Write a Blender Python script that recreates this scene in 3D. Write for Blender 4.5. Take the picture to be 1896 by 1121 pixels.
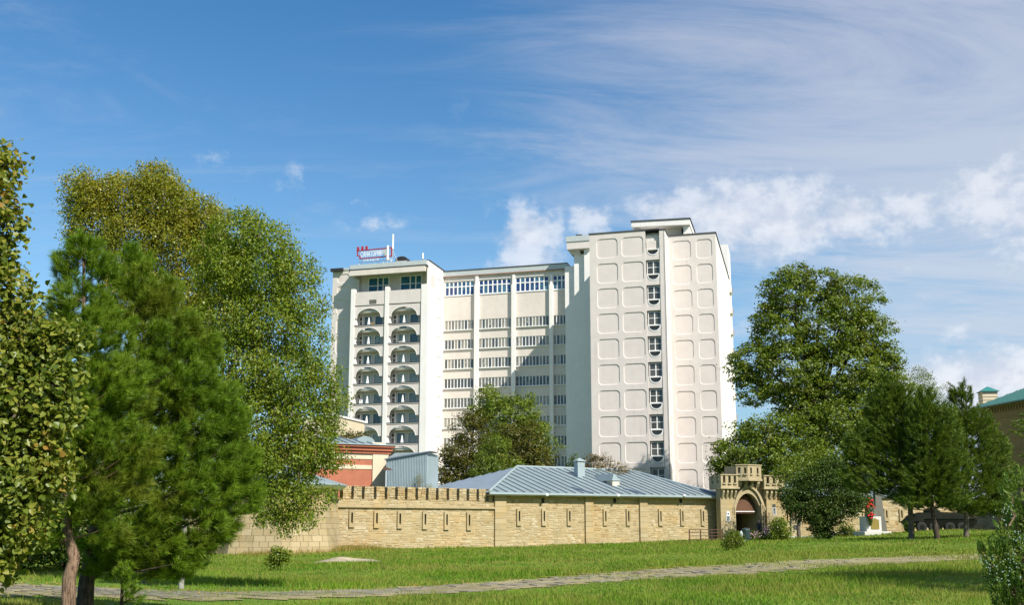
import bpy, math, random
import numpy as np
from mathutils import Vector, Matrix
from mathutils.geometry import tessellate_polygon
import time
T0 = time.time()
rng = np.random.default_rng(7)
random.seed(7)
for o in list(bpy.data.objects):
    bpy.data.objects.remove(o)
scene = bpy.context.scene
COL = scene.collection

# ------------------------------------------------------------------ camera
FPX, CX, CY = 1900.0, 948.0, 654.0           # focal length and principal point of the photograph (1896 px wide)
PITCH = math.radians(9.5)
EYE = 1.7
ct, st = math.cos(PITCH), math.sin(PITCH)
cd = bpy.data.cameras.new('camera')
cam = bpy.data.objects.new('camera', cd)
COL.objects.link(cam)
cam.location = (0, 0, EYE)
cam.rotation_euler = (math.pi / 2 + PITCH, 0, 0)
cd.sensor_width = 36.0
cd.lens = 36.0 * FPX / 1896.0
cd.shift_y = (CY - 560.5) / 1896.0
cd.clip_start = 0.1
cd.clip_end = 6000
scene.camera = cam

# ------------------------------------------------------------------ sun, sky, exposure
SUN_AZ, SUN_EL = math.radians(140.5), math.radians(42.5)   # azimuth clockwise from +Y
sund = bpy.data.lights.new('sun', 'SUN')
sund.energy = 4.8
sund.angle = math.radians(0.53)
sund.color = (1.0, 0.94, 0.84)
sun = bpy.data.objects.new('sun', sund)
COL.objects.link(sun)
S = Vector((math.sin(SUN_AZ) * math.cos(SUN_EL), math.cos(SUN_AZ) * math.cos(SUN_EL), math.sin(SUN_EL)))
sun.rotation_euler = S.to_track_quat('Z', 'Y').to_euler()
sun.location = (60, -60, 80)
scene.view_settings.view_transform = 'Standard'
scene.view_settings.look = 'None'
scene.view_settings.gamma = 1.0
scene.view_settings.exposure = 0.60
scene.view_settings.use_curve_mapping = False
scene.cycles.max_bounces = 6
scene.cycles.transparent_max_bounces = 8


def ray(px, py):
    """world direction through a pixel of the photograph, scaled so that y = 1"""
    u, v = (px - CX) / FPX, (CY - py) / FPX
    d = (u, ct - v * st, st + v * ct)
    return u / d[1], d[2] / d[1]


def at(px, py, Y):
    a, b = ray(px, py)
    return Vector((a * Y, Y, EYE + b * Y))


def ppm(Y):
    return FPX / Y


def azel(px, py):
    a, b = ray(px, py)
    return math.atan2(a, 1.0), math.atan2(b, math.hypot(a, 1.0))


class NB:
    """small helper for node trees"""
    def __init__(s, nt):
        s.nt = nt

    def n(s, typ, **kw):
        nd = s.nt.nodes.new(typ)
        for k, v in kw.items():
            setattr(nd, k, v)
        return nd

    def l(s, a, b):
        s.nt.links.new(a, b)

    def m(s, op, a, b=None, c=None, clamp=False):
        nd = s.n('ShaderNodeMath', operation=op)
        nd.use_clamp = clamp
        for i, x in enumerate((a, b, c)):
            if x is None:
                continue
            if isinstance(x, (int, float)):
                nd.inputs[i].default_value = x
            else:
                s.l(x, nd.inputs[i])
        return nd.outputs[0]

    def mix(s, f, a, b, blend='MIX'):
        nd = s.n('ShaderNodeMix', data_type='RGBA')
        nd.blend_type = blend
        for k, x in ((0, f), (6, a), (7, b)):
            if isinstance(x, (int, float)):
                nd.inputs[k].default_value = x
            elif isinstance(x, tuple):
                nd.inputs[k].default_value = (*x[:3], 1)
            else:
                s.l(x, nd.inputs[k])
        return nd.outputs[2]

    def noise(s, vec, scale, detail=4, rough=0.55, dist=0.0):
        nd = s.n('ShaderNodeTexNoise')
        if vec is not None:
            s.l(vec, nd.inputs['Vector'])
        nd.inputs['Scale'].default_value = scale
        nd.inputs['Detail'].default_value = detail
        nd.inputs['Roughness'].default_value = rough
        nd.inputs['Distortion'].default_value = dist
        return nd.outputs['Fac']

    def ss(s, x, a, b):
        nd = s.n('ShaderNodeMapRange', interpolation_type='SMOOTHSTEP')
        s.l(x, nd.inputs[0])
        nd.inputs[1].default_value = a
        nd.inputs[2].default_value = b
        return nd.outputs[0]

    def comb(s, x, y, z=0.0):
        nd = s.n('ShaderNodeCombineXYZ')
        for i, k in enumerate((x, y, z)):
            if isinstance(k, (int, float)):
                nd.inputs[i].default_value = k
            else:
                s.l(k, nd.inputs[i])
        return nd.outputs[0]


def make_world():
    w = bpy.data.worlds.new('World')
    scene.world = w
    w.use_nodes = True
    nt = w.node_tree
    nt.nodes.clear()
    B = NB(nt)
    sky = B.n('ShaderNodeTexSky', sky_type='NISHITA')
    sky.sun_disc = False
    sky.sun_elevation = SUN_EL
    sky.sun_rotation = SUN_AZ
    sky.air_density = 1.0
    sky.dust_density = 0.35
    sky.ozone_density = 2.2
    hs = B.n('ShaderNodeHueSaturation')
    hs.inputs['Saturation'].default_value = 1.12
    hs.inputs['Value'].default_value = 1.0
    B.l(sky.outputs[0], hs.inputs['Color'])
    tc = B.n('ShaderNodeTexCoord')
    nrm = B.n('ShaderNodeVectorMath', operation='NORMALIZE')
    B.l(tc.outputs['Generated'], nrm.inputs[0])
    sep = B.n('ShaderNodeSeparateXYZ')
    B.l(nrm.outputs[0], sep.inputs[0])
    x, y, z = sep.outputs
    az = B.m('ARCTAN2', x, y)
    el = B.m('ARCSINE', z)
    # high thin veil: noise on a flat layer far above
    den = B.m('ADD', B.m('MAXIMUM', z, 0.0), 0.12)
    P = B.comb(B.m('DIVIDE', x, den), B.m('DIVIDE', y, den), 0.0)
    mp = B.n('ShaderNodeMapping')
    B.l(P, mp.inputs[0])
    mp.inputs['Rotation'].default_value = (0, 0, math.radians(-32))
    mp.inputs['Scale'].default_value = (0.7, 1.9, 1)
    n1 = B.noise(mp.outputs[0], 1.5, 10, 0.68, 1.1)
    n2 = B.noise(P, 0.55, 3, 0.5)
    # the veil thickens to the right (east) and upwards
    e1 = B.m('ADD', B.m('MULTIPLY', az, 1.35), B.m('MULTIPLY', el, 0.95))
    bank = B.ss(e1, 0.12, 0.98)
    veil = B.ss(B.m('ADD', B.m('ADD', B.m('MULTIPLY', n1, 1.0), B.m('MULTIPLY', n2, 0.32)), B.m('MULTIPLY', bank, 0.46)), 0.62, 1.22)
    veil = B.m('MULTIPLY', veil, 0.78)
    # puffs low over the horizon
    q = B.comb(az, B.m('MULTIPLY', el, 1.25), 0.0)
    dn = B.n('ShaderNodeTexNoise')
    B.l(q, dn.inputs['Vector'])
    dn.inputs['Scale'].default_value = 24
    dn.inputs['Detail'].default_value = 7
    dn.inputs['Roughness'].default_value = 0.62
    nz = dn.outputs['Fac']
    nz2 = B.noise(q, 46, 5, 0.6)
    puffs = [  # px, py, rx, ry, density
        (1340, 400, 150, 60, 1.0), (1455, 410, 95, 62, 1.0), (1565, 400, 80, 42, .85), (1670, 395, 60, 40, .8), (1250, 400, 90, 40, .85),
        (1615, 430, 30, 40, .6), (980, 435, 66, 52, 1.0), (985, 480, 80, 34, .85), (930, 485, 50, 20, .6), (1090, 410, 50, 40, .7), (1835, 370, 85, 70, .8), (1900, 400, 60, 60, .8),
        (1790, 400, 40, 35, .6), (1870, 475, 50, 30, .5), (700, 412, 60, 22, .50), (672, 376, 26, 10, .6), (560, 338, 60, 35, .34), (410, 300, 60, 26, .33), (380, 340, 50, 25, .22),
        (1860, 700, 190, 46, 1.15), (1780, 722, 110, 40, 1.0), (1785, 622, 32, 18, .62), (880, 225, 110, 45, .2),
        (1668, 506, 22, 12, .5), (1715, 545, 40, 14, .34), (1560, 480, 30, 14, .30), (1385, 600, 60, 30, .22), 
        (1450, 480, 26, 26, .5), 
        (2150, 420, 160, 60, .9), (2500, 520, 200, 60, .9), (-400, 500, 160, 40, .6)]
    tot = None
    for (px, py, rx, ry, d) in puffs:
        a, e = azel(px, py)
        da = B.m('MULTIPLY', B.m('SUBTRACT', az, a), FPX / rx)
        de = B.m('MULTIPLY', B.m('SUBTRACT', el, e), FPX / ry)
        r2 = B.m('ADD', B.m('MULTIPLY', da, da), B.m('MULTIPLY', de, de))
        g = B.m('MULTIPLY', B.m('EXPONENT', B.m('MULTIPLY', r2, -0.75)), d)
        tot = g if tot is None else B.m('MAXIMUM', tot, g)
    cl = B.m('ADD', B.m('MULTIPLY', tot, 1.0), B.m('ADD', B.m('MULTIPLY', B.m('SUBTRACT', nz, 0.5), 2.0), B.m('MULTIPLY', B.m('SUBTRACT', nz2, 0.5), 0.5)))
    cl = B.m('MULTIPLY', B.ss(cl, 0.22, 0.78), B.ss(tot, 0.06, 0.3))
    cl = B.m('MULTIPLY', cl, B.m('MULTIPLY_ADD', tot, 0.45, 0.36), clamp=True)
    # deeper blue away from the horizon, as in the photograph
    grade = B.mix(B.ss(el, 0.10, 0.62), (0.90, 1.0, .96), (0.46, 0.84, .98))
    grade = B.mix(B.ss(el, -0.05, 0.26), (0.36, 0.46, 0.62), grade)
    blue = B.mix(1.0, hs.outputs[0], grade, 'MULTIPLY')
    vcol = B.mix(B.ss(el, 0.2, 0.6), (4.1, 4.45, 5.1), (3.35, 3.6, 4.45))
    c1 = B.mix(veil, blue, vcol)
    ccol = B.mix(B.ss(nz, 0.38, 0.62), (4.1, 4.45, 5.2), (5.7, 5.85, 6.2))
    c2 = B.mix(cl, c1, ccol)
    bg = B.n('ShaderNodeBackground')
    bg.inputs['Strength'].default_value = 0.105
    B.l(c2, bg.inputs['Color'])
    out = B.n('ShaderNodeOutputWorld')
    B.l(bg.outputs[0], out.inputs[0])


make_world()

# ------------------------------------------------------------------ materials


def mat(name, base, rough=0.8, var=0.12, scale=3.0, bump=0.0, bscale=30.0, metal=0.0, tint=None, stain=None, spec=0.3, obj=True):
    """procedural paint / plaster / stone: base colour broken up by two noises"""
    m = bpy.data.materials.new(name)
    m.use_nodes = True
    nt = m.node_tree
    B = NB(nt)
    bs = nt.nodes['Principled BSDF']
    bs.inputs['Roughness'].default_value = rough
    bs.inputs['Metallic'].default_value = metal
    bs.inputs['Specular IOR Level'].default_value = spec
    tc = B.n('ShaderNodeTexCoord')
    geo = B.n('ShaderNodeNewGeometry')
    pos = geo.outputs['Position']
    n1 = B.noise(pos, scale, 5, 0.6)
    n2 = B.noise(pos, scale * 0.17, 3, 0.5)
    f = B.m('ADD', B.m('MULTIPLY', n1, 0.6), B.m('MULTIPLY', n2, 0.4))
    f = B.ss(f, 0.3, 0.7)
    lo = tuple(c * (1 - var) for c in base)
    hi = tuple(min(1, c * (1 + var)) for c in base)
    c = B.mix(f, lo, hi)
    if tint:                                   # per-piece colour, stored on the piece
        at_ = B.n('ShaderNodeAttribute', attribute_name='tint')
        rmp = B.n('ShaderNodeValToRGB')
        rmp.color_ramp.elements.remove(rmp.color_ramp.elements[1])
        for i, (p, cc) in enumerate(tint):
            e = rmp.color_ramp.elements[0] if i == 0 else rmp.color_ramp.elements.new(p)
            e.position = p
            e.color = (*cc, 1)
        B.l(at_.outputs['Fac'], rmp.inputs[0])
        c = B.mix(B.m('MULTIPLY', f, 0.35), rmp.outputs[0], tuple(x * 0.72 for x in base))
    if tint:                                   # areas rebuilt with other stone
        pch = B.noise(pos, 0.55, 3, 0.55)
        c = B.mix(B.m('MULTIPLY', B.ss(pch, 0.48, 0.66), 0.5), c, B.mix(1.0, c, (1.12, 0.92, 0.62), 'MULTIPLY'))
        c = B.mix(B.m('MULTIPLY', B.ss(B.noise(pos, 0.8, 3, 0.55), 0.5, 0.68), 0.6), c, B.mix(1.0, c, (0.80, 0.80, 0.82), 'MULTIPLY'))
    if stain:                                  # rain streaks and grime: tall thin noise
        mp = B.n('ShaderNodeMapping')
        B.l(pos, mp.inputs[0])
        mp.inputs['Scale'].default_value = (1.4, 1.4, 0.10)
        s1 = B.noise(mp.outputs[0], 1.3, 5, 0.65)
        c = B.mix(B.m('MULTIPLY', B.ss(s1, 0.5, 0.8), stain), c, tuple(x * 0.55 for x in base))
    B.l(c, bs.inputs['Base Color'])
    if bump:
        bp = B.n('ShaderNodeBump')
        bp.inputs['Strength'].default_value = bump
        bp.inputs['Distance'].default_value = 0.02
        B.l(B.noise(pos, bscale, 6, 0.65), bp.inputs['Height'])
        B.l(bp.outputs[0], bs.inputs['Normal'])
    return m


def glass_mat(name, base, rough=0.12, cur=None):
    m = bpy.data.materials.new(name)
    m.use_nodes = True
    nt = m.node_tree
    B = NB(nt)
    bs = nt.nodes['Principled BSDF']
    bs.inputs['Roughness'].default_value = rough
    bs.inputs['Specular IOR Level'].default_value = 0.6
    oi = B.n('ShaderNodeObjectInfo')
    geo = B.n('ShaderNodeNewGeometry')
    f = B.noise(geo.outputs['Position'], 1.7, 3, 0.5)
    r = B.m('FRACT', B.m('ADD', oi.outputs['Random'], B.m('MULTIPLY', f, 0.5)))
    cur = cur or tuple(x * 3 for x in base)
    c = B.mix(B.ss(r, 0.3, 0.9), base, cur)
    B.l(c, bs.inputs['Base Color'])
    return m


def leaf_mat(name, cols, trans=0.35, rough=0.55, gloss=0.018, patch=0.0, patchcol=(0.2, 0.15, 0.03)):
    m = bpy.data.materials.new(name)
    m.use_nodes = True
    nt = m.node_tree
    nt.nodes.clear()
    B = NB(nt)
    geo = B.n('ShaderNodeNewGeometry')
    rmp = B.n('ShaderNodeValToRGB')
    while len(rmp.color_ramp.elements) > 1:
        rmp.color_ramp.elements.remove(rmp.color_ramp.elements[-1])
    for i, cc in enumerate(cols):
        e = rmp.color_ramp.elements[0] if i == 0 else rmp.color_ramp.elements.new(i / (len(cols) - 1))
        e.position = i / (len(cols) - 1)
        e.color = (cc[0] * 1.38, cc[1] * 1.22, cc[2] * 0.95, 1)
    n = B.noise(geo.outputs['Position'], 0.8, 3, 0.5)
    f = B.m('ADD', B.m('MULTIPLY', geo.outputs['Random Per Island'], 0.75), B.m('MULTIPLY', B.m('SUBTRACT', n, 0.4), 0.9), clamp=True)
    B.l(f, rmp.inputs[0])
    c = rmp.outputs[0]
    if patch:
        n2 = B.noise(geo.outputs['Position'], 0.55, 4, 0.6)
        c = B.mix(B.m('MULTIPLY', B.ss(n2, 0.5, 0.68), patch), c, patchcol)
    d = B.n('ShaderNodeBsdfDiffuse')
    t = B.n('ShaderNodeBsdfTranslucent')
    g = B.n('ShaderNodeBsdfGlossy')
    g.inputs['Roughness'].default_value = 0.4
    g.inputs['Color'].default_value = (0.9, 0.95, 0.9, 1)
    B.l(c, d.inputs['Color'])
    tc = B.mix(0.5, c, (0.25, 0.3, 0.02), 'ADD')
    tcm = B.mix(1.0, c, (1.35, 1.3, 0.55), 'MULTIPLY')
    B.l(tcm, t.inputs['Color'])
    mx = B.n('ShaderNodeMixShader')
    mx.inputs[0].default_value = trans
    B.l(d.outputs[0], mx.inputs[1])
    B.l(t.outputs[0], mx.inputs[2])
    mx2 = B.n('ShaderNodeMixShader')
    mx2.inputs[0].default_value = gloss
    B.l(mx.outputs[0], mx2.inputs[1])
    B.l(g.outputs[0], mx2.inputs[2])
    out = B.n('ShaderNodeOutputMaterial')
    B.l(mx2.outputs[0], out.inputs[0])
    return m


M = {}
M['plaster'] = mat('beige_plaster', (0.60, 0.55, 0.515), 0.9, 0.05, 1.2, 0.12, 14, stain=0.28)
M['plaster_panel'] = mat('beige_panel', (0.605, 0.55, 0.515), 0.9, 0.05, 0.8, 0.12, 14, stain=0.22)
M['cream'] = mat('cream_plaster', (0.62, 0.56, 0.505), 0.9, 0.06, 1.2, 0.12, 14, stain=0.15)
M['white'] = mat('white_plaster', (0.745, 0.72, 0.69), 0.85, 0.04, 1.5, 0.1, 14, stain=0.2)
M['white_paint'] = mat('white_paint', (0.78, 0.78, 0.77), 0.6, 0.03, 2)
M['grey_sheet'] = mat('grey_sheet', (0.44, 0.475, 0.47), 0.55, 0.06, 2, stain=0.25)
M['grey_wall'] = mat('grey_wall', (0.58, 0.56, 0.53), 0.9, 0.1, 2, stain=0.3)
M['soffit'] = mat('soffit', (0.55, 0.52, 0.45), 0.9, 0.05, 2)
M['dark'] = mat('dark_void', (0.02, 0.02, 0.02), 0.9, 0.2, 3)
M['roof_dark'] = mat('bitumen', (0.06, 0.06, 0.07), 0.9, 0.2, 2)
M['maroon'] = mat('maroon_trim', (0.28, 0.15, 0.12), 0.7, 0.1, 2)
M['glass_blue'] = glass_mat('blue_glass', (0.015, 0.04, 0.14), 0.08, (0.06, 0.15, 0.22))
M['glass_curtain'] = glass_mat('curtained_glass', (0.06, 0.07, 0.075), 0.15, (0.27, 0.25, 0.20))
M['glass_teal'] = glass_mat('teal_glass', (0.05, 0.12, 0.16), 0.12, (0.30, 0.38, 0.36))
M['glass_top'] = glass_mat('top_floor_glass', (0.02, 0.11, 0.20), 0.3, (0.04, 0.17, 0.24))
M['glass_top'].node_tree.nodes['Principled BSDF'].inputs['Specular IOR Level'].default_value = 0.15
M['glass_grey'] = glass_mat('grey_glass', (0.05, 0.05, 0.045), 0.25, (0.085, 0.085, 0.075))
STONE_T = [(0.0, (0.227, 0.154, 0.071)), (0.2, (0.323, 0.245, 0.124)), (0.45, (0.361, 0.286, 0.158)), (0.7, (0.403, 0.328, 0.195)), (0.9, (0.470, 0.407, 0.282)), (1.0, (0.378, 0.249, 0.108))]
M['rubble'] = mat('sandstone', (0.58, 0.45, 0.25), 0.92, 0.15, 5, 0.6, 22, tint=STONE_T, stain=0.42)
M['mortar'] = mat('mortar', (0.36, 0.30, 0.185), 0.95, 0.15, 6, 0.5, 30)
ASH_T = [(0.0, (0.295, 0.230, 0.123)), (0.5, (0.361, 0.291, 0.168)), (1.0, (0.410, 0.336, 0.205))]
M['ashlar'] = mat('dressed_sandstone', (0.55, 0.44, 0.26), 0.9, 0.12, 4, 0.4, 18, tint=ASH_T, stain=0.25)
M['ashlar_plain'] = mat('smooth_sandstone', (0.37, 0.305, 0.185), 0.9, 0.16, 3, 0.4, 18, stain=0.35)
M['zinc'] = mat('zinc_roof', (0.25, 0.315, 0.325), 0.42, 0.10, 0.9, metal=0.25, stain=0.2, spec=0.5)
M['zinc_light'] = mat('zinc_light', (0.33, 0.40, 0.42), 0.45, 0.08, 1.2, metal=0.2, spec=0.5)
M['green_roof'] = mat('green_roof', (0.02, 0.17, 0.15), 0.4, 0.1, 1.5, spec=0.5)
M['ochre_brick'] = mat('ochre_brick', (0.27, 0.20, 0.09), 0.9, 0.15, 6, 0.3, 20)
M['red_brick'] = mat('red_brick', (0.37, 0.135, 0.08), 0.9, 0.12, 8, 0.3, 20)
M['brick_trim'] = mat('brick_trim', (0.36, 0.12, 0.07), 0.85, 0.1, 4)
M['cream_wall'] = mat('cream_wall', (0.58, 0.50, 0.37), 0.9, 0.06, 2, 0.1, 14)
M['corrugated'] = mat('corrugated', (0.36, 0.44, 0.47), 0.45, 0.08, 1.5, metal=0.2, spec=0.5)
M['brown_board'] = mat('brown_board', (0.12, 0.058, 0.033), 0.7, 0.2, 5, stain=0.3)
M['rust'] = mat('rusty_rail', (0.085, 0.045, 0.03), 0.7, 0.2, 8)
M['black_metal'] = mat('black_metal', (0.03, 0.03, 0.03), 0.5, 0.2, 8)
M['army'] = mat('army_paint', (0.012, 0.014, 0.010), 0.9, 0.2, 3, spec=0.05)
M['rubber'] = mat('rubber', (0.02, 0.02, 0.02), 0.85, 0.1, 6)
M['red_paint'] = mat('red_paint', (0.33, 0.025, 0.035), 0.5, 0.08, 4)
M['monument'] = mat('pale_granite', (0.52, 0.51, 0.47), 0.7, 0.08, 6, 0.1, 30)
M['grey_granite'] = mat('grey_granite', (0.12, 0.12, 0.10), 0.7, 0.15, 6)
M['bronze'] = mat('bronze_plaque', (0.25, 0.19, 0.05), 0.5, 0.15, 6, metal=0.3)
M['plaque_dark'] = mat('plaque_dark', (0.06, 0.065, 0.06), 0.4, 0.1, 10)
M['plaque_white'] = mat('plaque_white', (0.75, 0.76, 0.76), 0.5, 0.05, 10)
M['bark_pine'] = mat('pine_bark', (0.24, 0.16, 0.11), 0.95, 0.3, 9, 0.9, 14)
M['bark_dark'] = mat('dark_bark', (0.075, 0.055, 0.04), 0.95, 0.3, 9, 0.9, 14)
M['bark_grey'] = mat('grey_bark', (0.15, 0.125, 0.10), 0.95, 0.3, 8, 0.8, 14)
M['bark_twig'] = mat('twig', (0.20, 0.13, 0.08), 0.9, 0.2, 8)
M['skin'] = mat('skin', (0.55, 0.32, 0.24), 0.6, 0.05, 20)
M['cloth_dark'] = mat('dark_cloth', (0.03, 0.03, 0.05), 0.9, 0.1, 20)
M['hair'] = mat('grey_hair', (0.35, 0.3, 0.26), 0.8, 0.1, 20)
M['soil'] = mat('dry_earth', (0.30, 0.26, 0.18), 0.95, 0.3, 4, 0.5, 20)
M['petal_red'] = mat('red_petals', (0.65, 0.02, 0.02), 0.6, 0.15, 20)
M['petal_pink'] = mat('pink_petals', (0.55, 0.30, 0.48), 0.6, 0.15, 20)
M['bin'] = mat('bin_green', (0.025, 0.045, 0.045), 0.5, 0.2, 8)


def birch_bark():
    m = mat('birch_bark', (0.30, 0.29, 0.27), 0.8, 0.08, 6)
    nt = m.node_tree
    B = NB(nt)
    bs = nt.nodes['Principled BSDF']
    src = bs.inputs['Base Color'].links[0].from_socket
    geo = B.n('ShaderNodeNewGeometry')
    mp = B.n('ShaderNodeMapping')
    B.l(geo.outputs['Position'], mp.inputs[0])
    mp.inputs['Scale'].default_value = (2.5, 2.5, 9)
    n = B.noise(mp.outputs[0], 1.6, 5, 0.6)
    c = B.mix(B.ss(n, 0.52, 0.60), src, (0.03, 0.027, 0.025))
    B.l(c, bs.inputs['Base Color'])
    return m


M['bark_birch'] = birch_bark()
for k_ in ('bark_pine', 'bark_dark', 'bark_grey'):
    nt_ = M[k_].node_tree
    B_ = NB(nt_)
    bs_ = nt_.nodes['Principled BSDF']
    src_ = bs_.inputs['Base Color'].links[0].from_socket
    g_ = B_.n('ShaderNodeNewGeometry')
    mp_ = B_.n('ShaderNodeMapping')
    B_.l(g_.outputs['Position'], mp_.inputs[0])
    mp_.inputs['Scale'].default_value = (1, 1, .16)
    n_ = B_.noise(mp_.outputs[0], 26, 6, .7, .6)
    B_.l(B_.mix(B_.ss(n_, .52, .40), src_, B_.mix(1.0, src_, (.32, .30, .28), 'MULTIPLY')), bs_.inputs['Base Color'])
    bp_ = B_.n('ShaderNodeBump')
    bp_.inputs['Strength'].default_value = 1.0
    bp_.inputs['Distance'].default_value = .03
    B_.l(n_, bp_.inputs['Height'])
    B_.l(bp_.outputs[0], bs_.inputs['Normal'])
M['leaf_linden'] = leaf_mat('linden_leaves', [(0.035, 0.068, 0.010), (0.070, 0.112, 0.016), (0.105, 0.15, 0.024), (0.14, 0.18, 0.035), (0.16, 0.18, 0.035), (0.22, 0.12, 0.04)], 0.30)
M['needle_pine'] = leaf_mat('pine_needles', [(0.045, 0.11, 0.014), (0.08, 0.165, 0.016), (0.12, 0.215, 0.02), (0.17, 0.24, 0.028)], 0.30, gloss=0.012, patch=0.55, patchcol=(0.19, 0.185, 0.025))
M['needle_far'] = leaf_mat('far_pine_needles', [(0.03, 0.065, 0.012), (0.055, 0.105, 0.016), (0.09, 0.15, 0.022), (0.125, 0.175, 0.026)], 0.2, gloss=0.015)
M['leaf_birch_y'] = leaf_mat('yellowing_birch_leaves', [(0.08, 0.12, 0.016), (0.14, 0.185, 0.022), (0.20, 0.225, 0.03), (0.27, 0.25, 0.04)], 0.42, patch=0.25, patchcol=(0.27, 0.23, 0.03))
M['leaf_birch_g'] = leaf_mat('birch_leaves', [(0.06, 0.12, 0.016), (0.11, 0.185, 0.022), (0.155, 0.225, 0.03), (0.22, 0.24, 0.04)], 0.42)
M['leaf_big'] = leaf_mat('ash_leaves', [(0.045, 0.09, 0.014), (0.08, 0.14, 0.02), (0.12, 0.18, 0.026), (0.155, 0.20, 0.03)], 0.34, patch=0.3, patchcol=(0.16, 0.10, 0.03))
M['leaf_dark'] = leaf_mat('dark_leaves', [(0.025, 0.06, 0.012), (0.045, 0.09, 0.014), (0.07, 0.12, 0.018), (0.10, 0.13, 0.022)], 0.22)
M['leaf_deep'] = leaf_mat('deep_green_leaves', [(0.016, 0.04, 0.009), (0.028, 0.06, 0.011), (0.042, 0.082, 0.014), (0.06, 0.10, 0.018)], 0.15)
M['leaf_olive'] = leaf_mat('olive_leaves', [(0.03, 0.045, 0.012), (0.055, 0.07, 0.014), (0.08, 0.09, 0.016), (0.12, 0.10, 0.02)], 0.2, patch=0.4, patchcol=(0.10, 0.07, 0.016))
M['leaf_fresh'] = leaf_mat('fresh_leaves', [(0.05, 0.10, 0.016), (0.09, 0.15, 0.02), (0.13, 0.19, 0.026), (0.17, 0.21, 0.035)], 0.34)
M['leaf_grey'] = leaf_mat('grey_brown_leaves', [(0.07, 0.065, 0.04), (0.10, 0.09, 0.05), (0.14, 0.12, 0.07), (0.18, 0.15, 0.09)], 0.15)
M['leaf_thuja'] = leaf_mat('thuja_sprays', [(0.03, 0.075, 0.014), (0.055, 0.115, 0.02), (0.09, 0.16, 0.028), (0.12, 0.19, 0.035)], 0.2)
M['cone_blue'] = mat('thuja_cone', (0.22, 0.30, 0.24), 0.7, 0.15, 20)


def ground_nodes(m, grass=True):
    pass


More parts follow.
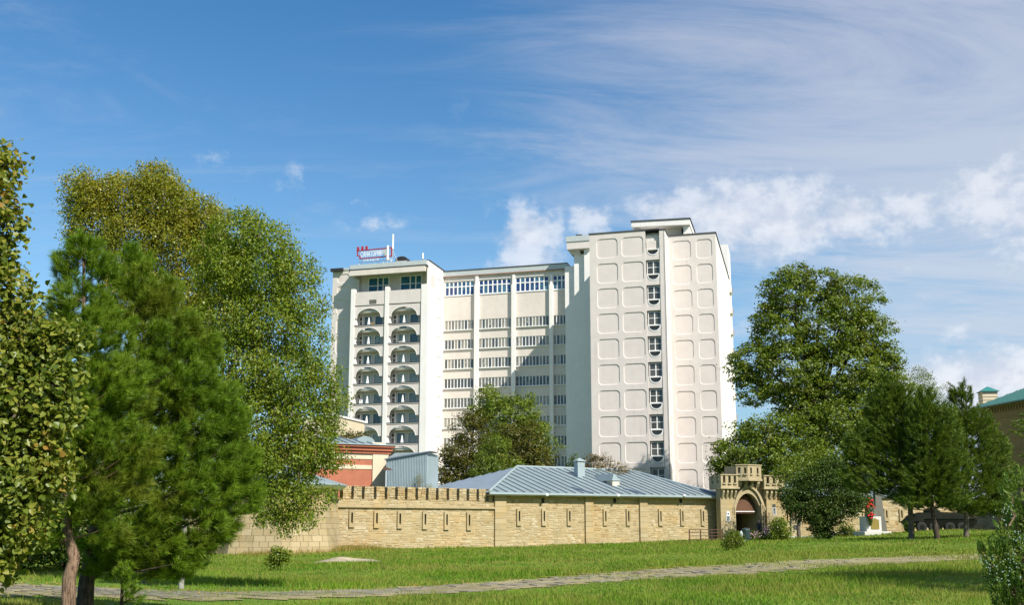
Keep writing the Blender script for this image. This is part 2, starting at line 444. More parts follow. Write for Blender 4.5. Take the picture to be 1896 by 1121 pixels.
# ------------------------------------------------------------------ mesh helpers
class MB:
    def __init__(s):
        s.v, s.f, s.m, s.t = [], [], [], []
        s.tint = None

    def add(s, vs, fs, mi=0, tint=None):
        b = len(s.v)
        s.v += [tuple(v) for v in vs]
        for f in fs:
            s.f.append(tuple(i + b for i in f))
            s.m.append(mi)
            s.t.append(0.5 if tint is None else tint)
        return s

    def box(s, x0, x1, y0, y1, z0, z1, mi=0, tint=None, bev=0.0):
        if bev <= 0:
            vs = [(x0, y0, z0), (x1, y0, z0), (x1, y1, z0), (x0, y1, z0), (x0, y0, z1), (x1, y0, z1), (x1, y1, z1), (x0, y1, z1)]
            return s.add(vs, [(0, 3, 2, 1), (4, 5, 6, 7), (0, 1, 5, 4), (1, 2, 6, 5), (2, 3, 7, 6), (3, 0, 4, 7)], mi, tint)
        b = bev
        vs = []
        for z, e in ((z0, b), (z0 + b, 0), (z1 - b, 0), (z1, b)):
            vs += [(x0 + e, y0 + e, z), (x1 - e, y0 + e, z), (x1 - e, y1 - e, z), (x0 + e, y1 - e, z)]
        fs = [(3, 2, 1, 0), (12, 13, 14, 15)]
        for k in range(3):
            for i in range(4):
                a, c = k * 4 + i, k * 4 + (i + 1) % 4
                fs.append((a, c, c + 4, a + 4))
        return s.add(vs, fs, mi, tint)

    def prism(s, outer, y0, y1, holes=(), mi=0, tint=None, caps=(True, True)):
        """outline (x, z) with holes, extruded from y0 (front) to y1 (back)"""
        loops = [[Vector((x, z, 0)) for x, z in outer]] + [[Vector((x, z, 0)) for x, z in h] for h in holes]
        flat = [p for lp in loops for p in lp]
        tri = tessellate_polygon(loops)
        n = len(flat)
        vs = [(p.x, y0, p.y) for p in flat] + [(p.x, y1, p.y) for p in flat]
        fs = []
        for t in tri:
            a, b, c = (flat[i] for i in t)
            cr = (b - a).cross(c - a).z
            t = tuple(t) if cr > 0 else tuple(reversed(t))
            if caps[0]:
                fs.append(t)                                  # x right, z up, front faces -y
            if caps[1]:
                fs.append(tuple(i + n for i in reversed(t)))
        b = 0
        for li, lp in enumerate(loops):
            k = len(lp)
            area = sum(lp[i].x * lp[(i + 1) % k].y - lp[(i + 1) % k].x * lp[i].y for i in range(k))
            ccw = area > 0
            if li > 0:
                ccw = not ccw
            for i in range(k):
                a, c = b + i, b + (i + 1) % k
                fs.append((c, a, a + n, c + n) if ccw else (a, c, c + n, a + n))
            b += k
        return s.add(vs, fs, mi, tint)

    def tube(s, pts, radii, sides=8, mi=0, tint=None, cap=True):
        pts = [Vector(p) for p in pts]
        n = len(pts)
        if isinstance(radii, (int, float)):
            radii = [radii] * n
        vs = []
        ref = Vector((0.31, 0.95, 0.05)).normalized()
        for i in range(n):
            d = (pts[min(i + 1, n - 1)] - pts[max(i - 1, 0)])
            d = d.normalized() if d.length > 1e-9 else Vector((0, 0, 1))
            a = d.cross(ref)
            if a.length < 0.1:
                a = d.cross(Vector((1, 0, 0)))
            a.normalize()
            b = d.cross(a)
            for k in range(sides):
                t = 2 * math.pi * k / sides
                vs.append(pts[i] + (a * math.cos(t) + b * math.sin(t)) * radii[i])
        fs = []
        for i in range(n - 1):
            for k in range(sides):
                a, b = i * sides + k, i * sides + (k + 1) % sides
                fs.append((a, a + sides, b + sides, b))
        if cap:
            fs.append(tuple(range(sides)))
            fs.append(tuple((n - 1) * sides + k for k in reversed(range(sides))))
        return s.add(vs, fs, mi, tint)

    def lathe(s, prof, cx=0, cy=0, seg=12, mi=0, a0=0.0, tint=None):
        vs, fs = [], []
        for r, z in prof:
            for k in range(seg):
                t = a0 + 2 * math.pi * k / seg
                vs.append((cx + r * math.cos(t), cy + r * math.sin(t), z))
        for i in range(len(prof) - 1):
            for k in range(seg):
                a, b = i * seg + k, i * seg + (k + 1) % seg
                fs.append((a, b, b + seg, a + seg))
        fs.append(tuple(reversed(range(seg))))
        fs.append(tuple((len(prof) - 1) * seg + k for k in range(seg)))
        return s.add(vs, fs, mi, tint)

    def mesh(s, name, mats, smooth=False):
        me = bpy.data.meshes.new(name)
        me.from_pydata(s.v, [], s.f)
        for m in mats:
            me.materials.append(m)
        if len(mats) > 1:
            me.polygons.foreach_set('material_index', s.m)
        if any(t != 0.5 for t in s.t):
            at_ = me.attributes.new('tint', 'FLOAT', 'FACE')
            at_.data.foreach_set('value', s.t)
        if smooth:
            me.polygons.foreach_set('use_smooth', [True] * len(s.f))
        me.update()
        return me

    def build(s, name, mats, parent=None, smooth=False, **props):
        if not isinstance(mats, (list, tuple)):
            mats = [mats]
        return link(name, s.mesh(name, mats, smooth), parent, **props)


def link(name, me, parent=None, **props):
    o = bpy.data.objects.new(name, me)
    COL.objects.link(o)
    if parent is not None:
        o.parent = parent
    for k, v in props.items():
        if v is not None:
            o[k] = v
    return o


def thing(name, label, cat, loc=(0, 0, 0), rz=0.0, group=None):
    o = bpy.data.objects.new(name, None)
    COL.objects.link(o)
    o.location = loc
    o.rotation_euler = (0, 0, rz)
    o['label'] = label
    o['category'] = cat
    if group:
        o['group'] = group
    o.empty_display_size = 0.2
    return o


def copy_tree(o, parent=None):
    c = o.copy()
    COL.objects.link(c)
    if parent is not None:
        c.parent = parent
    for ch in [x for x in bpy.data.objects if x.parent == o]:
        copy_tree(ch, c)
    return c


class Frame:
    """a vertical building plane: local x along it, local y into depth, z = world z"""
    def __init__(s, ox, oy, ang):
        s.o = Vector((ox, oy, 0))
        s.a = ang
        s.ux = Vector((math.cos(ang), math.sin(ang), 0))
        s.uy = Vector((-math.sin(ang), math.cos(ang), 0))

    def hit(s, px, py, yl=0.0):
        a, b = ray(px, py)
        d = Vector((a, 1, b))
        t = (yl - (Vector((0, 0, EYE)) - s.o).dot(s.uy)) / d.dot(s.uy)
        p = Vector((0, 0, EYE)) + d * t
        return (p - s.o).dot(s.ux), p.z

    def w(s, x, y, z):
        return s.o + s.ux * x + s.uy * y + Vector((0, 0, z))


# ------------------------------------------------------------------ terrain
GP = [(-60, 0, 0), (0, 0, 0), (60, 0, .3), (-10, 20, 0), (10, 20, 0), (0, 28, 0), (-30, 40, -.25), (0, 45, -.08), (14, 36, .12), (30, 45, .55),
      (-20, 79, -.65), (-35, 80, -.7), (-14.8, 86, -.40), (-8, 90, -.38), (-1.5, 96, -.38), (10, 102, -.2), (22, 109, .05), (31, 110, .35), (0, 70, -.2),
      (29, 75, .50), (33, 76, .80), (45, 80, 1.1), (44, 100, 1.1), (60, 60, 1.2), (40, 108, .8), (-60, 60, -.6), (0, 150, 0.2), (60, 150, .6), (-60, 150, 0), (20, 90, .02), (15, 60, .1), (-14, 60, -.35)]
GPA = np.array(GP)


def gz(x, y):
    x = np.asarray(x, float)
    y = np.asarray(y, float)
    d2 = (x[..., None] - GPA[:, 0]) ** 2 + (y[..., None] - GPA[:, 1]) ** 2 + 6.0
    w = d2 ** -1.6
    r = np.hypot(x, y - 80)
    fade = np.clip((r - 120) / 250, 0, 1)
    return (w * GPA[:, 2]).sum(-1) / w.sum(-1) * (1 - fade)


def g1(x, y):
    return float(gz(np.array([x]), np.array([y]))[0])


def ground_hit(px, py):
    a, b = ray(px, py)
    lo = 8.0
    Y = 8.0
    while Y < 400:
        if EYE + b * Y < g1(a * Y, Y):
            break
        lo = Y
        Y += 1.5
    hi = Y
    for _ in range(14):
        mid = (lo + hi) / 2
        if EYE + b * mid < g1(a * mid, mid):
            hi = mid
        else:
            lo = mid
    return a * hi, hi, g1(a * hi, hi)


def lawn_material():
    m = bpy.data.materials.new('lawn')
    m.use_nodes = True
    nt = m.node_tree
    B = NB(nt)
    bs = nt.nodes['Principled BSDF']
    bs.inputs['Roughness'].default_value = 0.95
    bs.inputs['Specular IOR Level'].default_value = 0.1
    geo = B.n('ShaderNodeNewGeometry')
    pos = geo.outputs['Position']
    n1 = B.noise(pos, 0.35, 5, 0.6)
    n2 = B.noise(pos, 6.0, 5, 0.6)
    c = B.mix(B.ss(n1, 0.35, 0.65), (0.09, 0.165, 0.02), (0.15, 0.22, 0.03))
    c = B.mix(B.m('MULTIPLY', B.ss(n2, 0.5, 0.75), 0.5), c, (0.16, 0.15, 0.06))
    B.l(c, bs.inputs['Base Color'])
    bp = B.n('ShaderNodeBump')
    bp.inputs['Strength'].default_value = 0.6
    bp.inputs['Distance'].default_value = 0.05
    B.l(n2, bp.inputs['Height'])
    B.l(bp.outputs[0], bs.inputs['Normal'])
    return m


def blade_material():
    m = bpy.data.materials.new('grass_blades')
    m.use_nodes = True
    nt = m.node_tree
    nt.nodes.clear()
    B = NB(nt)
    geo = B.n('ShaderNodeNewGeometry')
    pos = geo.outputs['Position']
    n1 = B.noise(pos, 0.35, 5, 0.6)
    n3 = B.noise(pos, 1.7, 4, 0.6)
    c = B.mix(B.ss(n1, 0.36, 0.64), (0.11, 0.22, 0.02), (0.20, 0.31, 0.032))
    rnd = geo.outputs['Random Per Island']
    c = B.mix(B.ss(rnd, 0.0, 0.6), (0.08, 0.165, 0.02), c)
    c = B.mix(B.m('MULTIPLY', B.ss(rnd, 0.86, 0.95), 0.8), c, (0.26, 0.25, 0.09))
    n4 = B.noise(pos, 0.16, 4, 0.6)
    dry = B.m('MULTIPLY', B.ss(B.m('ADD', B.m('MULTIPLY', n3, .55), B.m('MULTIPLY', n4, .5)), 0.47, 0.60), 0.75)
    sp = B.n('ShaderNodeSeparateXYZ')
    B.l(pos, sp.inputs[0])
    zone = B.m('MULTIPLY', B.m('MULTIPLY', B.ss(sp.outputs[0], 4, 13), B.ss(sp.outputs[1], 34, 40)), B.m('SUBTRACT', 1.0, B.ss(sp.outputs[1], 52, 66)))
    zone = B.m('MULTIPLY', zone, B.ss(n3, .3, .6))
    dry = B.m('MAXIMUM', dry, B.m('MULTIPLY', zone, .8))
    c = B.mix(dry, c, (0.29, 0.27, 0.075))
    c = B.mix(B.m('MULTIPLY', B.ss(B.noise(pos, 0.9, 4, .6), 0.5, 0.62), .35), c, (0.06, 0.15, 0.018))
    d = B.n('ShaderNodeBsdfDiffuse')
    t = B.n('ShaderNodeBsdfTranslucent')
    B.l(c, d.inputs['Color'])
    B.l(B.mix(1.0, c, (1.3, 1.3, 0.5), 'MULTIPLY'), t.inputs['Color'])
    mx = B.n('ShaderNodeMixShader')
    mx.inputs[0].default_value = 0.35
    B.l(d.outputs[0], mx.inputs[1])
    B.l(t.outputs[0], mx.inputs[2])
    out = B.n('ShaderNodeOutputMaterial')
    B.l(mx.outputs[0], out.inputs[0])
    return m


M['lawn'] = lawn_material()
M['blades'] = blade_material()
M['paving'] = mat('worn_paving', (0.27, 0.255, 0.225), 0.9, 0.2, 3, 0.5, 14, tint=[(0, (0.17, 0.155, 0.115)), (0.5, (0.22, 0.20, 0.15)), (1, (0.27, 0.245, 0.19))])
M['path_bed'] = mat('path_bed', (0.26, 0.225, 0.12), 0.95, 0.35, 1.2, 0.6, 14)


def build_ground():
    xs = np.unique(np.concatenate([np.linspace(-3000, -120, 14), np.linspace(-120, 120, 121), np.linspace(120, 3000, 14)]))
    ys = np.unique(np.concatenate([np.linspace(-300, -10, 8), np.linspace(-10, 170, 121), np.linspace(170, 4500, 16)]))
    X, Y = np.meshgrid(xs, ys)
    Z = gz(X, Y)
    v = np.stack([X, Y, Z], -1).reshape(-1, 3)
    nx, ny = len(xs), len(ys)
    f = [(j * nx + i, j * nx + i + 1, (j + 1) * nx + i + 1, (j + 1) * nx + i) for j in range(ny - 1) for i in range(nx - 1)]
    me = bpy.data.meshes.new('ground')
    me.from_pydata([tuple(p) for p in v], [], f)
    me.polygons.foreach_set('use_smooth', [True] * len(f))
    me.materials.append(M['lawn'])
    link('ground', me, kind='structure')


build_ground()
PATH_UP = [(-150, 1078), (150, 1089), (380, 1099), (580, 1096), (741, 1090), (881, 1082), (1000, 1073), (1140, 1061), (1280, 1051), (1400, 1044), (1500, 1039), (1650, 1033), (1800, 1027), (1960, 1020)]
PATH_LO = [(-150, 1105), (150, 1112), (380, 1116), (600, 1112), (741, 1106), (880, 1099), (1000, 1091), (1140, 1079), (1280, 1072), (1400, 1066), (1500, 1057), (1650, 1046), (1800, 1038), (1960, 1030)]
up = np.array([ground_hit(*p) for p in PATH_UP])
lo = np.array([ground_hit(*p) for p in PATH_LO])


def resample(a, n):
    d = np.r_[0, np.cumsum(np.hypot(*(np.diff(a[:, :2], axis=0).T)))]
    t = np.linspace(0, d[-1], n)
    return np.stack([np.interp(t, d, a[:, k]) for k in range(3)], -1)


NPATH = 120
upr, lor = resample(up, NPATH), resample(lo, NPATH)
upr, lor = upr, lor * .94 + upr * .06
vs, fs = [], []
for i in range(NPATH):
    for k in range(5):
        kk = k / 4 + (.10 * math.sin(i * 2.7) + .07 * math.sin(i * 1.3 + 2) if k in (0, 4) else 0) * (1 if k == 0 else -1)
        p = upr[i] * (1 - kk) + lor[i] * kk
        vs.append((p[0], p[1], g1(p[0], p[1]) + 0.02))
for i in range(NPATH - 1):
    for k in range(4):
        a = i * 5 + k
        fs.append((a, a + 1, a + 6, a + 5))
me = bpy.data.meshes.new('path')
me.from_pydata(vs, [], [tuple(reversed(f)) for f in fs])
me.materials.append(M['path_bed'])
link('path', me, kind='structure')


def path_param(x, y):
    """0..1 across the path when inside, else outside; along-index"""
    mid = (upr + lor) / 2
    d = (x[:, None] - mid[None, :, 0]) ** 2 + (y[:, None] - mid[None, :, 1]) ** 2
    i = d.argmin(1)
    a, b = lor[i, :2], upr[i, :2]
    ab = b - a
    t = ((x - a[:, 0]) * ab[:, 0] + (y - a[:, 1]) * ab[:, 1]) / (ab ** 2).sum(1)
    perp = np.abs((x - a[:, 0]) * ab[:, 1] - (y - a[:, 1]) * ab[:, 0]) / np.sqrt((ab ** 2).sum(1))
    t = np.where(perp > 3.0, 9, t)
    return t


# paving slabs, worn and sunken: the many small ones as one sheet of separate slabs
def build_paving():
    mb = MB()
    L = np.r_[0, np.cumsum(np.hypot(*(np.diff(upr[:, :2], axis=0).T)))]
    total = L[-1]
    s = 0.0
    mid = (upr + lor) / 2
    while s < total - 0.5:
        i = np.searchsorted(L, s)
        i = min(max(i, 1), NPATH - 1)
        a, b = lor[i, :2], upr[i, :2]
        W = np.hypot(*(b - a))
        dr = (b - a) / W
        tv = (mid[i, :2] - mid[i - 1, :2])
        tv = tv / np.hypot(*tv)
        base = a + tv * (s - L[i])
        step = 0.42
        t = random.uniform(0, .2)
        while t < W - 0.15:
            w = random.uniform(0.22, 0.5)
            edge = min(t, W - t) / W
            ovr = min(1, max(0, (base[0] - 3) / 7))
            pn = math.sin(base[0] * 1.1 + t * 2.3) * math.sin(base[1] * .9 - t * 1.7 + 1)
            if random.random() < (0.74 if edge > 0.18 else 0.22) * (1 - .75 * ovr) * (1 if pn > -.1 else .25):
                p0 = base + dr * t
                p1 = base + dr * (t + w - 0.03)
                q = tv * (step - 0.03)
                zz = g1(*p0) + 0.035 + random.uniform(-.012, .008)
                pts = [p0, p0 + q, p1 + q, p1]
                pts = [(p[0] + random.uniform(-.015, .015), p[1] + random.uniform(-.015, .015)) for p in pts]
                vs = [(x, y, zz - 0.06) for x, y in pts] + [(x, y, zz + random.uniform(-.006, .006)) for x, y in pts]
                mb.add(vs, [(4, 7, 6, 5), (0, 1, 5, 4), (1, 2, 6, 5), (2, 3, 7, 6), (3, 0, 4, 7)], 0, random.random() * .98)
            t += w
        s += step
    # orient top faces upward
    mb.f = [tuple(reversed(f)) if False else f for f in mb.f]
    mb.build('paving_stones', M['paving'], kind='stuff', label='worn grey paving slabs of the path across the lawn')


build_paving()


def build_grass():
    N = 400000
    u = rng.random(N)
    Yd = 15.0 * (125 / 15.0) ** (u ** 0.92)
    ang = rng.uniform(-0.62, 0.62, N)
    x = Yd * ang
    y = Yd
    t = path_param(x, y)
    over = np.clip((x - 3) / 7, 0, 1)
    rag = .10 * np.sin(x * 1.7 + y) + .08 * np.sin(x * 4.3 - y * 2.1) + .05 * np.sin(x * 9.1)
    inside = (t > 0.0 + rag + .1 * over) & (t < 1.0 - rag - .06 * over)
    n = rng.random(N)
    patch = np.sin(x * 1.9 + np.sin(y * 1.3)) * np.sin(y * 2.3 + x) + .5 * np.sin(x * 5.1 + 2 * np.sin(y * 3.7))
    keep = (~inside) | (n < 0.30 + 0.5 * (patch > 0.1) + .42 * over + .6 * np.clip(.22 - np.minimum(t, 1 - t), 0, 1))
    # thin grass over the trodden dry patches
    keep &= ~((np.abs(patch) < 0.06) & (n < .5))
    m0, m1 = ground_hit(630, 1043)[:2]
    keep &= ((((x - m0) / 1.9) ** 2 + ((y - m1) / 1.0) ** 2) > 1) | (n < .06)
    tr0, tr1 = np.array(ground_hit(700, 1043)[:2]), np.array(ground_hit(1120, 1026)[:2])
    d = tr1 - tr0
    tt = np.clip(((x - tr0[0]) * d[0] + (y - tr0[1]) * d[1]) / (d ** 2).sum(), 0, 1)
    dist = np.hypot(x - tr0[0] - tt * d[0], y - tr0[1] - tt * d[1])
    keep &= ~((dist < 0.45) & (n < 0.82))
    # outside walls only
    x, y, inside = x[keep], y[keep], inside[keep]
    N = len(x)
    z = gz(x, y)
    lod = np.clip(y / 26.0, 1, 4.2)
    tall = 1 + 0.8 * np.clip(np.sin(x * .45 + 1.3) * np.sin(y * .38), -0.6, 1)
    h = rng.uniform(0.045, 0.13, N) * tall * (1 + (lod - 1) * 0.16)
    h = np.where(inside, h * 0.62, h)
    weed = rng.random(N) < 0.012
    h = np.where(weed, h * 2.2, h)
    w = 0.011 * lod * rng.uniform(0.7, 1.4, N)
    a = rng.uniform(0, math.pi * 2, N)
    la = rng.uniform(0, math.pi * 2, N)
    ln = rng.uniform(0.1, 0.7, N) * h
    v = np.empty((N, 3, 3))
    v[:, 0] = np.stack([x - np.cos(a) * w, y - np.sin(a) * w, z], -1)
    v[:, 1] = np.stack([x + np.cos(a) * w, y + np.sin(a) * w, z], -1)
    v[:, 2] = np.stack([x + np.cos(la) * ln, y + np.sin(la) * ln, z + h], -1)
    np_mesh('grass', v.reshape(-1, 3), 3, M['blades'], None, kind='stuff', label='short green lawn grass with dry patches and taller weeds')


def np_mesh(name, v, k, material, parent, **props):
    """v: (n*k, 3) array, every k vertices form one polygon"""
    me = bpy.data.meshes.new(name)
    nv = len(v)
    nf = nv // k
    me.vertices.add(nv)
    me.vertices.foreach_set('co', np.ascontiguousarray(v, dtype=np.float32).ravel())
    me.loops.add(nv)
    me.loops.foreach_set('vertex_index', np.arange(nv, dtype=np.int32))
    me.polygons.add(nf)
    me.polygons.foreach_set('loop_start', np.arange(0, nv, k, dtype=np.int32))
    me.polygons.foreach_set('loop_total', np.full(nf, k, dtype=np.int32))
    me.materials.append(material)
    me.update()
    me.validate()
    return link(name, me, parent, **props)


build_grass()
print('ground', round(time.time() - T0, 1))

# fallen leaves along the path edge and the dry mound
def build_mound():
    cx, cy, cz = ground_hit(632, 1044)
    mb = MB()
    vs, fs = [], []
    R, K = 5, 18
    for r in range(R + 1):
        for k in range(K):
            t = 2 * math.pi * k / K
            rr = r / R * (1 + .18 * math.sin(3 * t + 1) + .1 * math.sin(5 * t))
            x, y = cx + 2.1 * rr * math.cos(t), cy + 1.1 * rr * math.sin(t)
            vs.append((x, y, g1(x, y) - .01 + 0.24 * max(0, 1 - (r / R) ** 1.3) * (1 + .4 * math.sin(t * 2)) + random.uniform(-.03, .03)))
    for r in range(R):
        for k in range(K):
            a, b = r * K + k, r * K + (k + 1) % K
            fs.append((a, a + K, b + K, b))
    mb.add(vs, fs)
    mb.build('earth_mound', M['soil'], smooth=True, kind='structure')


build_mound()


def build_fallen():
    N = 1500
    i = rng.integers(4, NPATH - 30, N)
    side = rng.normal(1.0, 0.13, N)
    p = lor[i] * (1 - side)[:, None] + upr[i] * side[:, None]
    x = p[:, 0] + rng.normal(0, .25, N)
    y = p[:, 1] + rng.normal(0, .2, N)
    z = gz(x, y) + rng.uniform(.03, .07, N)
    s = rng.uniform(.02, .05, N)
    n = rng.normal(0, 1, (N, 3))
    n[:, 2] = np.abs(n[:, 2]) + 1
    v = leaf_quads(np.stack([x, y, z], -1), n, s, s * .8)
    np_mesh('fallen_leaves', v, 4, leaf_mat('fallen_leaf', [(.22, .12, .04), (.32, .20, .07), (.2, .15, .05)], .1), None, kind='stuff', label='yellow and brown fallen leaves along the far edge of the path')


def leaf_quads(c, nrm, L, W, fold=0.25, tipdir=None):
    N = len(c)
    nrm = nrm / np.linalg.norm(nrm, axis=1, keepdims=True)
    t = rng.normal(0, 1, (N, 3)) if tipdir is None else tipdir + rng.normal(0, .35, (N, 3))
    t -= (t * nrm).sum(1, keepdims=True) * nrm
    t /= np.linalg.norm(t, axis=1, keepdims=True) + 1e-9
    s = np.cross(nrm, t)
    L = np.broadcast_to(L, (N,))[:, None]
    W = np.broadcast_to(W, (N,))[:, None]
    v = np.empty((N, 4, 3))
    v[:, 0] = c - t * L * .5
    v[:, 1] = c + s * W * .5 - t * L * .05 + nrm * W * fold
    v[:, 2] = c + t * L * .5
    v[:, 3] = c - s * W * .5 - t * L * .05 + nrm * W * fold
    return v.reshape(-1, 3)


build_fallen()

# ------------------------------------------------------------------ HOTEL
HA = math.radians(-15.5)
o0 = at(1094.5, 700, 143.0)
H = Frame(o0.x, o0.y, HA)
hotel = thing('hotel_building', 'tall beige and white hotel with arched balconies and red roof sign, behind the fort', 'building', (H.o.x, H.o.y, 0), HA)
YC = 15.0                                   # depth of the long middle front behind the tower front
XL_corner = H.hit(820.5, 640, YC)[0]        # where the left block's side wall meets the middle front
# depth of the left block front: same local x seen at px 791
YLf = YC
for k in range(400):
    yy = YC - 0.05 * k
    if H.hit(792.0, 640, yy)[0] >= XL_corner:
        break
    YLf = yy
print('hotel left block front y', YLf, 'x', XL_corner)
Z0 = -1.0


def rrect(x0, x1, z0, z1, r, n=4):
    pts = []
    for cx, cz, a in ((x1 - r, z1 - r, 0), (x0 + r, z1 - r, 90), (x0 + r, z0 + r, 180), (x1 - r, z0 + r, 270)):
        for k in range(n + 1):
            t = math.radians(a + 90 * k / n)
            pts.append((cx + r * math.cos(t), cz + r * math.sin(t)))
    return pts


def rect(x0, x1, z0, z1):
    return [(x0, z0), (x1, z0), (x1, z1), (x0, z1)]


def sunk_panel(mb, x0, x1, z0, z1, r, y, d=0.16, e=0.07):
    """a shallow tray behind a rounded opening: sloping rim and flat back"""
    o = rrect(x0, x1, z0, z1, r)
    i = rrect(x0 + e, x1 - e, z0 + e, z1 - e, r * .9)
    n = len(o)
    vs = [(a, y, b) for a, b in o] + [(a, y + d, b) for a, b in i]
    fs = [(k, (k + 1) % n, n + (k + 1) % n, n + k) for k in range(n)] + [tuple(range(n, 2 * n))]
    mb.add(vs, fs)


def panel_wall(parent, x0, x1, z0, z1, y, cols, rows, r=0.55, t=0.3, m='plaster', depth=0.09, flip=None, pm='plaster_panel'):
    """wall slab with rounded rectangular trays; each tray a part of its own"""
    holes = []
    cells = []
    for (a, b) in cols:
        for (c, d) in rows:
            if c < z0 + .05 or d > z1 - .05:
                continue
            holes.append(rrect(a, b, c, d, r))
            cells.append((a, b, c, d))
    mb = MB()
    mb.prism(rect(x0, x1, z0, z1), y, y + t, holes)
    w = mb.build('wall', M[m], parent)
    if flip:
        w.matrix_local = flip
    share = {}
    for (a, b, c, d) in cells:
        key = (round(b - a, 2), round(d - c, 2))
        if key not in share:
            q = MB()
            sunk_panel(q, 0, b - a, 0, d - c, r, 0, depth)
            share[key] = q.mesh('wall_panel', [M[pm]])
        p = link('wall_panel', share[key], parent)
        mm = Matrix.Translation((a, y + 0.001, c))
        p.matrix_local = (flip @ mm) if flip else mm
    return w


# --- right tower
pr = [442, 487.3, 533, 579, 625.7, 673, 721, 770.5, 819.5, 869.5]
prz = [H.hit(1125, p, 0)[1] for p in pr]
pitch = (prz[0] - prz[9]) / 9
zt = [prz[0] - k * pitch for k in range(13)]
pitch_row = pitch
prow = [(z - 36.5 / 46.5 * pitch, z) for z in zt]
TX1 = H.hit(1235.5, 640, 0)[0]
xc = lambda p, y=0: H.hit(p, 640, y)[0]
ZTOP_T = H.hit(1147, 430.5, 0)[1]
panel_wall(hotel, 0, xc(1199), Z0, ZTOP_T, 0, [(xc(1107), xc(1146.5)), (xc(1154), xc(1195))], prow)
# pier right of the stair recess
PX0 = xc(1225.5)
ZTP = H.hit(1230, 425.5, 0)[1]
MB().box(PX0, TX1, 0.0, 3.2, Z0, ZTP, bev=0.04).build('stair_pier', M['plaster'], hotel)
# narrow side face right of the pier, down to the set-back plane
Y2 = 4.4
X2a = TX1
MB().box(X2a - 0.6, X2a + 0.003, 3.2, Y2 + .5, Z0, ZTP - .02).build('pier_side', M['white'], hotel)
# side-face relief ticks: small trays on the side wall
pw_rows = [(a, b) for a, b in prow]
SIDE = Matrix.Translation((X2a + 0.02, 0.0, 0)) @ Matrix.Rotation(math.radians(90), 4, 'Z')
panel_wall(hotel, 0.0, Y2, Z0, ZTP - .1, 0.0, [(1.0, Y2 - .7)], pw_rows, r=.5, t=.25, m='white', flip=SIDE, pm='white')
# second plane
X2b = H.hit(1331.5, 640, Y2)[0]
ZTOP2 = H.hit(1290, 434, Y2)[1]
zq = [H.hit(1265, p, Y2)[1] for p in (445.5, 821)]
pit2 = (zq[0] - zq[1]) / 8
prow2 = [(zq[0] - k * pit2 - .775 * pit2, zq[0] - k * pit2) for k in range(12)]
panel_wall(hotel, X2a + .024, X2b, Z0, ZTOP2, Y2, [(H.hit(1249, 640, Y2)[0], H.hit(1284.5, 640, Y2)[0]), (H.hit(1294, 640, Y2)[0], H.hit(1324.5, 640, Y2)[0])], prow2)
# right side wall, bright
DEEP = 8.8
for k in range(200):
    if H.hit(1353, 640, Y2 + k * .1)[0] >= X2b or k > 180:
        pass
yy = Y2
while H.hit(1354, 640, yy)[0] > X2b and yy < 60:
    yy += 0.1
YR = yy
print('right side wall depth', YR - Y2)
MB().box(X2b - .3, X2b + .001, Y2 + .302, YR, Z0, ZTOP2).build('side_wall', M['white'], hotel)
# wing behind, with balconies seen from the side
xw = H.hit(1363.5, 640, YR + 2)[0]
ZW = H.hit(1355, 452, YR)[1]
MB().box(X2b - 6, X2b - .05, YR + .003, YR + 7, Z0, ZW).build('rear_wing', M['white'], hotel)
for k in range(12):
    z = prow2[0][1] - k * pit2 + .3
    b = MB()
    b.prism([(0, 0), (.4, 0), (.4, 1.15), (0, 1.15)], YR + .6, YR + .72)
    b.box(0, .38, YR + .72, YR + 3.2, 0, .16)
    b.box(.33, .4, YR + .72, YR + 3.2, .16, 1.05, 1)
    bb = b.build('rear_balcony', [M['white'], M['maroon']], hotel)
    bb.location = (X2b - .04, 0, z - 1.6)
# stair recess
RX0, RX1 = xc(1199) + .002, PX0 - .002
MB().box(RX0, RX1, 1.0, 1.3, Z0, ZTOP_T - .6).build('recess_wall', M['plaster'], hotel)
wtop = [H.hit(1212, p, .5)[1] for p in (484.5, 579 + 46.5 * 0 - 4.5, 670.5 - 4)]
sw0 = H.hit(1212, 484.5, .6)[1]
win_m = {}
wW = RX1 - RX0
wx0, wx1 = RX0 + .12, RX1 - .05
fr = MB()
wh = pitch * 24 / 46.5
fr.prism(rect(0, wx1 - wx0, 0, wh), 0, .12, [rect(.09, (wx1 - wx0) / 2 - .07, .08, wh * .52 - .04), rect((wx1 - wx0) / 2 + .07, wx1 - wx0 - .09, .08, wh * .52 - .04),
                                          rect(.09, (wx1 - wx0) / 2 - .07, wh * .52 + .04, wh - .08), rect((wx1 - wx0) / 2 + .07, wx1 - wx0 - .09, wh * .52 + .04, wh - .08)])
frm = fr.mesh('stair_window', [M['white_paint']])
pq = MB()
pq.box(0, (wx1 - wx0) / 2 - .16, 0, .02, 0, wh * .52 - .12)
pane_m = pq.mesh('pane', [M['glass_grey']])
sp = MB()
shh = pitch - wh - .18
sw = RX1 - RX0 + .15
cxm = (wx0 + wx1) / 2 - RX0 + .15
rr = (wx1 - wx0) * .41
half = [(cxm + rr * math.cos(t), shh - .12 - rr * .92 * math.sin(t)) for t in np.linspace(0, math.pi, 13)]
sp.prism(rect(0, sw - .02, 0, shh), -.42, -.12, [half])
spm = sp.mesh('stair_spandrel', [M['plaster']])
rimq = MB()
o_ = [(cxm + rr * 1.16 * math.cos(t), shh - .12 - rr * 1.1 * math.sin(t) + .0) for t in np.linspace(0, math.pi, 13)]
oo = [(cxm - rr * 1.16, shh - .02), (cxm + rr * 1.16, shh - .02)] + o_[1:-1]
rimq.prism([(cxm - rr * 1.16, shh - .01)] + list(reversed(o_)) + [(cxm + rr * 1.16, shh - .01)], -.47, -.422, [half])
rimm = rimq.mesh('half_round_rim', [M['white_paint']])
glq = MB()
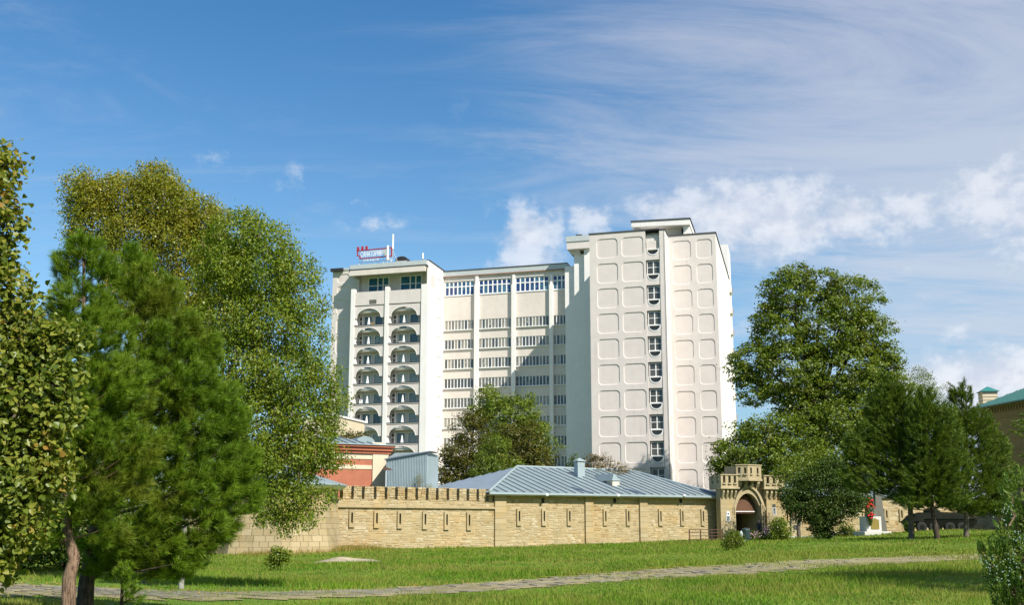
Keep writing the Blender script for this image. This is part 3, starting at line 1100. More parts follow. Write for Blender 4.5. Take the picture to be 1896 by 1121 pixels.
glq.box(cxm - rr, cxm + rr, -.02, .0, shh - .15 - rr, shh - .1)
glm = glq.mesh('half_round_pane', [M['glass_grey']])
ylow = prz[0]
for k in range(11):
    ztop = sw0 - (k) * pitch
    if ztop - wh < Z0 + 1:
        break
    w = link('stair_window', frm, hotel)
    w.location = (wx0, .35, ztop - wh)
    for ix in range(2):
        for iz in range(2):
            p = link('pane', pane_m, w)
            p.location = (.12 + ix * ((wx1 - wx0) / 2 - .02), .05, .1 + iz * wh * .49)
for k in range(-1, 11):
    ztop = sw0 - k * pitch - wh - .03
    if ztop - shh < Z0:
        break
    s_ = link('stair_spandrel', spm, hotel)
    s_.location = (RX0 - .15, .5, ztop - shh)
    link('half_round_rim', rimm, s_)
    link('half_round_pane', glm, s_)
# block over the stair column
MB().box(RX0, RX1, .55, .98, ZTOP_T - 3.4, ZTOP_T - .62).build('stair_head', M['grey_wall'], hotel)
MB().box(RX0 + .1, RX1 - .5, .3, .549, ZTOP_T - 2.9, ZTOP_T - 1.5).build('vent_box', M['plaster'], hotel)
# roof edge flashing
MB().box(-.1, PX0 - .01, -.1, 3.1, ZTOP_T + .001, ZTOP_T + .16).build('roof_edge', M['roof_dark'], hotel)
MB().box(PX0 - .008, X2a + .1, -.08, 3.3, ZTP + .001, ZTP + .14).build('roof_edge', M['roof_dark'], hotel)
MB().box(X2a + .11, X2b + .12, Y2 - .1, YR, ZTOP2 + .001, ZTOP2 + .16).build('roof_edge', M['roof_dark'], hotel)
# tower body behind the fronts
MB().box(0.002, X2a - .62, 1.31, 3.0, Z0, ZTOP_T - .1).build('tower_core', M['white'], hotel)
MB().box(0.002, X2a - .62, 3.001, 14.9, Z0, ZTOP_T - .15).build('tower_core', M['white'], hotel)
MB().box(X2a - .615, X2b - .31, Y2 + .52, YR - .01, Z0, ZTOP2 - .2).build('tower_core', M['white'], hotel)
# roof house with a tilted canopy
ph_y = 4.0
cx0, cx1 = H.hit(1169, 410, ph_y)[0], H.hit(1277, 410, ph_y)[0]
zc_l, zc_r = H.hit(1169, 419, ph_y)[1], H.hit(1277, 414.5, ph_y)[1]
zb = H.hit(1200, 436, ph_y + 1)[1]
b = MB()
b.prism([(cx0, zc_l - .1), (cx1, zc_r - .1), (cx1, zc_r + .75), (cx0, zc_l + .65)], ph_y, ph_y + 7.5)
b.build('roof_house_canopy', M['white'], hotel)
b = MB()
b.prism([(cx0 - .12, zc_l + .66), (cx1 + .12, zc_r + .765), (cx1 + .12, zc_r + .9), (cx0 - .12, zc_l + .8)], ph_y - .12, ph_y + 7.6)
b.build('canopy_edge', M['roof_dark'], hotel)
MB().box(H.hit(1180, 430, ph_y + 1.6)[0], H.hit(1262, 430, ph_y + 1.6)[0], ph_y + 1.6, ph_y + 6.5, ZTOP_T - 4.5, zc_l - .102).build('roof_house_wall', M['soffit'], hotel)
MB().box(cx1 - 1.0, cx1 - .1, ph_y + .6, ph_y + 6.4, ZTOP2 - 4.5, zc_r - .11).build('roof_house_wall', M['white'], hotel)
MB().box(cx0 + .15, cx0 + 1.1, ph_y + .6, ph_y + 2.5, ZTOP_T - 4.5, zc_l - .35).build('roof_house_wall', M['white'], hotel)
# stepped white piers left of the tower
steps = [(1083.5, 1094.5, YC - 2.4, 447), (1064.5, 1083.5, YC - 1.7, 471), (1047.0, 1064.5, YC - 1.0, 493)]
xprev = 0.0
for (p0, p1, yl, pt) in steps:
    x0 = H.hit(p0, 640, yl)[0]
    x1 = H.hit(p1, 640, yl)[0]
    zt_ = H.hit((p0 + p1) / 2, pt, yl)[1]
    MB().box(x0, xprev + 1.2, yl, YC + 1, Z0, zt_).build('stepped_pier', M['white'], hotel)
    xprev = x0
XA = xprev
# projecting top-floor canopy beside the tower
yl = YC - 3.0
a0, z0_ = H.hit(1049.5, 462, yl)
a1, z1_ = H.hit(1095, 440, yl)
xcn = H.hit(1094, 440, yl)[0]
MB().box(a0, xcn, yl, yl + 7, z0_, H.hit(1049.5, 448.5, yl)[1]).build('side_canopy', M['plaster'], hotel)
MB().box(a0 - .12, xcn, yl - .12, yl + 7, H.hit(1049.5, 448.5, yl)[1] + .002, H.hit(1049.5, 438.5, yl)[1]).build('side_canopy_parapet', M['grey_sheet'], hotel)
b = MB()
b.prism([(a0 + .1, z0_ - .002), (a0 + 1.5, z0_ - .8), (a0 + 1.9, z0_ - .8), (a0 + 1.9, z0_ - .002)], yl + .9, yl + 5)
b.build('canopy_bracket', M['plaster'], hotel)
MB().box(H.hit(1066, 436, yl + 2)[0], H.hit(1077, 436, yl + 2)[0], yl + 2, yl + 3, H.hit(1070, 439, yl + 2)[1] - .3, H.hit(1070, 434.5, yl + 2)[1]).build('roof_vent', M['black_metal'], hotel)

# --- middle front
ZTC = H.hit(940, 496.5, YC)[1]
zsheet = H.hit(940, 506, YC)[1]
MB().box(XL_corner + .01, XA + .3, YC - .35, YC + 14, zsheet, ZTC).build('middle_parapet', M['grey_sheet'], hotel)
MB().box(XL_corner + .01, XA + .3, YC - .45, YC + 14, ZTC + .002, ZTC + .12).build('roof_edge', M['roof_dark'], hotel)
MB().box(XL_corner + .01, XA + .3, YC - .4, YC - .352, zsheet - .12, zsheet + .03).build('rust_strip', M['maroon'], hotel)
bays = [(822.5, 878.0), (885.5, 947.0), (954.0, 1017.5), (1024.0, 1049.5)]
piers = [(878.0, 885.5), (947.0, 954.0), (1017.5, 1024.0)]
bayx = [(H.hit(a, 640, YC)[0], H.hit(b_, 640, YC)[0]) for a, b_ in bays]
rows_px = [(592.3, 611.2), (629.3, 647.5), (665.7, 683.7), (701.8, 720.2), (738.5, 757), (776, 794.5), (812.5, 831), (849.5, 868)]
rows = [(H.hit(916, b_ - 2.2, YC)[1], H.hit(916, a - 2.2, YC)[1]) for a, b_ in rows_px]
rp = (rows[0][1] - rows[7][1]) / 7
rhh = np.mean([b_ - a for a, b_ in rows])
rows = [(rows[0][1] - k * rp - rhh, rows[0][1] - k * rp) for k in range(12)]
rows = [r for r in rows if r[0] > 1]
trow = (H.hit(916, 543.5, YC)[1], H.hit(916, 517.5, YC)[1])
holes = []
for (a, b_) in bayx:
    for (c, d) in rows + [trow]:
        holes.append(rect(a + .06, b_ - .06, c, d))
MB().prism(rect(XL_corner, XA + .2, Z0, zsheet - .001), YC, YC + .3, holes).build('front_wall', M['cream'], hotel)
MB().box(XL_corner, XA + .2, YC + 3, YC + 13, Z0, ZTC - .3).build('middle_core', M['grey_wall'], hotel)
for (a, b_) in piers:
    x0, x1 = H.hit(a, 640, YC - .45)[0], H.hit(b_, 640, YC - .45)[0]
    zt_ = H.hit(a, 529, YC)[1]
    b = MB()
    b.box(x0, x1, YC - .55, YC - .001, Z0, zt_, bev=.03)
    b.box(x0 + .08, x1 - .08, YC - .3, YC - .0012, zt_ + .001, zt_ + 1.7)
    b.build('pier', M['white'], hotel)
# window strips
bid = 0
for bi, (a, b_) in enumerate(bayx):
    W = b_ - a - .12
    n = [10, 10, 9, 4][bi]
    n = max(3, int(round(W / .56)))
    for ri, (c, d) in enumerate(rows):
        hh = d - c
        st_ = W / n
        hs_ = [rect(k * st_ + .055, (k + 1) * st_ - .055, .08, hh - .06) for k in range(n)]
        key = ('s', bi)
        if key not in win_m:
            q = MB()
            q.prism(rect(0, W, 0, hh), 0, .1, hs_)
            q.box(-.04, W + .04, -.32, -.003, -.10, -.0)
            win_m[key] = q.mesh('strip_window', [M['white_paint']])
            q = MB()
            q.box(0, st_ - .1, 0, .02, 0, hh - .12)
            q2 = MB()
            for k in range(n):
                q2.box(k * st_ + .05, (k + 1) * st_ - .05, .04, .06, .06, hh - .05)
            win_m[('p', bi)] = (q.mesh('pane', [M['glass_curtain']]), q2.mesh('pane', [M['glass_curtain']]))
        w = link('strip_window', win_m[key], hotel)
        w.location = (a + .06, YC + .06, c)
        if ri < 3:
            for k in range(n):
                p = link('pane', win_m[('p', bi)][0], w)
                p.location = (k * st_ + .05, .04, .06)
        else:
            p = link('panes', win_m[('p', bi)][1], w, kind='stuff')
    # top storey, taller window with transoms
    c, d = trow
    hh = d - c
    n = [7, 7, 7, 3][bi]
    st_ = W / n
    hs_ = []
    for k in range(n):
        hs_ += [rect(k * st_ + .10, (k + 1) * st_ - .10, .12, hh * .60), rect(k * st_ + .10, (k + 1) * st_ - .10, hh * .60 + .16, hh - .1)]
    q = MB()
    q.prism(rect(0, W, 0, hh), 0, .12, hs_)
    q.box(-.03, W + .03, -.16, -.002, -.1, .0)
    w = q.build('top_floor_window', M['white_paint'], hotel)
    w.location = (a + .06, YC + .05, c)
    q = MB()
    q.box(0, st_ - .16, 0, .02, 0, hh * .55)
    pmu = q.mesh('pane', [M['glass_blue']])
    q = MB()
    q.box(0, st_ - .16, 0, .02, 0, hh * .30)
    pmt = q.mesh('transom_pane', [M['glass_blue']])
    for k in range(n):
        for mm_, nm, zz in ((pmu, 'pane', .08), (pmt, 'transom_pane', hh * .62)):
            p = link(nm, mm_, w)
            p.location = (k * st_ + .08, .05, zz)
# thin ledge over the top windows
MB().box(XL_corner + .01, XA, YC - .1, YC - .003, trow[1] + .10, trow[1] + .22).build('ledge', M['white'], hotel)

# --- left block
YL = YLf
lx = lambda p, yy=YL, py=640: H.hit(p, py, yy)[0]
ZTL = H.hit(720, 486.5, YL - .9)[1]
zf1 = H.hit(720, 496.2, YL - .9)[1]
zf0 = H.hit(720, 506.5, YL - .9)[1]
XB0, XB1 = lx(650), XL_corner
XW0_ = lx(612.5, YL + 1.9)
# side wall facing right
SIDE = Matrix.Translation((XL_corner + .001, YL, 0)) @ Matrix.Rotation(math.radians(90), 4, 'Z')
DL = YC - YL
szr = []
for k in range(13):
    zt_ = rows[0][1] + 2.05 * rp - k * rp
    szr.append((zt_ - rp * .76, zt_))
ZSIDE = H.hit(800, 487.0, YL + 1.5)[1]
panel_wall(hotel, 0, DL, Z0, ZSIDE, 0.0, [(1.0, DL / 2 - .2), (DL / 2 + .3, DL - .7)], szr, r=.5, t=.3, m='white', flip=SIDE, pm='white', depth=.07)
MB().box(XW0_ + .31, XB1 - .31, YL + 3.2, YC + 10, Z0, ZSIDE - .3).build('left_core', M['grey_wall'], hotel)
MB().box(XB0 - .3, XB1 + .1, YL - .0, YC + 12, ZSIDE + .002, ZSIDE + .14).build('roof_edge', M['roof_dark'], hotel)
# wing wall at far left with the same trays
YW = YL + 1.9
XW0 = lx(612.5, YW)
ZTW = H.hit(630, 501.5, YW)[1]
wrow = [(z - 2.2, z) for z in [H.hit(632, p, YW)[1] for p in (509, 530.5, 553)]]
base_ = H.hit(632, 590, YW)[1]
wrow = [(H.hit(632, 524, YW)[1], H.hit(632, 508, YW)[1]), (H.hit(632, 545, YW)[1], H.hit(632, 530, YW)[1])] + [(base_ - k * rp + .5 - .0, base_ - k * rp + .5 + rp * .82) for k in range(11)]
panel_wall(hotel, XW0, XB0 + .3, Z0, ZTW, YW, [(lx(621, YW), lx(643.5, YW))], wrow, r=.5, t=.3)
MB().box(XW0 - .001, XW0 + .3, YW + .302, YC + 8, Z0, ZTW).build('side_wall', M['plaster'], hotel)
MB().box(XW0 - .1, XB0, YW - .1, YC + 8, ZTW + .002, ZTW + .35).build('roof_edge', M['grey_sheet'], hotel)
MB().box(lx(612.5, YW) - .2, lx(633, YW), YW - .6, YW - .11, ZTW - .2, ZTW + .3).build('roof_vent', M['black_metal'], hotel)
# canopy over the two top storeys
cyf = YL - .95
ca, cb = lx(648, cyf, 500), lx(787.5, cyf, 490)
q_ = MB()
q_.box(ca, cb, cyf, cyf + .35, zf0, zf1)
q_.box(ca, ca + .35, cyf + .351, YL + 2.9, zf0, zf1)
q_.box(ca + .351, cb, cyf + .351, YL + 2.9, zf1 - .25, zf1)
q_.build('canopy', M['cream'], hotel)
MB().box(ca - .05, cb + .1, cyf + .05, YC, zf1 + .14, ZTL).build('roof_parapet', M['grey_sheet'], hotel)
MB().box(ca - .15, cb + .2, cyf - .06, YL + 2.9, zf1 + .003, zf1 + .137).build('canopy_edge', M['roof_dark'], hotel)
# vertical piers
zp = H.hit(780, 528, YL - .3)[1]
ZBAL = [H.hit(682, p, YL - .3)[1] for p in (601.3, 830.5)]
for (p0, p1, pt) in ((647.5, 654.5, 537), (710.7, 717.5, 532), (778.5, 792.0, 527.5)):
    x0, x1 = lx(p0, YL - .3), lx(p1, YL - .3)
    if p0 > 770:
        x1 = XL_corner - .003
    zt_ = H.hit(p0, pt, YL)[1]
    MB().box(x0, x1, YL - .3, YL + 3.1, Z0, zt_, bev=.03).build('pier', M['white'], hotel)
    if p0 > 770:
        MB().box(x0 + .9, x1 - .001, YL + .2, YL + 3.1, zt_ + .001, zf1 - .252).build('pier_head', M['plaster'], hotel)
bal = [(lx(654.5, YL), lx(710.7, YL)), (lx(717.5, YL), lx(778.5, YL))]
bp_ = (H.hit(745, 598.5, YL)[1] - H.hit(745, 749.0, YL)[1])
ledge_px = [598.3, 634.5, 671.0, 708.0, 745.5, 783.3, 820.5]
lz = [H.hit(747, p, YL)[1] for p in ledge_px]
bp_ = (lz[0] - lz[-1]) / 6
lz = [lz[0] - k * bp_ for k in range(11)]
lz = [z for z in lz if z > 2]
share = {}
door_i = 0
for bi, (x0, x1) in enumerate(bal):
    W = x1 - x0
    x0i, x1i = x0 + .003, x1 - .003
    W = x1i - x0i
    ar = W * .40
    cxm = W / 2 - .05

    def arch_pts(zc, rz, n=14):
        return [(cxm + ar * math.cos(t), zc + rz * math.sin(t)) for t in np.linspace(0, math.pi, n + 1)]
    # spandrel: band with arched underside
    hs = bp_ * .62
    q = MB()
    ap = arch_pts(0, hs - .42)
    q.prism([(0, 0), (0, hs), (W, hs), (W, 0)] + ap, 0, .22)
    spn = q.mesh('arched_parapet', [M['plaster']])
    q = MB()
    q.box(0, W, -.12, .25, hs + .001, hs + .10, 1)
    q.box(0, W, -.06, .25, hs - .14, hs - .001, 0)
    q.box(.02, W - .02, -.02, -.001, hs - .24, hs - .142, 2)
    led = q.mesh('parapet_ledge', [M['white'], M['roof_dark'], M['maroon']])
    # white arch trim
    q = MB()
    api = [(cxm + (ar) * math.cos(t), (hs - .42) * math.sin(t)) for t in np.linspace(0, math.pi, 15)]
    apo = [(cxm + (ar + .07) * math.cos(t), (hs - .35) * math.sin(t)) for t in np.linspace(0, math.pi, 15)]
    q.prism(apo + list(reversed(api)), -.03, -.001)
    trm = q.mesh('arch_trim', [M['white_paint']])
    # balcony floor and its curved front rim seen through the arch
    q = MB()
    q.box(0, W, .25, 3.1, -.0, .18)
    flo = q.mesh('balcony_floor', [M['soffit']])
    # back wall
    bh = bp_ - .18
    dx0, dx1 = W * .04, W * .16
    wa = (W * .22, W * .47)
    wb = (W * .57, W * .82)
    q = MB()
    q.prism(rect(0, W, 0, bh), 1.7, 1.9, [rect(dx0, dx1, .02, 2.62), rect(wa[0], wa[1], .35, 2.62), rect(wb[0], wb[1], .35, 2.62)])
    bwl = q.mesh('balcony_back_wall', [M['grey_wall']])
    q = MB()
    q.prism(rect(dx0, dx1, .02, 2.62), 1.6, 1.72, [rect(dx0 + .1, dx1 - .1, .12, 1.85), rect(dx0 + .1, dx1 - .1, 1.98, 2.52)])
    q.prism(rect(dx1 + .06, dx1 + .20, 0, bh), 1.4, 1.69)
    dor = q.mesh('balcony_door', [M['white_paint']])
    q = MB()
    q.box(dx0 + .05, dx1 - .05, 1.73, 1.75, .05, 2.57)
    dgl = q.mesh('pane', [M['glass_grey']])
    wins = []
    for (wa0, wa1) in (wa, wb):
        q = MB()
        q.prism(rect(wa0 - .04, wa1 + .04, .31, 2.66), 1.6, 1.698, [rect(wa0 + .04, wa1 - .04, .4, 2.57)])
        q2 = MB()
        q2.box(wa0 + .02, wa1 - .02, 1.73, 1.75, .38, 2.59)
        wins.append((q.mesh('balcony_window', [M['white_paint']]), q2.mesh('pane', [M['glass_teal']])))
    q = MB()
    q.add([(-.20, -.16, 0), (.20, -.16, 0), (.20, .1, 0), (-.20, .1, 0), (-.05, -.08, 1.15), (.05, -.08, 1.15), (.05, .06, 1.15), (-.05, .06, 1.15)],
          [(0, 3, 2, 1), (4, 5, 6, 7), (0, 1, 5, 4), (1, 2, 6, 5), (2, 3, 7, 6), (3, 0, 4, 7)])
    fin = q.mesh('parapet_post', [M['white_paint']])
    q = MB()
    # curved flare at the foot of the pier on every floor
    fl = [(0, 0), (.62, 0), (.40, .25), (.22, .7), (.1, 1.3), (0, 1.9)]
    q.prism(fl, -.05, .2)
    flare = q.mesh('pier_flare', [M['white']])
    q = MB()
    q.box(W * .13, W * .87, .30, .42, .02, .35)
    curt = q.mesh('balcony_rim', [M['white']])
    for k, z in enumerate(lz):
        s_ = link('arched_parapet', spn, hotel)
        s_.location = (x0i, YL - .12, z - hs - .1)
        link('parapet_ledge', led, s_)
        link('arch_trim', trm, s_)
        f_ = link('balcony_floor', flo, hotel)
        f_.location = (x0i, YL - .1, z - 1.12)
        r_ = link('balcony_rim', curt, f_)
        r_.location = (0, 0, -.02)
        p_ = link('parapet_post', fin, s_)
        p_.location = (cxm + .05, .05, hs + .11)
        g_ = link('pier_flare', flare, s_)
        g_.location = (0, -.01, hs + .105)
        if k < 8:
            bw = link('balcony_back_wall', bwl, hotel)
            bw.location = (x0i, YL - .1, z - 1.12 + .18)
            d_ = link('balcony_door', dor, bw)
            link('pane', dgl, d_)
            for wm, pm_ in wins:
                w_ = link('balcony_window', wm, bw)
                link('pane', pm_, w_)
    # one more back wall above the first ledge
    # flat blank parapet of the storey above
    zt1, zb1 = H.hit(747 if bi else 682, 537.5 if bi else 541.0, YL)[1], lz[0] + bp_ * .93
    apz = lz[0] + bp_ - hs - .1
    s_ = link('arched_parapet', spn, hotel)
    s_.location = (x0i, YL - .12, apz)
    link('arch_trim', trm, s_)
    f_ = link('balcony_floor', flo, hotel)
    f_.location = (x0i, YL - .1, lz[0] + bp_ - 1.12)
    r_ = link('balcony_rim', curt, f_)
    b = MB()
    b.prism([(x0i, apz + hs + .12), (x1i, apz + hs + .12), (x1i, zt1), (x0i, zt1)], YL - .22, YL)
    b.build('blank_parapet', M['plaster'], hotel)
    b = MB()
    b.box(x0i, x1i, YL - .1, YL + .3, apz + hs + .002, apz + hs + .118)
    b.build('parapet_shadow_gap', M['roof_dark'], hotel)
    # recessed top storey wall with large windows
    zt_, zb_ = zf1 - .252, zt1 - 2.5
    wz0, wz1 = H.hit(747 if bi else 682, 537 if bi else 541.5, YL + 2)[1] - .4, min(zf1 - .4, H.hit(747 if bi else 682, 511 if bi else 515, YL + 2)[1])
    wl, wr = (x0 + W * .26, x0 + W * .95) if bi == 0 else (x0 + W * .20, x0 + W * .86)
    b = MB()
    b.prism(rect(x0i - .4, x1i + .4, zb_, zt_), YL + 2.3, YL + 2.6, [rect(wl, wr, wz0, wz1)])
    b.build('top_floor_wall', M['grey_wall'], hotel)
    cuts = [0, .46, .72, 1.0]
    hls = []
    for k in range(3):
        xa, xb = wl + (wr - wl) * cuts[k] + .09, wl + (wr - wl) * cuts[k + 1] - .09
        zm = wz0 + (wz1 - wz0) * .52
        hls += [rect(xa, xb, wz0 + .1, zm - .05), rect(xa, xb, zm + .05, wz1 - .1)]
    b = MB()
    b.prism(rect(wl - .05, wr + .05, wz0, wz1 + .04), YL + 2.2, YL + 2.298, hls)
    w_ = b.build('large_window', M['white_paint'], hotel)
    for k in range(3):
        for (za, zb2) in ((wz0 + .06, zm - .03), (zm + .03, wz1 - .06)):
            xa, xb = wl + (wr - wl) * cuts[k] + .06, wl + (wr - wl) * cuts[k + 1] - .06
            MB().box(xa, xb, YL + 2.32, YL + 2.34, za, zb2).build('pane', M['glass_top'], w_)
for px, py, cm, w_, h_ in ((690, 602, 'ochre_brick', .30, .42), (662, 637, 'plaque_dark', .22, .5), (741, 637, 'soffit', .25, .4), (668, 745, 'plaque_white', .3, .35), (757, 712, 'maroon', .2, .3)):
    bx_, bz_ = H.hit(px, py, YL + .6)
    MB().box(bx_ - w_, bx_ + w_, YL + .6, YL + .66, bz_ - h_, bz_ + h_).build('balcony_screen', M[cm], hotel)
# small dark vent in the blank parapet
vx, vz = H.hit(690.5, 559, YL - .24)
MB().box(vx - .6, vx + .6, YL - .26, YL - .221, vz - .33, vz + .33).build('vent_grille', M['grey_granite'], hotel)
# folded seat and a yellow board on one balcony are left to the picture; antennas on the roof
def antenna(px, pt, pb, r, yl, label, m='white_paint'):
    x, zt_ = H.hit(px, pt, yl)
    _, zb_ = H.hit(px, pb, yl)
    p = H.w(x, yl, zb_)
    t = thing('antenna', label, 'antenna', p, HA)
    h = zt_ - zb_
    b = MB()
    b.tube([(0, 0, 0), (0, 0, h * .55)], r * .35, 6)
    b.build('mast', M['grey_sheet'], t)
    b = MB()
    b.tube([(0, 0, h * .45 if h > 3 else 0.2), (0, 0, h)], r, 8)
    b.build('radome', M[m], t)
    for s_ in (-1, 1):
        MB().tube([(s_ * h * .16, .3, 0), (0, 0, h * .4)], .05, 5).build('brace', M['grey_sheet'], t)


antenna(727.8, 434, 484, .15, YL + 1.0, 'tallest white rod antenna on a thin mast at the right end of the roof sign')
antenna(718.0, 455, 484, .2, YL - .3, 'shorter thick white rod antenna standing in front of the roof sign letters')
antenna(783.0, 469, 482, .14, YL + 2.5, 'stubby white rod antenna alone near the right corner of the balcony block roof')
# dark dish covers
x, z = H.hit(735, 481, YL + 3)
x2, _ = H.hit(756, 481, YL + 3)
t = thing('roof_hatch', 'low dark rounded cover on the hotel roof right of the sign', 'roof cover', H.w((x + x2) / 2, YL + 3, z - 1.2), HA)
b = MB()
hw = (x2 - x) / 2
b.prism([(-hw, 0)] + [(hw * math.cos(t_), 1.0 + .55 * math.sin(t_)) for t_ in np.linspace(math.pi, 0, 10)] + [(hw, 0)], -.6, .9)
b.build('cover', M['black_metal'], t)
MB().box(-hw, hw, -.7, -.61, .6, .75).build('cover_band', M['grey_sheet'], t)

# roof sign in the shape of a battlement outline
ys = YL + .6
sx0, sz0 = H.hit(661, 494, ys)
t = thing('roof_sign', 'red battlement-outline roof sign with pale letters on a steel scaffold', 'sign', H.w(sx0, ys, ZTL - .1), HA)


def SP(px, py):
    x, z = H.hit(px, py, ys)
    return x - sx0, z - (ZTL - .1)


outline = [(662, 465.5), (662, 474), (666.5, 474), (666.5, 479.5), (725, 474.3), (725, 459), (661.5, 465)]
pts = [SP(*p) for p in outline]
b = MB()
for i in range(len(pts) - 1):
    (xa, za), (xb, zb2) = pts[i], pts[i + 1]
    d = Vector((xb - xa, zb2 - za))
    nrm = Vector((-d.y, d.x)).normalized() * .07
    e = d.normalized() * .08
    b.prism([(xa - e.x + nrm.x, za - e.y + nrm.y), (xb + e.x + nrm.x, zb2 + e.y + nrm.y), (xb + e.x - nrm.x, zb2 + e.y - nrm.y), (xa - e.x - nrm.x, za - e.y - nrm.y)][::-1], -.1 - i * .003, .1 + i * .003)
b.build('sign_outline', M['red_paint'], t)
for px in (663, 671, 678.7):
    x, z = SP(px, 464.5 - (px - 663) * .1)
    MB().box(x - .17, x + .17, -.12, .12, z, z + .62, bev=.02).build('sign_merlon', M['red_paint'], t)
b = MB()
for k in range(9):
    px = 664 + k * 7.4
    x, z = SP(px, 478)
    b.tube([(x, .3, 0), (x, .3, z)], .035, 4)
    if k % 2 == 0:
        b.tube([(x, .3, 0), (x + .6, 1.1, 0)], .03, 4)
        b.tube([(x, .3, z * .9), (x + .6, 1.4, 0)], .03, 4)
for py in (476.5, 466.5, 484):
    xa, za = SP(663, py + 2)
    xb, zb2 = SP(724, py - 3)
    b.tube([(xa, .3, za), (xb, .3, zb2)], .035, 4)
b.build('scaffold', M['white_paint'], t)


def text_obj(name, body, size, loc, m, parent, ext=.03, rot=(math.pi / 2, 0, 0), sx=1.0, shear=None):
    cu = bpy.data.curves.new(name, 'FONT')
    cu.body = body
    cu.size = size
    cu.extrude = ext
    cu.resolution_u = 2
    cu.materials.append(m)
    cu.align_x = 'LEFT'
    o = bpy.data.objects.new(name, cu)
    COL.objects.link(o)
    o.parent = parent
    o.location = loc
    o.rotation_euler = rot
    o.scale = (sx, 1, 1)
    dg = bpy.context.evaluated_depsgraph_get()
    me = bpy.data.meshes.new_from_object(o.evaluated_get(dg))
    me.materials.clear()
    me.materials.append(m)
    q = bpy.data.objects.new(name, me)
    COL.objects.link(q)
    q.parent = parent
    q.location, q.rotation_euler, q.scale = o.location.copy(), o.rotation_euler.copy(), o.scale.copy()
    bpy.data.objects.remove(o)
    q.name = name
    return q


(xa, za), (xb, zb2) = SP(667.5, 476.8), SP(709, 473.2)
tb = text_obj('sign_letters', 'САНАТОРИЙ', 1.28, (xa, -.02, za), M['white_paint'], t, sx=.47, rot=(math.pi / 2, math.radians(-.5), 0))
(xa, za) = SP(672.5, 484.5)
text_obj('sign_letters', 'КРЕПОСТЬ', .72, (xa, -.02, za), M['white_paint'], t, sx=.7)
x, z = SP(713.5, 467.5)
b = MB()
b.prism([(x - .42, z + .5), (x - .42, z - .2), (x, z - .62), (x + .42, z - .2), (x + .42, z + .5)], -.05, .05)
b.build('sign_shield', M['grey_sheet'], t)
print('hotel', round(time.time() - T0, 1))

# ------------------------------------------------------------------ FORT WALLS
SCOUNT = {}


def stone_block(mb, pts, y_back, y_front, ch, tint):
    """irregular stone: outline pts (x, z) ccw seen from the front, chamfered face"""
    n = len(pts)
    cx = sum(p[0] for p in pts) / n
    cz = sum(p[1] for p in pts) / n
    w = max(p[0] for p in pts) - min(p[0] for p in pts)
    h = max(p[1] for p in pts) - min(p[1] for p in pts)
    fx, fz = max(.2, 1 - 2 * ch / w), max(.2, 1 - 2 * ch / h)
    vs = [(x, y_back, z) for x, z in pts] + [(cx + (x - cx) * fx, y_front + random.uniform(-.008, .008), cz + (z - cz) * fz) for x, z in pts]
    fs = [(i, (i + 1) % n, n + (i + 1) % n, n + i) for i in range(n)] + [tuple(range(n, 2 * n))]
    mb.add(vs, fs, 0, tint)


def masonry(parent, x0, x1, zlo, zhi, y, excl=(), ch=(.20, .38), cw=(.22, .85), big=.12, limit=300, m='rubble', jit=.055, key=None, proud=(.005, .04), y1=.0):
    """lays stones over x0..x1, zlo(x)..zhi; the largest become parts, the rest one joined part"""
    stones = []
    z = zlo
    ph = random.random() * 9
    while z < zhi - .05:
        h = random.uniform(*ch)
        if zhi - (z + h) < ch[0] * .7:
            h = zhi - z
        wob = lambda x, zz: 0 if (zz <= zlo or zz >= zhi - .01) else math.sin(x * .9 + zz * 3 + ph) * jit * .9
        x = x0
        while x < x1 - .04:
            w = random.uniform(*cw) * (h / ((ch[0] + ch[1]) / 2)) ** .3
            if random.random() < big:
                w *= 1.5
            if x1 - (x + w) < cw[0] * .6:
                w = x1 - x
            parts = [(z, z + h)]
            if h > (ch[0] + ch[1]) / 2 and random.random() < .5 and w < .8:
                s_ = random.uniform(.35, .65)
                parts = [(z, z + h * s_), (z + h * s_, z + h)]
            for (a, b_) in parts:
                stones.append((x, x + w, a + wob(x, a) if a == z else a, b_ + wob(x, b_) if b_ == z + h else b_))
            x += w
        z += h
    out = []
    for (a, b_, c, d) in stones:
        skip = False
        for (ea, eb, ec, ed) in excl:
            if b_ > ea and a < eb and d > ec and c < ed:
                # trim against the exclusion where possible
                if a < ea - .1 and b_ - ea < (b_ - a):
                    b_ = ea
                elif b_ > eb + .1 and a < eb:
                    a = eb
                elif d > ed + .08 and c > ec:
                    c = ed
                elif c < ec - .08:
                    d = ec
                else:
                    skip = True
        if not skip and b_ - a > .06 and d - c > .05:
            out.append((a, b_, c, d))
    out.sort(key=lambda s: -(s[1] - s[0]) * (s[3] - s[2]))
    used = SCOUNT.get(parent.name, 0)
    rest = MB()
    j = .012
    for (a, b_, c, d) in out:
        jx = lambda: random.uniform(-jit, jit) * .6
        k = min(.09, (b_ - a) * .22, (d - c) * .3)
        pts = [(a + j + k, c + j), (b_ - j - k * random.uniform(.3, 1.3), c + j + abs(jx()) * .4), (b_ - j, c + j + k), (b_ - j - abs(jx()) * .5, d - j - k), (b_ - j - k, d - j),
               (a + j + k * random.uniform(.4, 1.4), d - j - abs(jx()) * .5), (a + j, d - j - k), (a + j + abs(jx()) * .4, c + j + k)]
        tint = min(.999, max(.001, random.betavariate(2.2, 2.0)))
        yf = y - random.uniform(*proud)
        if used < limit:
            mb = MB()
            stone_block(mb, pts, y + y1, yf, random.uniform(.015, .04), tint)
            mb.build('stone', M[m], parent)
            used += 1
        else:
            stone_block(rest, pts, y + y1, yf, random.uniform(.015, .04), tint)
    SCOUNT[parent.name] = used
    if rest.v:
        rest.build('small_stones', M[m], parent, kind='stuff')


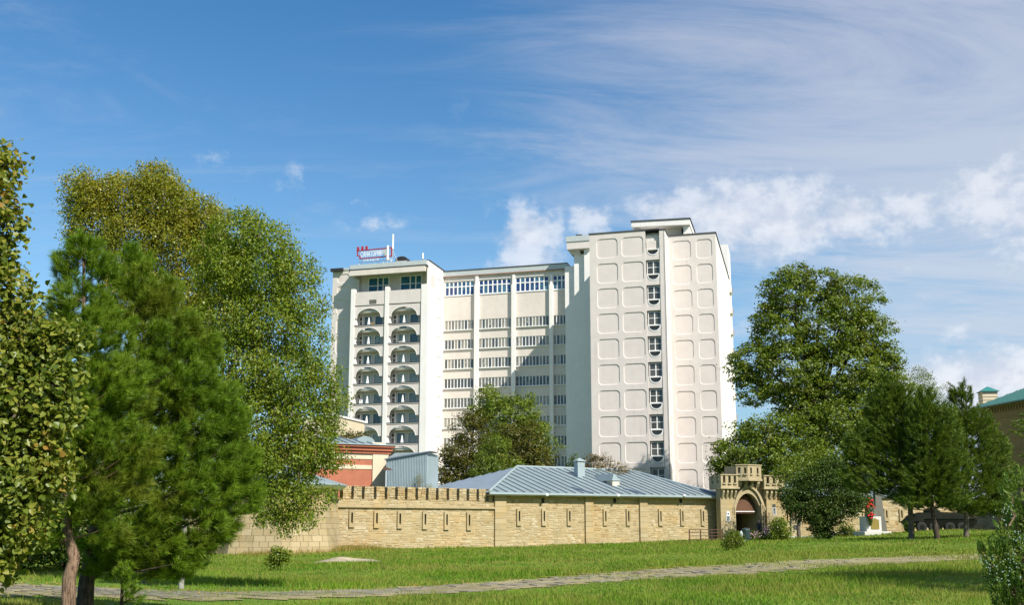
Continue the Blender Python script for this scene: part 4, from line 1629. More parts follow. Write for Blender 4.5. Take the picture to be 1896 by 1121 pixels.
def embrasure(parent, xc_, z0, z1, w=.5, sl=.15, y=0.0, tone=None):
    """dressed surround with a tall slot"""
    tn = random.uniform(.1, .98) if tone is None else tone
    mb = MB()
    hw = w / 2
    sz0, sz1 = z0 + (z1 - z0) * .22, z1 - (z1 - z0) * .13
    mb.prism(rect(xc_ - hw, xc_ + hw, z0, z1), y - .13, y + .14, [[(xc_ - sl / 2, sz0 + .12), (xc_ + sl / 2, sz0), (xc_ + sl / 2, sz1), (xc_ - sl / 2, sz1)]], tint=tn)
    mb.build('embrasure_surround', M['ashlar'], parent)
    MB().box(xc_ - sl, xc_ + sl, y + .32, y + .36, sz0 - .1, sz1 + .1).build('slot_shade_pane', M['dark'], parent)  # near-black pane behind the slot, its inner shade put into the colour


GA0 = at(620, 1000, 87.0)
GA1 = at(917, 1000, 96.5)
GA2 = at(1331, 1000, 111.5)
angL = math.atan2(GA1.y - GA0.y, GA1.x - GA0.x)
angC = math.atan2(GA2.y - GA1.y, GA2.x - GA1.x)
print('wall angles', math.degrees(angL), math.degrees(angC))
FL = Frame(GA0.x, GA0.y, angL)
FC = Frame(GA1.x, GA1.y, angC)
LL = math.hypot(GA1.x - GA0.x, GA1.y - GA0.y)
LC = math.hypot(GA2.x - GA1.x, GA2.y - GA1.y)
# left curtain wall with merlons
wallL = thing('fort_wall', 'crenellated rubble stone wall with a string course and six arrow slits, between the round tower and the roofed wall', 'wall', (FL.o.x, FL.o.y, 0), angL)
zs = (FL.hit(635, 934.5)[1] + FL.hit(900, 945)[1]) / 2
zcr = (FL.hit(640, 922)[1] + FL.hit(900, 931.5)[1]) / 2
zm = (FL.hit(640, 898.5)[1] + FL.hit(900, 907.5)[1]) / 2
zslope = FL.hit(900, 945)[1] - FL.hit(635, 934.5)[1]
print('string slope', zslope, 'z', zs, zcr, zm)
emb = []
for px in (651, 697, 740, 786.5, 826.5, 868):
    x, z1_ = FL.hit(px, 946 + (px - 650) * .018, 0)
    _, z0_ = FL.hit(px, 977.5 + (px - 650) * .026, 0)
    emb.append((x, z0_, z1_))
ex = [(x - .25, x + .25, a, b_) for x, a, b_ in emb]
mb = MB()
mb.prism(rect(0, LL, -1.2, zcr), 0.04, .7, [rect(x - .2, x + .2, a + .1, b_ - .1) for x, a, b_ in emb])
mb.build('wall_core', M['mortar'], wallL)
for x, a, b_ in emb:
    embrasure(wallL, x, a, b_, .52, .17)
masonry(wallL, 0, LL, -.75, zs - .12, .04, ex, limit=170, ch=(.13, .32), cw=(.16, .7))
masonry(wallL, 0, LL, zs + .12, zcr, .04, (), ch=(.14, .26), cw=(.2, .7), limit=210)
# string course of individual slabs
x = 0
while x < LL - .1:
    w = min(random.uniform(.8, 1.4), LL - x)
    MB().box(x + .006, x + w - .006, -.16, .03, zs - .115, zs + .05 + random.uniform(0, .03), bev=.02, tint=random.uniform(.05, .4)).build('string_course_slab', M['ashlar'], wallL)
    x += w
b = MB()
b.prism(rect(0, LL, zs + .0, zs + .14), -.02, .03)
b.build('string_course_bed', M['mortar'], wallL)
n = 16
mps = [634, 652.5 + 0, 671.5, 691.5, 712, 730.5, 749.5, 767.5, 786, 804.5, 824, 842.5, 861, 879.5, 897.5]
starts = [635, 655, 675, 697, 717, 736.5, 754.5, 774, 793.5, 812, 831.5, 850.5, 868.5, 887, 905]
for i, px in enumerate(starts):
    xa = FL.hit(px, 910)[0]
    nxt = starts[i + 1] if i + 1 < len(starts) else 925
    xb = FL.hit(nxt - 4.6, 910)[0]
    if i == len(starts) - 1:
        xb = LL - .3
    mer = MB()
    mer.box(xa + .03, xb - .03, .05, .62, zcr + .001, zm - .03).build('merlon_core', M['mortar'], wallL)
    mm_ = MB()
    z = zcr
    while z < zm - .05:
        h = min(random.uniform(.10, .26), zm - z)
        x = xa
        while x < xb - .05:
            w = random.uniform(.16, .6)
            if xb - (x + w) < .16:
                w = xb - x
            mm_.box(x + .008 + random.uniform(0, .02), x + w - .008, .03 - random.uniform(.0, .06), .66, z + random.uniform(.002, .02), z + h - random.uniform(.0, .02), bev=.022, tint=random.betavariate(2, 2))
            x += w
        z += h
    mm_.build('merlon', M['rubble'], wallL)
# centre wall with pilasters
wallC = thing('fort_wall', 'roofed rubble stone wall with flat ashlar pilasters and eight arrow slits, left of the gate', 'wall', (FC.o.x, FC.o.y, 0), angC)
zE = np.mean([FC.hit(px, py)[1] for px, py in ((925, 914), (1100, 919.5), (1320, 922.5))])
print('eave z', [FC.hit(px, py)[1] for px, py in ((925, 914), (1100, 919.5), (1320, 922.5))])
eaveL = FC.hit(925, 915)[1]
eaveR = FC.hit(1320, 921.5)[1]
emb = []
for px in (960.5, 1006.5, 1053.5, 1120, 1162.5, 1222, 1262.5, 1300.5):
    x, z1_ = FC.hit(px, 943.5, 0)
    _, z0_ = FC.hit(px, 974.5, 0)
    emb.append((x, z0_, z1_))
pil = [(918, 936), (1083, 1097.5), (1184, 1198)]
pilx = [(FC.hit(a, 980)[0], FC.hit(b_, 980)[0]) for a, b_ in pil]
pilx[0] = (-.12, pilx[0][1])
ex = [(x - .26, x + .26, a, b_) for x, a, b_ in emb]
mb = MB()
mb.prism([(-.1, -1.2), (LC, -1.2), (LC, eaveR), (-.1, eaveL)], 0.04, .8, [rect(x - .2, x + .2, a + .1, b_ - .1) for x, a, b_ in emb])
mb.build('wall_core', M['mortar'], wallC)
for x, a, b_ in emb:
    embrasure(wallC, x, a, b_, .52, .17)
segs = [(pilx[0][1], pilx[1][0]), (pilx[1][1], pilx[2][0]), (pilx[2][1], LC)]
for i, (a, b_) in enumerate(segs):
    masonry(wallC, a, b_, -.75, min(eaveL, eaveR) if i else eaveL, .04, ex, limit=(110, 190, 265)[i], ch=(.14, .36), cw=(.18, .75))
for (a, b_) in pilx:
    z = -.8
    MB().box(a + .02, b_ - .02, -.10, .039, -1.2, max(eaveL, eaveR) - .05).build('pilaster_core', M['mortar'], wallC)
    while z < min(eaveL, eaveR) - .1:
        h = random.uniform(.42, .62)
        if z + h > eaveL - .3:
            h = min(eaveL, eaveR) - z
        mbp = MB()
        mbp.box(a, b_, -.17, .04, z + .006, z + h - .006, bev=.012, tint=random.uniform(.2, .9))
        mbp.build('pilaster_stone', M['ashlar'], wallC)
        z += h
# broad plinth
x = -.1
# security lamps under the eave
for i, px in enumerate((1012.5, 1144.5, 1267)):
    x, z = FC.hit(px, 917.5 if i == 0 else 918.5, -.9)
    t = thing('flood_lamp', ('small round white lamp under the eave above the second arrow slit of the roofed wall', 'small round white lamp under the eave between the two inner pilasters of the roofed wall',
                             'small round white lamp under the eave nearest to the gate')[i], 'lamp', FC.w(x, -.9, z), angC, 'round lamps under the eave of the roofed wall')
    MB().lathe([(.02, -.14), (.13, -.12), (.17, 0), (.13, .1), (.03, .13)], seg=12).build('globe', M['plaque_white'], t, smooth=True)
    MB().tube([(0, 0, .1), (0, .45, .18), (0, .9, .10)], .03, 6).build('bracket', M['grey_sheet'], t)
    x2, z2 = FC.hit(px - 7, 928, 0)
# little dark vents beneath the lamps
for px in (1005, 1138, 1260):
    x, z = FC.hit(px, 928, 0)
    MB().box(x - .14, x + .14, -.06, .0, z - .22, z + .22).build('wall_vent', M['dark'], wallC)

# --- zinc roofed building behind the wall
roof_h = thing('zinc_roofed_building', 'low building with a hipped blue-grey seamed metal roof, right behind the fort wall', 'building', (FC.o.x, FC.o.y, 0), angC)
ov = -.75
eL, zeL = FC.hit(843, 905.5, -.2 + 0)
EY = ov
zev = lambda x: eaveL + .12 + (eaveR - eaveL) * x / LC
D = 9.5                       # half width of the building
hxr0, hz0 = FC.hit(957, 866.5, D)
hxr1, hz1 = FC.hit(1168, 872.5, D)
hx_end = LC + .3
rz = (hz0 + hz1) / 2
print('ridge', hxr0, hxr1, hz0, hz1, 'eave', zev(0), zev(LC))
x_left = -1.1


def slope_z(x, y, x0, x1):
    return 0


# front slope: quad eave (x_left..LC) to ridge (hxr0..hxr1); seams run up the slope
front = []


def seam_strip(parent, p, q, up, w=.035, h=.075, m='zinc'):
    """one raised seam from p to q"""
    p, q = Vector(p), Vector(q)
    d = (q - p).normalized()
    s = d.cross(up).normalized() * w
    u = up.normalized() * h
    mb = MB()
    mb.add([p - s, p + s, q + s, q - s, p - s + u, p + s + u, q + s + u, q - s + u], [(4, 5, 6, 7), (0, 1, 5, 4), (1, 2, 6, 5), (2, 3, 7, 6), (3, 0, 4, 7)])
    return mb.build('roof_seam', M[m], parent)


def trapezoid_roof(parent, e0, e1, r0, r1, pitchw=.62, m='zinc', thick=.08, name='roof_panel', ms='zinc'):
    """panels between seams, e0->e1 along the eave, r0->r1 along the ridge"""
    e0, e1, r0, r1 = map(Vector, (e0, e1, r0, r1))
    L = (e1 - e0).length
    ax = (e1 - e0).normalized()
    nrm = ax.cross(r0 - e0).normalized()
    if nrm.z < 0:
        nrm = -nrm
    inpl = nrm.cross(ax).normalized()
    if inpl.z < 0:
        inpl = -inpl
    hgt = (r0 - e0).dot(inpl)
    a0 = (r0 - e0).dot(ax)
    a1 = (r1 - e0).dot(ax)
    n = int(L / pitchw)

    def top(s):
        if s < a0 and a0 > 1e-3:
            return hgt * s / a0
        if s > a1 and L - a1 > 1e-3:
            return hgt * (L - s) / (L - a1)
        return hgt
    s0 = -max(0, -a0)
    xs = [L * k / n for k in range(n + 1)]
    pan = {}
    for k in range(n):
        sa, sb = xs[k], xs[k + 1]
        br = [sa] + [v for v in (a0, a1) if sa < v < sb] + [sb]
        poly = [e0 + ax * sa, e0 + ax * sb] + [e0 + ax * v + inpl * top(v) for v in reversed(br)]
        poly2 = [p for i, p in enumerate(poly) if i == 0 or (p - poly[i - 1]).length > .01]
        if len(poly2) < 3:
            continue
        mb = MB()
        nn = len(poly2)
        mb.add([p for p in poly2] + [p - nrm * thick for p in poly2], [tuple(range(nn)), tuple(reversed(range(nn, 2 * nn)))] + [(i, i + nn, (i + 1) % nn + nn, (i + 1) % nn) for i in range(nn)])
        mb.build(name, M[m], parent)
    for k in range(1, n):
        if top(xs[k]) > .4:
            seam_strip(parent, e0 + ax * xs[k] + nrm * .0, e0 + ax * xs[k] + inpl * (top(xs[k]) - .03), nrm, m=ms)
    return nrm, inpl, ax


M['green_seam'] = mat('green_seam', (0.01, 0.09, 0.085), 0.4, 0.1, 1.5, spec=0.5)
M['zinc_seam'] = mat('zinc_seam', (0.13, 0.17, 0.23), 0.4, 0.08, 1.2, metal=0.25, spec=0.5)
E0 = (x_left, EY, zev(x_left))
E1 = (LC + .2, EY, zev(LC))
R0 = (hxr0, D, rz)
R1 = (hxr1, D, rz)
nrm, inpl, ax_ = trapezoid_roof(roof_h, E0, E1, R0, R1, .95, ms='zinc_seam')
# left hip
xl2, zl2 = FC.hit(843, 905.5, D * 1.7)
trapezoid_roof(roof_h, (x_left, 2 * D - EY, zev(x_left)), E0, R0, (hxr0 - .01, D, rz), .8, m='zinc_light', ms='zinc_seam')
# back slope
trapezoid_roof(roof_h, (LC + .2, 2 * D - EY, zev(LC)), (x_left, 2 * D - EY, zev(x_left)), R1, R0, 3.0)
# ridge and hip caps, gutter
b = MB()
b.tube([Vector(R0) + Vector((0, 0, .08)), Vector(R1) + Vector((0, 0, .08))], .13, 6)
b.tube([Vector(E0) + Vector((0, 0, .08)), Vector(R0) + Vector((0, 0, .08))], .11, 6)
b.tube([Vector(E1) + Vector((0, 0, .08)), Vector(R1) + Vector((0, 0, .08))], .11, 6)
b.build('ridge_cap', M['zinc_light'], roof_h)
b = MB()
b.prism([(x_left, zev(x_left) - .20), (LC + .15, zev(LC) - .20), (LC + .15, zev(LC) - .02), (x_left, zev(x_left) - .02)], EY - .1, EY + .05)
b.build('gutter', M['zinc_light'], roof_h)
b = MB()
b.prism([(x_left + .1, zev(x_left) - .30), (LC + .1, zev(LC) - .30), (LC + .1, zev(LC) - .22), (x_left + .1, zev(x_left) - .22)], EY + .06, .6)
b.build('eave_board', M['cream_wall'], roof_h)
MB().box(x_left + .6, LC, .85, 2 * D - .8, -1, min(zev(0), zev(LC)) - .32).build('house_wall', M['cream_wall'], roof_h)
for px in (1098, 1194):
    x = FC.hit(px, 915, EY)[0]
    p = Vector((x, EY - .05, zev(x) - .02))
    q = p - inpl * 0 + inpl * 2.2 - ax_ * 1.1
    MB().tube([p + nrm * .06, q + nrm * .06], .09, 6).build('roof_ladder_rib', M['zinc_seam'], roof_h)
# flue box
fy = 6.0
kx0, kz = FC.hit(1070, 884, fy)
kx1, _ = FC.hit(1083, 884, fy)
_, ktop = FC.hit(1076, 857, fy)
b = MB()
b.box(kx0, kx1, fy, fy + .7, kz - .9, ktop, bev=.02)
fl = b.build('flue', M['zinc_light'], roof_h)
b = MB()
b.box(kx0 - .1, kx1 + .1, fy - .1, fy + .8, ktop + .12, ktop + .18)
b.add([(kx0 - .1, fy - .1, ktop + .181), (kx1 + .1, fy - .1, ktop + .181), (kx1 + .1, fy + .8, ktop + .181), (kx0 - .1, fy + .8, ktop + .181), ((kx0 + kx1) / 2, fy + .35, ktop + .5)],
      [(0, 1, 4), (1, 2, 4), (2, 3, 4), (3, 0, 4)])
for (a, c) in ((kx0 + .04, fy + .04), (kx1 - .04, fy + .04), (kx0 + .04, fy + .66), (kx1 - .04, fy + .66)):
    b.box(a - .03, a + .03, c - .03, c + .03, ktop - .01, ktop + .119)
b.build('flue_cap', M['zinc_light'], fl)
# dormer
dy = 2.6
dx0, dz0 = FC.hit(1134, 902.5, dy)
dx1, _ = FC.hit(1147, 902.5, dy)
_, dzt = FC.hit(1140, 891, dy)
_, dzr = FC.hit(1140, 877.5, dy)
dm = MB()
dm.box(dx0, dx1, dy, dy + 1.0, dz0 - .5, dzt)
dmo = dm.build('dormer', M['cream_wall'], roof_h)
MB().box(dx0 + .1, dx1 - .1, dy - .03, dy - .001, dz0 + .1, dzt - .05).build('dormer_shutter', M['soffit'], dmo)
cxm = (dx0 + dx1) / 2
b = MB()
back = dy + 3.6
b.add([(dx0 - .12, dy - .12, dzt), (dx1 + .12, dy - .12, dzt), (cxm, dy + .35, dzr), (cxm, back, dzr + .02), (dx0 - .12, back - 1.3, dzt), (dx1 + .12, back - 1.3, dzt)],
      [(0, 1, 2), (0, 2, 3, 4), (1, 5, 3, 2), (0, 4, 5, 1)])
b.build('dormer_roof', M['zinc'], dmo)

# --- corner tower, eight-sided with battered foot
tw = at(512, 1000, 84.5)
tower = thing('fort_tower', 'eight-sided sandstone corner tower with a battered foot and low conical metal roof, behind the birch', 'tower', (tw.x, tw.y, 0), 0)
RT = (at(625, 1000, 85).x - tw.x) * 1.0
ztw = at(600, 906, 82)[2]
zgt = -1.3
NS = 8
a0 = math.radians(22.5 - 6)
prof = [(RT * 1.15, zgt), (RT * 1.05, zgt + 2.6), (RT, zgt + 4.4), (RT, ztw)]


def pr(k, z, off=0.0):
    """point on the tower's corner line k at height z"""
    r = np.interp(z, [p[1] for p in prof], [p[0] for p in prof]) + off
    t = a0 + k * 2 * math.pi / NS
    return Vector((r * math.cos(t), r * math.sin(t), z))


MB().lathe([(r - .05, z) for r, z in prof], seg=NS, a0=a0).build('tower_core', M['mortar'], tower)
for k in range(NS):
    t = a0 + (k + .5) * 2 * math.pi / NS
    if math.sin(t) > .45:
        continue
    z = zgt + .3
    r_i = 0
    while z < ztw - .05:
        h = min(.46 + .05 * math.sin(r_i * 2.1), ztw - z)
        nb = 5 + (r_i % 2)
        cuts = np.linspace(0, 1, nb + 1)
        cuts[1:-1] += np.random.default_rng(r_i * 7 + k).uniform(-.05, .05, nb - 1)
        for j in range(nb):
            A, B_ = pr(k, z), pr(k + 1, z)
            C_, D_ = pr(k + 1, z + h), pr(k, z + h)
            f0, f1 = cuts[j] + .006, cuts[j + 1] - .006
            v = [A.lerp(B_, f0), A.lerp(B_, f1), D_.lerp(C_, f1), D_.lerp(C_, f0)]
            out_ = Vector((math.cos(t), math.sin(t), .0)) * random.uniform(.0, .02)
            mb = MB()
            gap = Vector((0, 0, .008))
            v[0] += gap
            v[1] += gap
            v[2] -= gap
            v[3] -= gap
            inn = Vector((-math.cos(t), -math.sin(t), 0)) * .06
            mb.add([p + out_ for p in v] + [p + inn for p in v], [(0, 1, 2, 3), (0, 4, 5, 1), (1, 5, 6, 2), (2, 6, 7, 3), (3, 7, 4, 0)], 0, random.uniform(.05, .95))
            cnt = SCOUNT.get('tw', 0)
            if cnt < 295:
                mb.build('stone', M['ashlar'], tower)
                SCOUNT['tw'] = cnt + 1
            else:
                SCOUNT.setdefault('twmb', MB())
                SCOUNT['twmb'].add(mb.v, mb.f, 0, mb.t[0])
        z += h
        r_i += 1
if 'twmb' in SCOUNT:
    SCOUNT['twmb'].build('small_stones', M['ashlar'], tower, kind='stuff')
MB().lathe([(RT + .25, ztw), (RT + .55, ztw + .18), (RT + .6, ztw + .3)], seg=24).build('cornice', M['white'], tower)
MB().lathe([(RT + .75, ztw + .301), (RT + .72, ztw + .4), (.2, ztw + 2.1)], seg=24).build('tower_roof', M['zinc'], tower)
# buttress-like low wall running left from the tower
tl = at(300, 1010, 82)
t = thing('fort_wall', 'low stretch of ashlar fort wall left of the corner tower, behind the pine', 'wall', (tl.x - 18, tl.y, 0), 0)
LW = tw.x - RT * .8 - (tl.x - 18)
MB().box(0, LW, .05, .8, -1.6, 2.6).build('wall_core', M['mortar'], t)
masonry(t, 0, LW, -1.4, 2.6, .05, (), ch=(.35, .5), cw=(.6, 1.2), m='ashlar', jit=.01, limit=250)

# ------------------------------------------------------------------ GATE
go = at(1334, 1000, 109.6)
GAN = math.radians(17)
G = Frame(go.x, go.y, GAN)
gate = thing('fort_gate', 'sandstone castle gatehouse with pointed arch, two corbelled turrets and a raised crenellated bay', 'gate', (G.o.x, G.o.y, 0), GAN)
gx = lambda p, py=960, y=0: G.hit(p, py, y)[0]
gzv = lambda py, p=1390, y=0: G.hit(p, py, y)[1]
gL0, gL1, gC0, gC1, gR0, gR1 = 0, gx(1366), gx(1366), gx(1414), gx(1414), gx(1446)
zb = -.8
z_tur0, z_tur1 = gzv(907, 1350), gzv(880, 1350)
z_wall = gzv(893)
# arch opening
ax0, ax1 = gx(1361.5), gx(1408.0)
zsp = gzv(952)
zap = gzv(914.5)


def gothic(x0, x1, zs_, za, zbase, n=9):
    """pointed arch outline, open at the base"""
    c = (x0 + x1) / 2
    pts = [(x0, zbase)]
    for k in range(n + 1):
        f = k / n
        t = f * math.pi / 2
        pts.append((x0 + (c - x0) * (1 - math.cos(t)) ** .92, zs_ + (za - zs_) * math.sin(t) ** 1.0))
    for k in range(n, -1, -1):
        t = k / n * math.pi / 2
        pts.append((x1 - (x1 - c) * (1 - math.cos(t)) ** .92, zs_ + (za - zs_) * math.sin(t) ** 1.0))
    pts.append((x1, zbase))
    # dedupe apex
    out = [pts[0]]
    for p in pts[1:]:
        if math.hypot(p[0] - out[-1][0], p[1] - out[-1][1]) > 1e-3:
            out.append(p)
    return out


ai = gothic(ax0, ax1, zsp, zap, zb)
W_ = gR1
poly = [(0, zb), (0, z_wall), (W_, z_wall), (W_, zb)] + list(reversed(ai))
MB().prism(poly, .15, .7).build('gate_wall', M['ashlar_plain'], gate)
# projecting outer arch frame with ogee hood
hx0, hx1 = gx(1357), gx(1412)
ao = gothic(hx0, hx1, zsp - .1, gzv(903), zb, 9)
MB().prism(ao + list(reversed(ai)), -.12, .148).build('arch_frame', M['ashlar_plain'], gate)
ah = gothic(hx0 - .12, hx1 + .25, zsp - .2, gzv(900.5), gzv(940), 9)
ah2 = gothic(hx0 + .05, hx1 - .02, zsp - .2, gzv(904), gzv(940), 9)
MB().prism(ah + list(reversed(ah2)), -.34, -.122).build('arch_hood', M['ashlar_plain'], gate)
# right shaft beside the arch, left face courses
for px0, px1, yy in ((1410.6, 1412.6, -.45), (1414.2, 1416.0, -.5)):
    MB().box(gx(px0, y=yy), gx(px1, y=yy), yy, .148, zb, gzv(935), bev=.04).build('arch_shaft', M['ashlar_plain'], gate)
# turret bodies slightly proud, built of ashlar blocks
for (a, b_) in ((gL0, gx(1360)), (gx(1418), gR1)):
    z = zb
    i = 0
    MB().box(a + .03, b_ - .03, -.2, .149, zb, z_tur0 + .05).build('turret_core', M['mortar'], gate)
    while z < z_tur0 - .6:
        h = .46
        xs_ = [a, a + (b_ - a) * (.38 if i % 2 else .62), b_]
        for j in range(2):
            MB().box(xs_[j] + .004, xs_[j + 1] - .004, -.26, .0, z + .004, z + h - .004, bev=.008, tint=random.uniform(.3, .8)).build('stone', M['ashlar'], gate)
        z += h
        i += 1
    MB().box(a, b_, -.26, .0, z, z_tur0).build('turret_neck', M['ashlar_plain'], gate)


def battlement(x0, x1, yf, yb, z0, z1, nslot, name='turret'):
    """parapet with T-shaped gaps, moulded base and coping; returns nothing"""
    sl0, sl1 = z0 + (z1 - z0) * .42, z1 - (z1 - z0) * .10
    holes = []
    sw_ = (x1 - x0) / (nslot * 2.05 + 1)
    for k in range(nslot):
        c = x0 + (x1 - x0) * (k + .5 + .12) / (nslot + .24)
        holes.append(rect(c - sw_ / 2, c + sw_ / 2, sl0, sl1))
    p = MB()
    p.prism(rect(x0, x1, z0, z1 - .1), yf, yf + .3, holes)
    po = p.build(name + '_parapet', M['ashlar_plain'], gate)
    MB().box(x0 - .06, x1 + .06, yf - .08, yf + .36, z1 - .099, z1 + .02, bev=.02).build('coping', M['ashlar_plain'], po)
    MB().box(x0 - .1, x1 + .1, yf - .12, yf - .001, z0 + .0, z0 + .2, bev=.03).build('base_moulding', M['ashlar_plain'], po)
    for h in holes:
        MB().box(h[0][0] - .05, h[1][0] + .05, yf - .14, yf - .001, sl0 - .16, sl0 - .0, bev=.02).build('sill_stone', M['ashlar_plain'], po)
    for s_ in (0, 1):
        xx = (x0, x0 + .3) if s_ == 0 else (x1 - .3, x1)
        sd = MB()
        Fs = [(yf + .302, z0), (yb, z0), (yb, z1 - .1), (yf + .302, z1 - .1)]
        mid = (yf + yb) / 2
        # side wall as prism along x: build with swapped axes
        hl = [rect(mid - .2 - .6, mid + .2 - .6, sl0, sl1), rect(mid + .4, mid + .8, sl0, sl1)]
        sd.prism(Fs, xx[0], xx[1], hl)
        sd.v = [(v[1], v[0], v[2]) for v in sd.v]
        sd.f = [tuple(reversed(f)) for f in sd.f]
        sd.build('side_parapet', M['ashlar_plain'], po)
    MB().box(x0 + .31, x1 - .31, yf + .31, yb, z1 - .34, z1 - .2).build('turret_shade_slab', M['ashlar_plain'], po)  # added cover slab below the coping, blocks the sun so the slots stay dark
    MB().box(x0 + .31, x1 - .31, yb - .3, yb - .001, z0 + .222, z1 - .342).build('rear_parapet', M['ashlar_plain'], po)
    return po


def corbels(x0, x1, yf, z0, z1, n):
    for k in range(n):
        c = x0 + (x1 - x0) * (k + .5) / n
        w = (x1 - x0) / n * .22
        q = MB()
        pr_ = [(yf, z1), (yf, z1 - (z1 - z0) * .35), (yf + .3, z0), (yf + .62, z0), (yf + .62, z1)]
        q.prism(pr_, c - w, c + w)
        q.v = [(v[1], v[0], v[2]) for v in q.v]
        q.f = [tuple(reversed(f)) for f in q.f]
        q.build('corbel', M['ashlar_plain'], gate)


battlement(gL0 - .12, gx(1366.5, 893, -.7), -.75, 1.9, z_tur0, z_tur1, 3)
battlement(gx(1414.3, 893, -.7), gR1 + .1, -.75, 1.9, gzv(908, 1430), gzv(882, 1430), 3)
corbels(gL0, gx(1366, y=-.4), -.68, z_tur0 - .9, z_tur0 - .002, 4)
corbels(gx(1416, y=-.4), gR1, -.68, z_tur0 - .95, z_tur0 - .05, 4)
# raised central bay: prow-shaped battlement
zc0, zc1 = gzv(890.5), gzv(862.5)
xa, xm_, xb = gx(1365.5, 870, -.9), gx(1388, 870, -1.6), gx(1412.5, 870, -.9)
MB().box(gx(1367), gx(1412), .149, 1.7, z_wall + .002, zc0 + .3).build('bay_core', M['ashlar_plain'], gate)
for i, ((xa_, ya_), (xb_, yb_)) in enumerate((((xa, -.55), (xm_, -1.25)), ((xm_, -1.25), (xb, -.55)))):
    Lp = math.hypot(xb_ - xa_, yb_ - ya_)
    an = math.atan2(yb_ - ya_, xb_ - xa_)
    loc = Matrix.Translation((xa_, ya_, 0)) @ Matrix.Rotation(an, 4, 'Z')
    sl0, sl1 = zc0 + (zc1 - zc0) * .42, zc1 - .3
    hol = []
    for k in range(2):
        c = Lp * (k + .5) / 2 + .04 * (1 if i == 0 else -1)
        hol.append(rect(c - .14, c + .14, sl0, sl1))
    q = MB()
    q.prism(rect(0, Lp, zc0, zc1 - .1), 0, .3, hol)
    po = q.build('bay_parapet', M['ashlar_plain'], gate)
    po.matrix_local = loc
    MB().box(-.05, Lp + .03, -.07, .34, zc1 - .099, zc1 + .03, bev=.02).build('coping', M['ashlar_plain'], po)
    MB().box(-.05, Lp + .03, -.10, -.001, zc0 - .12, zc0 + .14, bev=.03).build('base_moulding', M['ashlar_plain'], po)
    for h in hol:
        MB().box(h[0][0] - .05, h[1][0] + .05, -.13, -.001, sl0 - .18, sl0 - .01, bev=.02).build('sill_stone', M['ashlar_plain'], po)
b = MB()
q = [(xa, -.54), (xm_, -1.24), (xb, -.54), (xb, 1.6), (xa, 1.6)]
nq = len(q)
b.add([(x, y, zc0 + .0) for x, y in q] + [(x, y, zc0 + .15) for x, y in q], [tuple(reversed(range(nq))), tuple(range(nq, 2 * nq))] + [(i, (i + 1) % nq, nq + (i + 1) % nq, nq + i) for i in range(nq)])
b.build('bay_floor', M['ashlar_plain'], gate)
b = MB()
q = [(xa + .32, -.3), (xm_, -.9), (xb - .32, -.3), (xb - .32, 1.6), (xa + .32, 1.6)]
b.add([(x, y, zc1 - .34) for x, y in q] + [(x, y, zc1 - .2) for x, y in q], [tuple(reversed(range(nq))), tuple(range(nq, 2 * nq))] + [(i, (i + 1) % nq, nq + (i + 1) % nq, nq + i) for i in range(nq)])
b.build('bay_shade_slab', M['ashlar_plain'], gate)  # second added cover slab, keeps sunlight out of the bay behind its slots
for s_, x in ((0, xa), (1, xb - .3)):
    MB().box(x, x + .3, -.3, 1.9, zc0 + .152, zc1 - .12).build('bay_side', M['ashlar_plain'], gate)
corbels(xa + .1, xb - .1, -.7, zc0 - .75, zc0 - .13, 4)
# passage: brown boarded tympanum, dark inside, pale pillar and notice
zty = gzv(947.3, 1380, .5)
at_ = gothic(ax0 + .0, ax1 - .35, zsp, zap - .25, zty)
MB().prism(at_, .52, .60).build('tympanum_board', M['brown_board'], gate)
MB().box(ax0 + .02, ax1 - .36, .47, .64, zty - .09, zty - .005).build('transom', M['plaque_white'], gate)
MB().box(ax0 - 1, ax0 - .001, 0.702, 6, zb, zap).build('passage_wall', M['ashlar_plain'], gate)
MB().box(ax1 + .001, ax1 + 1, 0.702, 6, zb, zap).build('passage_wall', M['ashlar_plain'], gate)
MB().box(ax0 - 1, ax1 + 1, 0.702, 6, zap + .002, zap + .3).build('passage_roof', M['ashlar_plain'], gate)
MB().box(ax0 - 1, ax1 + 1, 6.003, 6.2, zb, zap + .3).build('passage_end', M['dark'], gate)  # closing wall coloured near-black to paint the shade deep in the passage
MB().box(ax0 + .1, ax0 + .1 + (ax1 - ax0) * .2, 3.2, 3.5, zb, zty + .3).build('passage_post', M['soffit'], gate)
MB().box(ax0 + (ax1 - ax0) * .33, ax0 + (ax1 - ax0) * .48, 3.2, 3.5, zb, zty + .3).build('passage_post', M['soffit'], gate)
nx_, nz_ = G.hit(1391.5, 973.5, 2.6)
nt_ = thing('notice_board', 'small pale green notice standing inside the dark gateway', 'notice', G.w(nx_, 2.6, nz_), GAN)
MB().box(-.22, .22, 0, .04, -.4, .4).build('board', M['leaf_grey'] if False else M['bronze'], nt_)
MB().box(-.03, .03, .042, .08, -1.8, .3).build('post', M['rust'], nt_)
